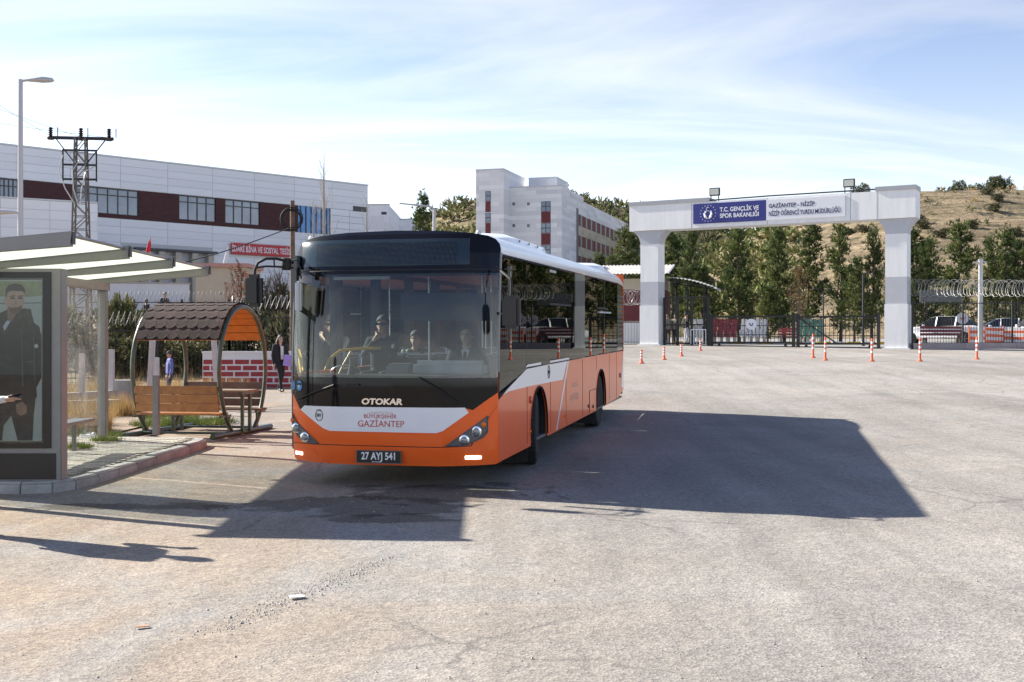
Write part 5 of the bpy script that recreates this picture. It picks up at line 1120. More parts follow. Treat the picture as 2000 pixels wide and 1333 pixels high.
def low_wall(P0, P1, h, label):
    a = Vector((*P0, 0)); b = Vector((*P1, 0)); d = (b - a).normalized(); M = facade_frame(P0, P1, zg(*P0)); o = empty('low_wall', (0, 0, 0), 0, label, 'wall'); o.matrix_world = M; l = (b - a).length
    k = max(1, round(l / 1.2))
    for i in range(k): q = MB(); q.box(l * i / k + .006, l * (i + 1) / k - .006, -.12, .12, -.25, h + rnd.uniform(-.012, .012)); q.build('wall_block', concrete, o, bevel=.012)
    return o
low_wall((-9.9, 25.6), (-8.0, 29.6), .42, 'low grey concrete wall rising behind the oval shelter')
low_wall((-11.5, 22.6), (-8.3, 24.6), .35, 'low grey concrete wall seen through the shelter glass')
q = MB(); q.box(-.3, .3, -.2, .2, 0, .62); o = q.build('concrete_block', concrete, bevel=.02); o.location = onz(at(236, 0, 27.4).x, 27.4); tag(o, 'squat grey concrete block beside the shelter post', 'concrete block')
for u, vt, vb, Y, lean, lab in ((218, 682, 745, 27.0, .0, 'short white post on the squat concrete block side'), (306, 698, 740, 28.6, 0, 'short white post right of the child'), (290, 662, 752, 25.2, .09, 'leaning tall white post behind the left hoop'), (427, 660, 745, 26.5, -.11, 'leaning white post behind the right hoop'), (160, 690, 745, 26.0, 0, 'short white post seen through the shelter glass')):
    p = at(u, vt, Y); z0 = zg(p.x, Y); q = MB(); q.prism([(-.06, -.1), (.06, -.1), (.055 + lean, p.z - z0), (-.055 + lean, p.z - z0)], (-.055, .055), 'y'); o = q.build('concrete_post', mat('post_white', (.52, .51, .50), .85, var=.12, scale=8), bevel=.01); o.location = (p.x, Y, z0); tag(o, lab, 'post')
# yellow container glimpsed behind the fence
p = at(520, 610, 42); ct = empty('yellow_container', (p.x, 42, zg(p.x, 42)), 0, 'yellow slatted container behind the fence near the wooden pole', 'container')
for k in range(9): q = MB(); q.box(k * .2, k * .2 + .17, 0, .05, .3, 2.1); q.build('slat', mat('slat_yellow', (.42, .22, .02), .6, var=.2, scale=8), ct)
q = MB(); q.box(-.05, 1.85, .05, 1.2, .2, 2.0); q.build('container_body', mat('container_dark', (.08, .05, .02), .8), ct)
# ------------------------------------------------------------------ gate portal
G0, G1 = (7.08, 60.0), (17.84, 54.0); GM = facade_frame(G0, G1, 0)
def ga(u, v): return on_facade(GM, u, v)
gate = empty('gate_portal', (0, 0, 0), 0, 'white gate portal with grey trim and name panels spanning the campus entrance', 'gate portal'); gate.matrix_world = GM
gwhite = mat('portal_white', (.78, .78, .775), .6, var=.07, scale=3.5, stretch=.12, bump=.1, bscale=20); ggrey = mat('portal_grey', (.47, .48, .51), .6, var=.05, scale=2)
def zc(v, x):   # height of pixel row v at portal position x
    u = 1000 + F * (GM @ Vector((x, 0, 0))).x / (GM @ Vector((x, 0, 0))).y; return ga(u, v)[1]
LXg = ga(1268, 600)[0]; RXg = ga(1750, 600)[0]
for x, base in ((LXg, zg(*G0)), (RXg, zg(*G1))):
    z1, z2, z3 = lerp(base, 7.4, .345), lerp(base, 7.4, .555), lerp(base, 7.4, .885)
    for nm, a, b, m_, e in (('column_foot', base - .2, z1, gwhite, .03), ('column_band', z1, z2, ggrey, 0), ('column_shaft', z2, z3, gwhite, 0)):
        q = MB(); q.box(x - .49 - e, x + .49 + e, 0 - e, .9 + e, a, b); q.build(nm, m_, gate)
    q = MB(); pts = [(-.49, z3), (.49, z3)] + [(.49 + .42 * (k / 8) ** 2.2, lerp(z3, 7.42, k / 8)) for k in range(1, 9)] + [(-.49 - .42 * (k / 8) ** 2.2, lerp(z3, 7.42, k / 8)) for k in range(8, 0, -1)]
    q.prism([(x + a, b) for a, b in pts], (-.01, .91), 'y'); q.build('column_capital', ggrey, gate)
    q = MB(); q.box(x - .62, x + .62, -.12, 1.02, base - .2, base + .06); q.build('column_plinth', gwhite, gate)
xb0, xb1 = ga(1231, 420)[0], ga(1789, 400)[0]
q = MB(); q.box(xb0, xb1, -.12, 1.02, 7.42, 8.72); q.build('beam', gwhite, gate)
for u_ in (1352, 1500, 1662, 1714):
    x = ga(u_, 415)[0]; q = MB(); q.box(x - .012, x + .012, -.124, -.118, 7.43, 8.71); q.build('beam_joint', mat('joint_grey', (.3, .3, .3), .8), gate)
for a, b in ((xb0, ga(1385, 380)[0]), (ga(1712, 370)[0], xb1)):
    q = MB(); q.box(a - .03, b + .03, -.16, 1.06, 8.72, 8.92); q.build('beam_cap', mat('cap_grey', (.36, .37, .39), .5), gate)
sgn = empty('gate_sign', (0, 0, 0), 0, 'blue and white ministry name panel fixed on the gate portal beam', 'sign'); sgn.matrix_world = GM
navy = mat('sign_navy', (.018, .024, .19), .35); swhite = mat('sign_white', (.72, .73, .76), .4); navtx = mat('sign_ink', (.02, .022, .10), .4); stx = mat('sign_lettering', (.8, .8, .82), .4)
x0, x1, x2 = ga(1356, 415)[0], ga(1498, 412)[0], ga(1652, 408)[0]; z0, z1 = 7.62, 8.62
q = MB(); q.box(x0, x1, -.16, -.125, z0, z1); q.build('blue_panel', navy, sgn); q = MB(); q.box(x1 + .01, x2, -.16, -.125, z0, z1); q.build('white_panel', swhite, sgn)
def gtext(body, xa, xb, z, size, m_, bold=.006):
    o = text_mesh('lettering', body, size, m_, sgn, facing((xa, -.165, z), (1, 0, 0), (0, -1, 0)), align='LEFT', bold=bold); wd_ = max(v.co.x for v in o.data.vertices); o.data.transform(Matrix.Scale((xb - xa) / wd_, 4, (1, 0, 0)))
gtext('T.C. GENÇLİK VE', ga(1408, 410)[0], ga(1484, 410)[0], 8.17, .30, stx); gtext('SPOR BAKANLIĞI', ga(1408, 420)[0], ga(1484, 420)[0], 7.86, .30, stx)
gtext('GAZİANTEP - NİZİP', ga(1503, 405)[0], ga(1593, 405)[0], 8.22, .27, navtx); gtext('NİZİP ÖĞRENCİ YURDU MÜDÜRLÜĞÜ', ga(1503, 415)[0], ga(1643, 415)[0], 7.83, .31, navtx)
ex, ez = (ga(1385, 415)[0], 8.12); q = MB()
for k in range(16): a = 2 * math.pi * k / 16; q.cyl((ex + .40 * math.cos(a), -.168, ez + .40 * math.sin(a)), (ex + .40 * math.cos(a), -.16, ez + .40 * math.sin(a)), .022, 6)
for s in (-1, 1): q.tube([(ex + s * .20, -.166, ez + .02), (ex + s * .13, -.166, ez - .18), (ex + s * .03, -.166, ez - .27)], [.05, .07, .03], 6); q.cyl((ex + s * .14, -.17, ez + .08), (ex + s * .14, -.16, ez + .08), .055, 10)
q.tube([(ex + .09 * math.cos(R(a)), -.166, ez + .21 + .09 * math.sin(R(a))) for a in range(60, 301, 20)], .016, 5); q.build('round_emblem', stx, sgn)
for u, s in ((1394, 1), (1657, 1)):
    x, z = ga(u, 381 if u < 1500 else 368); fl = empty('floodlight', (0, 0, 0), 0, '%s floodlight on top of the gate portal' % ('left' if u < 1500 else 'right'), 'floodlight'); fl.matrix_world = GM
    q = MB(); q.box(x - .27, x + .27, .1, .22, 9.02, 9.42); q.build('housing', black_metal, fl, bevel=.02); q = MB(); q.box(x - .22, x + .22, .085, .1, 9.07, 9.37); q.build('lamp_glass', mat('flood_glass', (.5, .52, .46), .3), fl)
    q = MB(); q.bar((x - .2, .16, 8.72), (x - .2, .16, 9.05), .04); q.bar((x + .2, .16, 8.72), (x + .2, .16, 9.05), .04); q.build('bracket', black_metal, fl)
q = MB(); q.tube([(ga(1385, 385)[0], .1, 8.80), (ga(1500, 380)[0], .1, 8.84), (ga(1712, 372)[0], .1, 8.84)], .035, 6); q.build('conduit', black_metal, gate, smooth=50)
# sliding gate leaves between the columns
def leaf(label, xa, xb, zb_, h, diag=False):
    o = empty('sliding_gate', (0, 0, 0), 0, label, 'gate', 'sliding gate leaves'); o.matrix_world = GM @ Matrix.Translation((0, .45, 0))
    for x in (xa, xb): q = MB(); q.box(x - .07, x + .07, -.07, .07, zb_ - .1, zb_ + h + .15); q.build('end_post', black_metal, o)
    for z, w_ in ((zb_ + .12, .10), (zb_ + h * .36, .035), (zb_ + h * .68, .035), (zb_ + h, .08)): q = MB(); q.bar((xa, 0, z), (xb, 0, z), w_); q.build('rail', black_metal, o)
    q = MB(); k = round((xb - xa) / .19)
    for j in range(1, k): q.bar((lerp(xa, xb, j / k), 0, zb_ + .12), (lerp(xa, xb, j / k), 0, zb_ + h), .022)
    struct(q.build('bars', black_metal, o), 'stuff')
    if diag: q = MB(); q.bar((xa, -.03, zb_ + h), (xa + 1.9, -.03, zb_ + .12), .06); q.build('brace', black_metal, o)
    for x in (xa + .4, xb - .4): q = MB(); q.lathe([(.07, -.03), (.07, .03)], (x, 0, zb_ + .0), 12, 'y'); q.build('roller', black_metal, o)
    return o
zmid = zg((G0[0] + G1[0]) / 2, 57) + .05
xg0, xg1, xg2 = ga(1384, 650)[0], ga(1549, 650)[0], ga(1712, 650)[0]
leaf('left sliding gate leaf of black grid bars with a round sign', xg0, xg1 - .1, zg(*G0) + .02, 1.42); leaf('right sliding gate leaf of black grid bars with a diagonal brace', xg1 + .12, xg2, zmid, 1.42, True)
for u, v, Yoff, lab in ((1463, 633, .36, 'round white sign hung on the left sliding gate leaf'), ):
    x, z = ga(u, v); o = empty('round_sign', (0, 0, 0), 0, lab, 'sign'); o.matrix_world = GM @ Matrix.Translation((x, Yoff, z)); q = MB(); q.lathe([(.27, -.01), (.27, .01)], (0, 0, 0), 28, 'y'); q.build('disc', swhite, o)
    q = MB(); [q.tube([(s * .09, -.014, .06), (s * .05, -.014, -.04), (s * .01, -.014, -.09)], [.02, .03, .012], 6) for s in (-1, 1)]; q.build('emblem', navtx, o)
# pedestrian cage left of the sliding gate
cg = empty('pedestrian_gate', (0, 0, 0), 0, 'black framed pedestrian gate between the left column and the sliding gate', 'gate'); cg.matrix_world = GM @ Matrix.Translation((0, .5, 0)); zb_ = zg(*G0)
xa, xb = ga(1291, 600)[0], ga(1377, 600)[0]
for x in (xa, lerp(xa, xb, .3), lerp(xa, xb, .62), xb): q = MB(); q.box(x - .06, x + .06, -.06, .06, zb_ - .1, zb_ + 2.45); q.build('frame_post', black_metal, cg)
for z in (.1, 1.05, 2.45): q = MB(); q.bar((xa, 0, zb_ + z), (xb, 0, zb_ + z), .07); q.build('frame_rail', black_metal, cg)
q = MB(); 
for k in range(1, 16): x = lerp(xa, xb, k / 16); q.bar((x, 0, zb_ + .1), (x, 0, zb_ + (2.45 if k < 6 else 1.05)), .018)
struct(q.build('bars', black_metal, cg), 'stuff')
q = MB(); [q.bar((lerp(xb - .9, xb - .1, k / 5), -.1, zb_ + .05), (lerp(xb - .9, xb - .1, k / 5), -.1, zb_ + .8), .035) for k in range(6)]; q.bar((xb - .9, -.1, zb_ + .8), (xb - .1, -.1, zb_ + .8), .04); bar_ = q.build('barrier_rails', white_paint, cg)
# guard house with corrugated awning
gh = empty('guard_house', (at(1196, 0, 65).x, 65, zg(8, 65) - .05), R(-12), 'guard house with maroon and white wall and pale corrugated roof behind the bus', 'guard house'); W_ = 2.9
q = MB(); q.box(0, W_, 0, 4, 0, 1.25); q.build('lower_wall', gwhite, gh); q = MB(); q.box(0, W_, .0, 4, 1.25, 3.1); q.build('upper_wall', mat('maroon_wall', (.12, .02, .025), .7, var=.15, scale=4), gh); q = MB(); q.box(0, W_, -.01, 4.01, 3.1, 3.7); q.build('fascia', MATS['beige_wall'], gh)
def corr(name, x0, x1, y0, y1, zf, m_, parent, n=40, amp=.03):
    q = MB(); ny = 8
    for j in range(ny + 1):
        for i in range(n * 2 + 1):
            x = lerp(x0, x1, i / (2 * n)); y = lerp(y0, y1, j / ny); q.v.append((x, y, zf(x, y) + (amp if i % 2 else -amp)))
    k = 2 * n + 1; q.f = [(j * k + i, j * k + i + 1, (j + 1) * k + i + 1, (j + 1) * k + i) for j in range(ny) for i in range(k - 1)]; q.mi = [0] * len(q.f); return q.build(name, m_, parent, smooth=70)
sheet = mat('roof_sheet', (.46, .45, .42), .6, var=.15, scale=1.5)
corr('roof_sheet', -2.2, W_ + .3, -.7, 4.3, lambda x, y: 4.05 + .16 * y, sheet, gh, 26)
corr('awning_sheet', W_ + .2, W_ + 3.0, -.9, 3.0, lambda x, y: 3.75 - .08 * (x - W_) ** 2 + .05 * y, sheet, gh, 14)
for x in (W_ + .5, W_ + 1.3, W_ + 2.2):
    for y in (-.6, 2.6): q = MB(); q.bar((x, y, 0), (x, y, 3.7 - .08 * (x - W_) ** 2), .08); q.build('awning_post', black_metal, gh)
q = MB(); [q.bar((W_ + .3, y, 3.6 - .05), (W_ + 2.7, y, 3.15), .06) for y in (-.6, 2.6)]; q.build('awning_beam', black_metal, gh)
fence('guard_fence', 'short black railing with razor wire coil before the guard house', (at(1216, 0, 62).x, 62), (at(1250, 0, 61).x, 60.6), 1.3, razor=2.5, coil_r=.38)
gp = [(1304, 605, (.30, .27, .22), (.06, .05, .05), 'left of two people in long coats under the awning', 0), (1319, 603, (.26, .235, .2), (.03, .03, .03), 'right of two people in long coats under the awning', 1), (1340, 600, (.012, .012, .014), (.55, .56, .58), 'man in black jacket and pale trousers at the pedestrian gate', 2)]
for u, v, tp, lg, lab, k in gp:
    p = at(u, v, 61.6); person('bystander', lab, onz(p.x, 61.6), R((30, -40, 120)[k]), {}, tp, lg, scale=(1.72 if k == 2 else 1.62) / 1.73, bulk=1.2 if k < 2 else 1.05, voxel=.025)
# fence and base wall right of the gate
F0, F1 = (18.6, 54.0), (34.0, 57.4)
bwl = empty('base_wall', (0, 0, 0), 0, 'low pinkish kerb wall under the right hand fence', 'wall'); bwl.matrix_world = facade_frame(F0, (60, 63.1), 0)
for k in range(16): q = MB(); q.box(k * 2.7 + .01, k * 2.7 + 2.69, -.1, .2, .9, zg(*F0) + .28 + .01 * k); q.build('wall_block', mat('pink_concrete', (.40, .33, .32), .9, var=.12, scale=3), bwl)
fence('iron_fence', 'tall black iron fence with razor wire coil right of the gate', F0, F1, 2.25, razor=2.85, coil_r=.38, step=.15, bay=2.6)
fence('iron_fence', 'black iron fence running on beyond the right picture edge', F1, (60, 63.1), 2.25, step=.3, bay=3.)
x_ = at(1880, 622, 55.2); o = empty('round_sign', x_, R(-13), 'round white sign hung on the fence right of the gate', 'sign'); q = MB(); q.lathe([(.27, -.03), (.27, -.01)], (0, 0, 0), 28, 'y'); q.build('disc', swhite, o); q = MB(); [q.tube([(s * .08, -.034, .05), (s * .04, -.034, -.04), (s * .01, -.034, -.08)], [.02, .028, .012], 6) for s in (-1, 1)]; q.build('emblem', mat('sign_red', (.5, .03, .05), .5), o)
p = at(1797, 590, 56.5); q = MB(); q.box(0, 2.05, 0, .04, 0, .58); o = q.build('notice_board', mat('board_grey', (.14, .145, .13), .6, var=.35, scale=4)); o.location = p; tag(o, 'weathered grey board above the fence right of the gate', 'board')
p = at(1797, 655, 57.5); bn = empty('park_bench', onz(p.x, 57.5), 0, 'dark red slatted bench behind the fence in front of the white car', 'bench'); rdw = mat('red_bench', (.16, .025, .03), .5, var=.2, scale=6)
for k in range(3): q = MB(); q.box(0, 2.1, .0, .03, .55 + k * .17, .68 + k * .17); q.build('backrest_slat', rdw, bn)
for k in range(3): q = MB(); q.box(0, 2.1, -.15 - k * .14, -.04 - k * .14, .42, .45); q.build('seat_slat', rdw, bn)
for x in (.15, 1.95): q = MB(); q.box(x - .03, x + .03, -.45, .04, 0, .45); q.build('leg', black_metal, bn)
# cars in the yard
cwhite = mat('car_white', (.72, .73, .75), .25, coat=.7); cglass = mat('car_glass', (.015, .018, .02), .05, spec=.7); cdark = mat('car_trim', (.02, .02, .022), .5); tail = mat('tail_lamp', (.4, .015, .02), .2); wheel_m = mat('alloy', (.4, .4, .42), .35, .7)
def car(label, loc, rz, m_=cwhite, kind='hatch'):
    c = empty('parked_car', loc, rz, label, 'car', 'cars parked behind the fence'); c['group'] = 'cars parked behind the fence'
    # local: x = length (front at -x), y = width
    low = [(-2.1, .30), (-2.15, .55), (-2.05, .72), (-1.2, .90), (-1.0, .93), (1.75, .98), (2.05, .92), (2.12, .6), (2.08, .30)]
    q = MB(); nst = [(-.86, .86), (-.80, 1.), (.80, 1.), (.86, .86)]
    for yy_, k in ((-.84, .93), (-.78, 1.), (.78, 1.), (.84, .93)):
        for x, z in low: q.v.append((x * (k * .5 + .5), yy_, .3 + (z - .3) * k))
    n = len(low); q.f = [(j * n + i, j * n + (i + 1) % n, (j + 1) * n + (i + 1) % n, (j + 1) * n + i) for j in range(3) for i in range(n)] + [tuple(range(n)), tuple(range(3 * n, 4 * n))]; q.mi = [0] * len(q.f); body = q.build('body', m_, c, bevel=.03, smooth=40)
    cab = [(-1.05, .92), (-.35, 1.38), (.0, 1.45), (1.0, 1.44), (1.55, 1.30), (1.95, .96)] if kind == 'hatch' else [(-1.0, .92), (-.3, 1.36), (.1, 1.42), (.8, 1.40), (1.5, .98)]
    q = MB(); n = len(cab)
    for yy_, k in ((-.76, 1), (-.60, 1), (.60, 1), (.76, 1)):
        for x, z in cab: q.v.append((x, yy_ if z < 1 else yy_ * (.82 if abs(yy_) > .7 else .9), z - (.0 if abs(yy_) < .7 or z < 1 else .03)))
    q.f = [(j * n + i, j * n + i + 1, (j + 1) * n + i + 1, (j + 1) * n + i) for j in range(3) for i in range(n - 1)] + [tuple(range(n)), tuple(range(3 * n, 4 * n))]; q.mi = [0] * len(q.f); q.build('windows', cglass, c, smooth=30)
    q = MB(); rr = [p for p in cab if p[1] > 1.25]; n = len(rr)
    for yy_ in (-.64, -.5, .5, .64):
        for x, z in rr: q.v.append((x, yy_, z + (.018 if abs(yy_) < .6 else -.005)))
    q.f = [(j * n + i, j * n + i + 1, (j + 1) * n + i + 1, (j + 1) * n + i) for j in range(3) for i in range(n - 1)]; q.mi = [0] * len(q.f); q.build('roof', m_, c, smooth=50)
    for x in (-.1, .85):
        for s in (-1, 1): q = MB(); q.bar((x, s * .77, .93), (x + .08, s * .635, 1.42), .06, .03); q.build('pillar', m_, c)
    for x in (-1.35, 1.3):
        for s in (-1, 1):
            wh = empty('wheel', (x, s * .74, .31)); wh.parent = c; q = MB(); q.lathe([(.2, -.1), (.29, -.1), (.31, -.06), (.31, .06), (.29, .1), (.2, .1)], (0, 0, 0), 20, 'y'); q.build('tyre', tyre_m, wh, smooth=40); q = MB(); q.lathe([(.2, s * .085), (.05, s * .095)], (0, 0, 0), 14, 'y')
            for k in range(5): a = 2 * math.pi * k / 5; q.bar((0, s * .1, 0), (.19 * math.cos(a), s * .1, .19 * math.sin(a)), .04, .02)
            q.build('rim', wheel_m, wh)
            q = MB(); q.lathe([(.345, s * .0), (.345, s * .107)], (x, s * .74, .31), 20, 'y'); q.build('wheel_well', cdark, c)
    for s in (-1, 1):
        q = MB(); q.box(1.98, 2.13, s * .62 - .13, s * .62 + .13, .68, .90); q.build('tail_light', tail, c, bevel=.02); q = MB(); q.box(-2.12, -1.98, s * .6 - .15, s * .6 + .15, .62, .76); q.build('headlight', lens, c, bevel=.02)
        q = MB(); q.box(-.75, -.6, s * .88 - .08, s * .88 + .08, .93, 1.05); q.build('mirror', m_, c, bevel=.03)
    for x in (-2.14, 2.11): q = MB(); q.box(x - .02, x + .02, -.7, .7, .32, .46); q.build('bumper', cdark, c); q = MB(); q.box(x - .03, x + .03, -.25, .25, .5, .6); q.build('plate', swhite, c)
    return c
def carat(u, Y, rz, lab, m_=cwhite, kind='hatch'): p = at(u, 0, Y); return car(lab, onz(p.x, Y, .035), R(rz), m_, kind)
carat(1835, 60.8, -28, 'white hatchback parked behind the red bench with its rear to the right'); carat(1950, 66, -8, 'white car parked behind the orange barrier, the left one of two', kind='sedan'); carat(2030, 61.5, -70, 'white car cut by the right picture edge with a red tail lamp')
carat(2130, 66, -15, 'white car parked beyond the right picture edge, nearest the frame'); carat(2330, 70, -5, 'silver car parked far beyond the right picture edge', mat('car_silver', (.35, .36, .37), .3, .5, coat=.6), 'sedan')
# striped plastic barrier
bb = empty('barrier_net', (0, 0, 0), 0, 'orange and white plastic barrier sheeting behind the right hand fence', 'barrier'); pts = [at(1893, 0, 58.5), at(1925, 0, 58.2), at(1960, 0, 58.9), at(2005, 0, 58.3), at(2080, 0, 59.5)]
ora = mat('barrier_orange', (.75, .16, .07), .6); wht = mat('barrier_white', (.72, .72, .72), .6)
for i in range(4):
    a, b = pts[i], pts[i + 1]; za_, zb_ = zg(a.x, a.y) + .02, zg(b.x, b.y) + .02
    for k in range(6):
        q = MB(); z0, z1 = k * .155, k * .155 + .15; sag = .06 * (i % 2); q.add([(a.x, a.y, za_ + z0), (b.x, b.y, zb_ + z0 - sag), (b.x, b.y, zb_ + z1 - sag), (a.x, a.y, za_ + z1), (a.x, a.y + .02, za_ + z0), (b.x, b.y + .02, zb_ + z0 - sag), (b.x, b.y + .02, zb_ + z1 - sag), (a.x, a.y + .02, za_ + z1)], [(0, 1, 2, 3), (4, 5, 6, 7), (3, 2, 6, 7), (0, 1, 5, 4)]); q.build('barrier_band', ora if (k + i) % 2 == 0 else wht, bb)
    q = MB(); q.cyl((a.x, a.y, za_ - .05), (a.x, a.y, za_ + 1.0), .03, 8); q.build('barrier_post', ora, bb)
# stadium seats and striped kerb seen through the gate
ROWN = ('front', 'middle', 'rear')
def pseat(u, row, col, lab, k=0):
    lab = '%s %s, %s row' % (('first', 'second', 'third', 'fourth')[k], lab, ROWN[row])
    Y = 67 + row * .8; p = at(u, 0, Y); s = empty('stadium_chair', (p.x, Y, zg(p.x, Y) + .02 + row * .32), 0, lab, 'chair', 'plastic chairs in rows behind the gate')
    q = MB(); q.prism([(-.20, .38), (.16, .36), (.2, .40), (-.18, .42)], (-.16, .16), 'x'); q.v = [(y, x, z) if False else (x, y, z) for x, y, z in q.v]; q.build('seat_pan', col, s, bevel=.012); q = MB(); q.prism([(.15, .40), (.2, .40), (.26, .78), (.23, .80), (.2, .76)], (-.16, .16), 'x'); q.build('seat_shell', col, s, bevel=.012)
    q = MB(); q.box(-.03, .03, -.03, .03, -row * .32, .38); q.build('seat_stand', galv, s)
cr_, cw_, cgn = mat('seat_red', (.30, .05, .06), .5), mat('seat_white', (.62, .62, .62), .5), mat('seat_green', (.16, .30, .22), .5)
for row in range(3):
    for k, u in enumerate(range(1352, 1378, 13)): pseat(u + row * 2, row, cw_, 'white plastic chair beside the pedestrian gate', k)
    for k, u in enumerate(range(1394, 1442, 13)): pseat(u + row * 2, row, cr_, 'dark red plastic chair behind the left gate leaf', k)
    for k, u in enumerate(range(1452, 1500, 13)): pseat(u + row * 2, row, cw_, 'white plastic chair behind the round gate sign', k)
    for k, u in enumerate(range(1562, 1602, 13)): pseat(u + row * 2, row, cgn, 'green plastic chair behind the right gate leaf', k)
kb = struct(empty('yard_kerb', (0, 0, 0))); yk = mat('kerb_yellow', (.60, .38, .03), .7, var=.1); wk = mat('kerb_white', (.62, .62, .6), .7)
for k in range(16): x = 8.8 + k * .75; q = MB(); z = zg(x, 63.2 - .12 * k); q.box(x, x + .73, 63.2 - .12 * k, 63.45 - .12 * k, z - .1, z + .17); q.build('kerb_stone', yk if k % 2 == 0 else wk, kb)
p = at(1520, 0, 64.8); rb = empty('red_bench', onz(p.x, 64.8), 0, 'bright red bench seen through the left gate leaf', 'bench'); rbm = mat('bright_red', (.48, .06, .06), .5)
for k in range(3): q = MB(); q.box(0, 1.2, 0, .03, .5 + k * .15, .62 + k * .15); q.build('backrest_slat', rbm, rb); q = MB(); q.box(0, 1.2, -.14 - .13 * k, -.03 - .13 * k, .42, .45); q.build('seat_slat', rbm, rb)
for x in (.1, 1.1): q = MB(); q.box(x - .02, x + .02, -.42, .03, 0, .45); q.build('leg', galv, rb)
# thin yard lamps and grey pole
lamp_post('yard_lamp', 'thin dark yard lamp with two raised arms behind the right gate leaf', 1608, 572, 63.5, [(.3, 0, .25, .22, 'led'), (-.3, 0, .25, .22, 'led')], r=.035, dark=True)
lamp_post('yard_lamp', 'thin dark pole standing left of the right gate column', 1686, 536, 58, [(.25, 0, .25, .1, 'led')], r=.045, dark=True)
p = at(1915, 508, 56.4); gpz = empty('grey_pole', onz(p.x, 56.4), 0, 'grey metal pole with small crossbar at the right hand fence', 'pole'); h_ = p.z - gpz.location.z; q = MB(); q.tube([(0, 0, 0), (0, 0, h_)], [.13, .10], 12); q.build('pole', galv, gpz, smooth=50); q = MB(); q.bar((-.35, 0, h_ - .12), (.3, 0, h_ - .08), .05); q.bar((-.1, 0, h_), (.12, 0, h_), .1); q.build('crossbar', galv, gpz)
# delineator posts
dor = mat('delineator_orange', (.72, .12, .05), .5); dwt = mat('delineator_white', (.75, .75, .73), .45)
def delineator(u, v, hpx, lab):
    p = ground_at(u, v); h = hpx * p.y / F; k = h / .75; o = empty('delineator_post', p, random.uniform(0, 3), lab, 'traffic post', 'orange and white traffic posts before the gate'); q = MB(); q.lathe([(.10, 0), (.10, .02), (.06, .05), (.045, .08)], (0, 0, 0), 14); q.build('base', dor, o, smooth=40)
    q = MB(); q.lathe([(.045, .07), (.04, .1), (.038, h - .03), (.03, h), (.005, h + .005)], (0, 0, 0), 12); q.build('post', dor, o, smooth=40)
    for f in (.42, .62, .82): q = MB(); q.lathe([(.042, h * f - .035 * k), (.042, h * f + .035 * k)], (0, 0, 0), 12); q.build('reflective_band', dwt, o)
DL = [(1253, 710, 27, 'short orange traffic post nearest the bus'), (1297, 703, 26, 'short orange traffic post, second from the bus'), (1331, 696, 24, 'short orange traffic post, third from the bus'), (1368, 685, 23, 'short orange traffic post before the pedestrian gate'),
      (1588, 699, 47, 'tall orange traffic post, leftmost of the five on the right'), (1612, 704, 45, 'tall orange traffic post, second of the five on the right'), (1703, 706, 45, 'tall orange traffic post left of the right gate column'), (1797, 706, 45, 'tall orange traffic post right of the right gate column'), (1908, 702, 44, 'rightmost tall orange traffic post')]
for d_ in DL: delineator(*d_)

# ------------------------------------------------------------------ dormitory tower and wing
e1 = Vector((.957, -.29, 0)); P1 = Vector((7.35, 172, 0)); P0 = P1 - e1 * 8.7; DM = facade_frame((P0.x, P0.y), (P1.x, P1.y), 0)
dm = empty('dormitory_building', (0, 0, 0), 0, 'white multi-storey dormitory with dark red window strips behind the bus', 'building'); dm.matrix_world = DM
da = lambda u, v: on_facade(DM, u, v)
zr2 = da(1050, 365)[1]; q = MB(); q.box(0, 8.7, 0, 14, 2, zr2); q.build('front_block', clad2, dm); q = MB(); q.box(-.05, 8.75, -.08, .3, zr2, zr2 + .15); q.build('coping', MATS['coping'], dm)
q = MB(); q.box(1.9, 6.4, 6, 13, zr2 - .1, zr2 + 2.3); q.build('roof_house', clad2, dm)
TM = DM @ Matrix.Translation((0, -3, 0)); tx0, tz = on_facade(TM, 929.6, 333); tx1, _ = on_facade(TM, 984, 333); q = MB(); q.box(tx0, tx1, -3, 8, 2, tz); q.build('tower_block', clad2, dm); q = MB(); q.box(tx0 - .05, tx1 + .05, -3.08, 8.05, tz, tz + .15); q.build('coping', MATS['coping'], dm)
mrn = mat('dorm_maroon', (.13, .025, .025), .7, var=.1, scale=1)
def dwin(M, u0, u1, v0, v1, yo, nc=2, nr=2):
    a, z1 = on_facade(M, u0, v0); b, z0 = on_facade(M, u1, v1); w_ = empty('window', (0, yo, 0)); w_.parent = dm; q = MB(); q.box(a, b, -.03, .05, z0, z1); q.build('window_frame', wframe, w_)
    for i in range(nc):
        for j in range(nr): q = MB(); q.box(lerp(a, b, i / nc) + .06, lerp(a, b, (i + 1) / nc) - .06, -.045, -.031, lerp(z0, z1, j / nr) + .06, lerp(z0, z1, (j + 1) / nr) - .06); q.build('pane', pane_m, w_)
def strip(M, u0, u1, v0, v1, yo): a, z1 = on_facade(M, u0, v0); b, z0 = on_facade(M, u1, v1); q = MB(); q.box(a, b, yo - .02, yo + .05, z0, z1); q.build('maroon_strip', mrn, dm)
for k in range(3):
    dv = k * 42.5
    dwin(TM, 948, 958.5, 373.5 + dv, 392 + dv, -3, 1, 2); strip(TM, 948, 958.5, 393 + dv, 414 + dv, -3)
    dwin(DM, 1057, 1075.5, 393.5 + dv, 412.5 + dv, 0); strip(DM, 1057, 1075.5, 413.5 + dv, 435 + dv, 0)
    for u in (1001, 1029.5): dwin(DM, u, u + 5, 395.5 + dv, 401 + dv, 0, 1, 1)
side2 = P1 + Vector((.29, .957, 0)) * 60; SM = facade_frame((P1.x, P1.y), (side2.x, side2.y), 0); sa = lambda u, v: on_facade(SM, u, v)
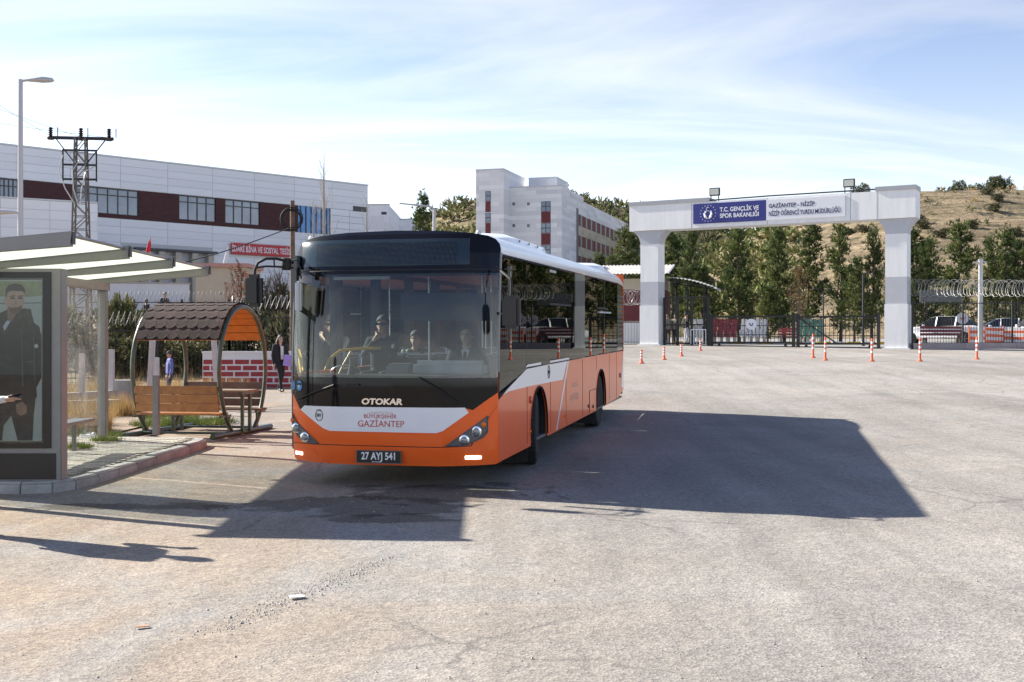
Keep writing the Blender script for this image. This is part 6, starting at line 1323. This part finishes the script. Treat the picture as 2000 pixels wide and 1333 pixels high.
wg = empty('dormitory_wing', (0, 0, 0), 0, 'long dormitory wing with beige and dark red window bands right of the tower', 'building'); wg.matrix_world = SM
xa, xb = sa(1129, 500)[0], sa(1226, 500)[0]; zt_ = sa(1129, 389)[1]
q = MB(); q.box(.01, xa, -.02, 3, 2, sa(1110, 371)[1] - .2); q.build('end_wall', clad2, wg); q = MB(); q.box(xa - 1.2, xa, -.08, -.03, 6, sa(1125, 406)[1]); q.build('dark_strip', mat('strip_grey', (.10, .10, .11), .6), wg)
q = MB(); q.box(xa, xb, .0, 10, 2, zt_); q.build('wing_wall', clad2, wg)
beig = brickm('beige_cladding', (.50, .44, .33), (.3, .26, .2), 1., 2.4, .6)
zs = [sa(1129, v)[1] for v in (418, 440, 459, 481, 499, 521, 540, 562, 580)]
for i, (a, b) in enumerate(zip(zs, zs[1:])):
    q = MB(); q.box(xa + .1, xb - .4, -.05 if i % 2 else -.03, .1, b, a); q.build('window_band' if i % 2 == 0 else 'beige_band', mrn if i % 2 == 0 else beig, wg)
    if i % 2 == 0:
        for k in range(11): x = xa + 1.4 + k * (xb - xa - 2.4) / 10.5; q = MB(); q.box(x, x + 1.1, -.06, -.031, b + .02, a - .02); q.build('window', wframe, wg)
# ------------------------------------------------------------------ vegetation
def leafm(name, c1, c2, rough=.7):
    m = bpy.data.materials.new(name); m.use_nodes = True; t = m.node_tree; b = t.nodes['Principled BSDF']; b.inputs['Roughness'].default_value = rough; b.inputs['Specular IOR Level'].default_value = .2
    oi = t.nodes.new('ShaderNodeTexCoord'); nz = t.nodes.new('ShaderNodeTexNoise'); nz.inputs['Scale'].default_value = 1.4; nz.inputs['Detail'].default_value = 4; t.links.new(oi.outputs['Object'], nz.inputs['Vector'])
    r = t.nodes.new('ShaderNodeValToRGB'); r.color_ramp.elements[0].position = .38; r.color_ramp.elements[1].position = .64; r.color_ramp.elements[0].color = (*c1, 1); r.color_ramp.elements[1].color = (*c2, 1); t.links.new(nz.outputs['Fac'], r.inputs[0]); t.links.new(r.outputs[0], b.inputs['Base Color'])
    tl = t.nodes.new('ShaderNodeBsdfTranslucent'); t.links.new(r.outputs[0], tl.inputs[0]); mxn = t.nodes.new('ShaderNodeMixShader'); mxn.inputs[0].default_value = .25; o = t.nodes['Material Output']; t.links.new(b.outputs[0], mxn.inputs[1]); t.links.new(tl.outputs[0], mxn.inputs[2]); t.links.new(mxn.outputs[0], o.inputs[0]); return m
bark = mat('bark', (.10, .075, .055), .95, var=.3, scale=12, bump=.5)
pine1 = leafm('pine_needles', (.07, .10, .03), (.16, .175, .058)); pine2 = leafm('pine_needles_dark', (.042, .068, .024), (.095, .12, .042)); brown = leafm('dry_needles', (.16, .09, .03), (.24, .15, .05))
olive = leafm('olive_leaves', (.10, .11, .04), (.23, .21, .09)); scrub_m = leafm('scrub_leaves', (.07, .075, .04), (.16, .145, .08)); reddish = leafm('red_leaves', (.22, .06, .03), (.32, .12, .05)); straw = leafm('straw', (.34, .23, .09), (.48, .34, .15)); grassm = leafm('grass', (.07, .11, .02), (.15, .19, .05))
def tuft(q, p, d, s, rnd, n=5, wf=.17):
    """spray of short blades round d"""
    for _ in range(n):
        v = (d + Vector((rnd.gauss(0, .5), rnd.gauss(0, .5), rnd.gauss(0, .45)))).normalized(); w_ = v.cross(Vector((rnd.gauss(0, 1), rnd.gauss(0, 1), rnd.gauss(0, 1)))).normalized() * s * wf; e = p + v * s * rnd.uniform(.7, 1.3)
        o = len(q.v); q.v += [tuple(p - w_), tuple(p + w_), tuple(e + w_ * .5), tuple(e - w_ * .5)]; q.f.append((o, o + 1, o + 2, o + 3)); q.mi.append(q.cur)
def pine_mesh(seed, H=7., Rr=1.5, nb=85, low=.12):
    rnd = random.Random(seed); tr = MB(); pts = [(.06 * math.sin(z * .8 + seed), .06 * math.cos(z + seed), z) for z in [H * k / 8 for k in range(9)]]; tr.tube(pts, [.13 * (1 - k / 8.6) + .01 for k in range(9)], 8)
    cr_ = MB(); 
    for i in range(nb):
        t = low + (1 - low) * (i / nb) ** .9; z = H * t; prof_ = (min(1, (t - low) / .18 + .45)) * (1 - t) ** .62 * 1.25 + .06; ln = Rr * prof_ * rnd.uniform(.6, 1.15); a = rnd.uniform(0, 2 * math.pi); up = rnd.uniform(.25, .7)
        d = Vector((math.cos(a), math.sin(a), up)).normalized(); b0 = Vector((0, 0, z)); b1 = b0 + d * ln; tr.tube([b0, b0.lerp(b1, .6) - Vector((0, 0, .04 * ln)), b1], [.028, .018, .006], 4)
        cr_.cur = 0 if rnd.random() < .62 else 1
        for k in range(int(5 + 10 * ln / Rr)):
            f = rnd.uniform(.25, 1.05); p = b0 + d * ln * f + Vector((rnd.gauss(0, .16), rnd.gauss(0, .16), rnd.gauss(0, .14))); tuft(cr_, p, (d + Vector((0, 0, .5))).normalized(), .24, rnd, 9, .11)
    return tr, cr_
PV = []
for sd in range(4):
    tr, c_ = pine_mesh(sd * 7 + 1, 7., [1.5, 1.25, 1.7, 1.35][sd], [78, 66, 92, 70][sd]); o = tr.build('trunk', bark, smooth=50); o2 = c_.build('crown', [pine1, pine2]); PV.append((o.data, o2.data)); bpy.data.objects.remove(o); bpy.data.objects.remove(o2)
def pine(u, v, Y, var, lab, wide=1., cat='tree', nm='pine_tree'):
    p = at(u, v, Y); z0 = zg(p.x, Y); k = (p.z - z0) / 7.; o = empty(nm, (p.x, Y, z0 - .05), random.uniform(0, 6), lab, cat, 'pines behind the gate'); o.scale = (k * wide, k * wide, k)
    obj('trunk', PV[var][0], o); obj('crown', PV[var][1], o); return o
PT = [(1318, 452, 77, 0, 'pine rising left of the gate opening beside the guard house'), (1347, 450, 74, 1, 'slim pine just right of the guard house awning'), (1376, 520, 73, 2, 'low bushy pine behind the pedestrian gate'), (1443, 446, 72, 3, 'tall pointed pine in the middle of the left gate leaf'), (1500, 560, 70, 2, 'low dark pine behind the middle gate post'), (1531, 444, 74, 1, 'tall pine under the white sign panel'), (1573, 441, 76, 0, 'tall dense pine under the end of the white sign'),
      (1643, 440, 70, 3, 'tall pine between the yard lamps'), (1668, 505, 66, 2, 'shorter pine right of the yard lamp'), (1704, 446, 69, 1, 'pine standing left of the right gate column'), (1784, 452, 80, 2, 'dark pine just right of the right gate column'), (1806, 468, 68, 0, 'pine behind the grey board'), (1870, 438, 70, 3, 'tall broad pine left of the grey pole'), (1934, 462, 72, 1, 'pine right of the grey pole'), (1960, 450, 75, 0, 'tall pine near the right picture edge'), (1990, 470, 68, 2, 'pine cut by the right picture edge'),
      (2060, 450, 70, 1, 'first pine beyond the right picture edge'), (2130, 460, 72, 0, 'second pine beyond the right picture edge'), (2210, 445, 70, 3, 'third pine beyond the right picture edge'), (2300, 455, 73, 2, 'fourth pine beyond the right picture edge'), (2400, 450, 72, 1, 'fifth pine beyond the right picture edge'), (2520, 455, 74, 0, 'sixth pine beyond the right picture edge'), (2660, 450, 75, 3, 'farthest pine beyond the right picture edge')]
for i_, (u, v, Y, k, lab) in enumerate(PT):
    o = pine(u, v, Y, k, lab, (.95, .68, 1.15, .82, 1.1, .72, .92, .8)[i_ % 8]); o.rotation_euler[0] = .05 * math.sin(i_ * 2.3); o.rotation_euler[1] = .05 * math.cos(i_ * 1.7)
pine(1224, 449, 118, 0, 'pine in front of the dormitory wing', 1.1); pine(1170, 497, 112, 1, 'small pine low before the dormitory wing'); pine(1196, 500, 110, 3, 'small pine between the dormitory wing and the guard house roof')
o = pine(826, 379, 88, 1, 'dark spruce showing above the bus roof', .7, nm='spruce_tree'); del o['group']
# bare trees
def bare(u, v, Y, lab, spread_=.35, seed=0, n=26, leaves=None, m_=None, z0=None):
    p = at(u, v, Y); z0 = zg(p.x, Y) if z0 is None else z0; H = p.z - z0; o = empty('bare_tree', (p.x, Y, z0), 0, lab, 'tree'); rnd = random.Random(seed); q = MB(); q.tube([(0, 0, 0), (.05, 0, H * .4), (0, .05, H * .75), (.03, 0, H)], [.02 * H ** .8, .014 * H ** .8, .006 * H, .004], 6); lf = MB()
    for i in range(n):
        t = rnd.uniform(.22, .92); b0 = Vector((0, 0, H * t)); a = rnd.uniform(0, 6.28); ln = H * spread_ * (1.1 - t) * rnd.uniform(.6, 1.2); d = Vector((math.cos(a) * .5, math.sin(a) * .5, 1)).normalized(); b1 = b0 + d * ln; q.tube([b0, b0.lerp(b1, .5) + Vector((math.cos(a), math.sin(a), 0)) * ln * .08, b1], [.012, .008, .003], 4)
        for k in range(5):
            s = b0.lerp(b1, rnd.uniform(.3, 1)); e = s + Vector((rnd.gauss(0, .35), rnd.gauss(0, .35), rnd.uniform(.3, 1))) * ln * .3; q.tube([s, e], [.006, .002], 3)
            if leaves: tuft(lf, e, Vector((0, 0, -.3)), .10, rnd, 3)
    q.build('trunk', m_ or mat('pale_bark', (.33, .29, .25), .9), o)
    if leaves: lf.build('crown', leaves, o)
bare(632, 292, 60, 'tall leafless poplar above the left side of the bus', .30, 1, 36); bare(612, 385, 57, 'smaller leafless sapling left of the tall poplar', .35, 2, 22); bare(716, 375, 85, 'leafless sapling at the end of the administration building', .4, 4, 18)
bare(470, 515, 42, 'sparse tree with reddish leaves beside the beige hut', .55, 5, 30, reddish, bark); bare(545, 530, 41, 'tangled leafless tree next to the wooden pole', .7, 6, 60, None, bark); bare(520, 545, 43, 'leafless bushy tree behind the painted wall', .8, 8, 60, None, bark); bare(1560, 520, 66, 'tree with browning leaves behind the middle gate post', .5, 9, 50, brown, bark)
# shrubs
SV = []
def shrub_mesh(seed, n=420, s=.16, mats=None):
    rnd = random.Random(seed); st_ = MB(); q = MB(); lobes = [(Vector((rnd.uniform(-.55, .55), rnd.uniform(-.5, .5), rnd.uniform(.35, .85))), rnd.uniform(.3, .5)) for _ in range(8)]
    for i in range(12): c, r = lobes[i % 8]; st_.tube([(0, 0, 0), tuple(c * .5), tuple(c)], [.03, .02, .008], 4)
    for i in range(n):
        c, r = lobes[rnd.randrange(8)]; d = Vector((rnd.gauss(0, 1), rnd.gauss(0, 1), rnd.gauss(0, 1))).normalized(); q.cur = 0 if rnd.random() < .7 else 1; tuft(q, c + d * r * rnd.uniform(.6, 1.05), d, s, rnd, 4)
    return st_, q
for sd, ms in enumerate(([olive, scrub_m], [scrub_m, pine2], [olive, reddish], [scrub_m, scrub_m])):
    a, b = shrub_mesh(sd + 20); o = a.build('stems', bark); o2 = b.build('crown', ms); SV.append((o.data, o2.data)); bpy.data.objects.remove(o); bpy.data.objects.remove(o2)
def shrub(loc, w_, h_, var, lab, group):
    o = empty('shrub', loc, random.uniform(0, 6), lab, 'shrub', group); o.scale = (w_, w_, h_); obj('stems', SV[var][0], o); obj('crown', SV[var][1], o); return o
SL = [(222, 585, 40, 1.0, 1.9, 0, 'leafy shrub just right of the shelter post'), (262, 640, 38.5, 1.1, 1.0, 0, 'shrub under the terrace people'), (248, 600, 43, 1.2, 1.4, 0, 'shrub up the slope left of the terrace people'), (300, 640, 39, 1.0, 1.0, 2, 'shrub behind the left hoop'), (350, 655, 38.5, 1.0, .9, 0, 'shrub behind the picnic shelter roof'), (395, 650, 39, 1.1, 1.0, 3, 'grey shrub behind the picnic shelter'), (440, 600, 41, 1.1, 1.3, 1, 'dark shrub left of the bus mirror'), (500, 590, 41.5, 1.2, 1.6, 1, 'dark shrub behind the bus mirror'), (540, 610, 40, 1.0, 1.6, 3, 'grey shrub next to the wooden pole'), (585, 560, 42, 1.5, 2.2, 3, 'tall shrub behind the left edge of the bus'), (650, 560, 43, 1.5, 2.2, 0, 'shrub behind the bus door'), (710, 560, 44, 1.5, 2.2, 3, 'shrub behind the bus windscreen'),
      (180, 640, 38, 1.2, 1.2, 3, 'shrub seen through the shelter glass'), (130, 620, 40, 1.3, 1.6, 0, 'large shrub seen through the shelter glass')]
for u, v, Y, w_, h_, k, lab in SL: p = at(u, v, Y); shrub(onz(p.x, Y), w_, h_, k, lab, 'shrubs on the left slope')
RS = [(1878, 372, 1.9, 'left dark shrub on the hill ridge'), (1905, 372, 1.5, 'middle dark shrub on the hill ridge'), (1935, 366, 2.1, 'right pair shrub on the hill ridge, left one'), (1962, 366, 2.2, 'right pair shrub on the hill ridge, right one'), (1680, 378, 1.9, 'dark shrub on the ridge behind the right floodlight'), (1857, 372, 1.2, 'small shrub at the left end of the ridge clump')]
for u, v, s, lab in RS: p = at(u, v, 224); shrub((p.x, 224, p.z - 1.0), s * 1.15, s * 1.15, 1, lab, 'shrubs on the hill ridge')
for k, (u, v) in enumerate([(1927, 383), (1945, 396), (1940, 408), (1810, 447), (1835, 462), (1690, 450), (1900, 446), (1990, 460), (1800, 440), (1660, 460)]):
    t_ = None
    # drop onto the slope by searching the hill mesh along the ray
    best = None
    for vx in hrb.v[::1]:
        uu = 1000 + F * vx[0] / vx[1]; vv = 666 - F * (vx[2] - CH) / vx[1]
        if vx[1] < 226:
            d_ = abs(uu - u) + abs(vv - v)
            if best is None or d_ < best[0]: best = (d_, vx)
    shrub((best[1][0], best[1][1], best[1][2] - .2), 1.5, 1.3, 3, 'low grey shrub on the dry hillside, number %d from the top right' % (k + 1) if False else ['highest low shrub below the ridge shrubs', 'second low shrub below the ridge shrubs', 'third low shrub below the ridge shrubs', 'low shrub right of the gate column top', 'low shrub above the dark column side pine', 'low shrub left of the right column capital', 'low shrub above the grey pole', 'low shrub at the right picture edge', 'uppermost low shrub beside the column', 'low shrub above the yard lamp pine'][k], 'low shrubs on the hillside')
# scrub scattered over the hills: too many and too far to count
def scatter(name, verts, count, seed, m_, size, cond):
    rnd = random.Random(seed); q = MB(); pool = [v for v in verts if cond(v)]
    for _ in range(count):
        v = Vector(rnd.choice(pool)) + Vector((rnd.uniform(-2, 2), rnd.uniform(-2, 2), 0)); s = size * rnd.uniform(.5, 1.4); q.cur = rnd.randrange(len(m_))
        for k in range(9): d = Vector((rnd.gauss(0, 1), rnd.gauss(0, 1), abs(rnd.gauss(0, 1)))).normalized(); tuft(q, v + d * s * .5, d, s * .5, rnd, 3)
    return struct(q.build(name, m_), 'stuff')
sc1_ = scatter('hillside_scrub', hrb.v, 420, 4, [scrub_m, olive, straw], .8, lambda v: 110 < v[1] < 224); sc1_['label'] = 'scattered dry scrub on the hillside'
sc3_ = scatter('hill_wood', [v for v in hrb.v if 1000 + F * v[0] / v[1] < 1560], 260, 8, [olive, pine1], 2.0, lambda v: 120 < v[1] < 224)
sc2_ = scatter('far_wood', hlb.v, 900, 5, [pine2, scrub_m, olive], 3.2, lambda v: 260 < v[1] < 420)
# dry grass, green tufts and litter stones on the verge
def grass(name, spots, m_, seed, h=.35, per=14):
    rnd = random.Random(seed); q = MB()
    for (x, y, r, n) in spots:
        for _ in range(n):
            a = rnd.uniform(0, 6.28); rr = r * math.sqrt(rnd.random()); px, py = x + rr * math.cos(a), y + rr * math.sin(a); base = Vector((px, py, zg(px, py) + .02 + (KT if (px < -5.2 and py < 18.4 and name == 'pavement_weeds') else 0)))
            for _ in range(per // 2):
                l = h * rnd.uniform(.4, 1.2); d = Vector((rnd.gauss(0, .35), rnd.gauss(0, .35), 1)).normalized(); w_ = Vector((rnd.gauss(0, 1), rnd.gauss(0, 1), 0)).normalized() * .006; o = len(q.v); b = base + Vector((rnd.gauss(0, .04), rnd.gauss(0, .04), 0)); q.v += [tuple(b - w_), tuple(b + w_), tuple(b + d * l)]; q.f.append((o, o + 1, o + 2)); q.mi.append(0)
    return struct(q.build(name, m_), 'stuff')
grass('dry_grass', [(-7.6, 20.4, .55, 300), (-8.5, 21.5, 1.0, 420), (-9.5, 24, 1.6, 380), (-7.6, 24.5, .8, 200), (-8.4, 28.5, 1.3, 300), (-11, 28, 2., 300), (-8.8, 32.5, 1.5, 250), (-13, 33, 2.5, 300), (-11, 40, 3., 500), (-8, 40, 2., 300), (-14, 44, 3, 300), (-6.5, 41, 2., 200)], straw, 1, .5)
grass('green_grass', [(-7.0, 19.3, .5, 200), (-6.6, 21.8, .5, 220), (-5.9, 22.2, .6, 260), (-6.9, 23.4, .6, 120), (-10, 26, 1.5, 160), (-12, 39, 3, 300), (-9, 38.5, 1.5, 120)], grassm, 2, .14)
grass('pavement_weeds', [(-6.2, 16.6, .18, 60), (-6.15, 17.6, .2, 60), (-6.2, 15.6, .15, 40), (-6.3, 14.6, .2, 40)], grassm, 3, .10)
# stones
def stones(name, gen, n, seed, m_, lo, hi):
    rnd = random.Random(seed); q = MB()
    for _ in range(n):
        x, y = gen(rnd); s = rnd.uniform(lo, hi) * (1 if rnd.random() < .93 else 1.7); c = Vector((x, y, zg(x, y) + s * .25)); pts = [c + Vector((rnd.uniform(.6, 1.1) * s * a, rnd.uniform(.6, 1.1) * s * b, rnd.uniform(.4, .8) * s * d)) for a, b, d in ((1, 0, 0), (0, 1, 0), (-1, 0, 0), (0, -1, 0), (0, 0, 1))]
        o = len(q.v); q.v += [tuple(p) for p in pts]; q.f += [(o, o + 1, o + 4), (o + 1, o + 2, o + 4), (o + 2, o + 3, o + 4), (o + 3, o, o + 4)]; q.mi += [0] * 4
    return struct(q.build(name, m_), 'stuff')
grav = mat('gravel', (.40, .385, .36), .9, col2=(.30, .285, .265), scale=30)
ga_, gb_ = ground_at(425, 1238), ground_at(760, 1088)
stones('loose_gravel', lambda r: (lambda t, s: (lerp(ga_.x, gb_.x, t) + s * .5, lerp(ga_.y, gb_.y, t) + s * .55))(r.random(), r.gauss(0, .3)), 700, 1, grav, .003, .010)
stones('scattered_stones', lambda r: (r.uniform(-6, 6), 5.2 + 14 * r.random() ** 1.6), 3800, 2, grav, .003, .009)
for u, v, c, lab, s in ((580, 1171, (.7, .7, .68), 'flat scrap of white paper on the asphalt', (.055, .035)), (278, 1231, (.42, .25, .17), 'small brown scrap lying on the asphalt', (.045, .02))):
    p = ground_at(u, v); q = MB(); q.prism([(-s[0], -s[1]), (s[0], -s[1] * .7), (s[0] * .8, s[1]), (-s[0] * .9, s[1] * .8)], (0, .006), 'z'); o = q.build('litter_scrap', mat('scrap_%d' % int(c[0] * 100), c, .8)); o.location = p + Vector((0, 0, .012)); o.rotation_euler = (.03, .04, .4); tag(o, lab, 'litter')
p = ground_at(222, 852); q = MB(); rnd = random.Random(4); ellip(q, (0, 0, .06), (.16, .10, .07), 10, 6); q.v = [(x * (1 + rnd.uniform(-.2, .2)), y * (1 + rnd.uniform(-.2, .2)), z * (1 + rnd.uniform(-.25, .25))) for x, y, z in q.v]; o = q.build('plastic_bag', mat('bag_white', (.7, .7, .7), .5)); o.location = onz(p.x, 18.75, .03); tag(o, 'crumpled white plastic bag beside the shelter post', 'litter')
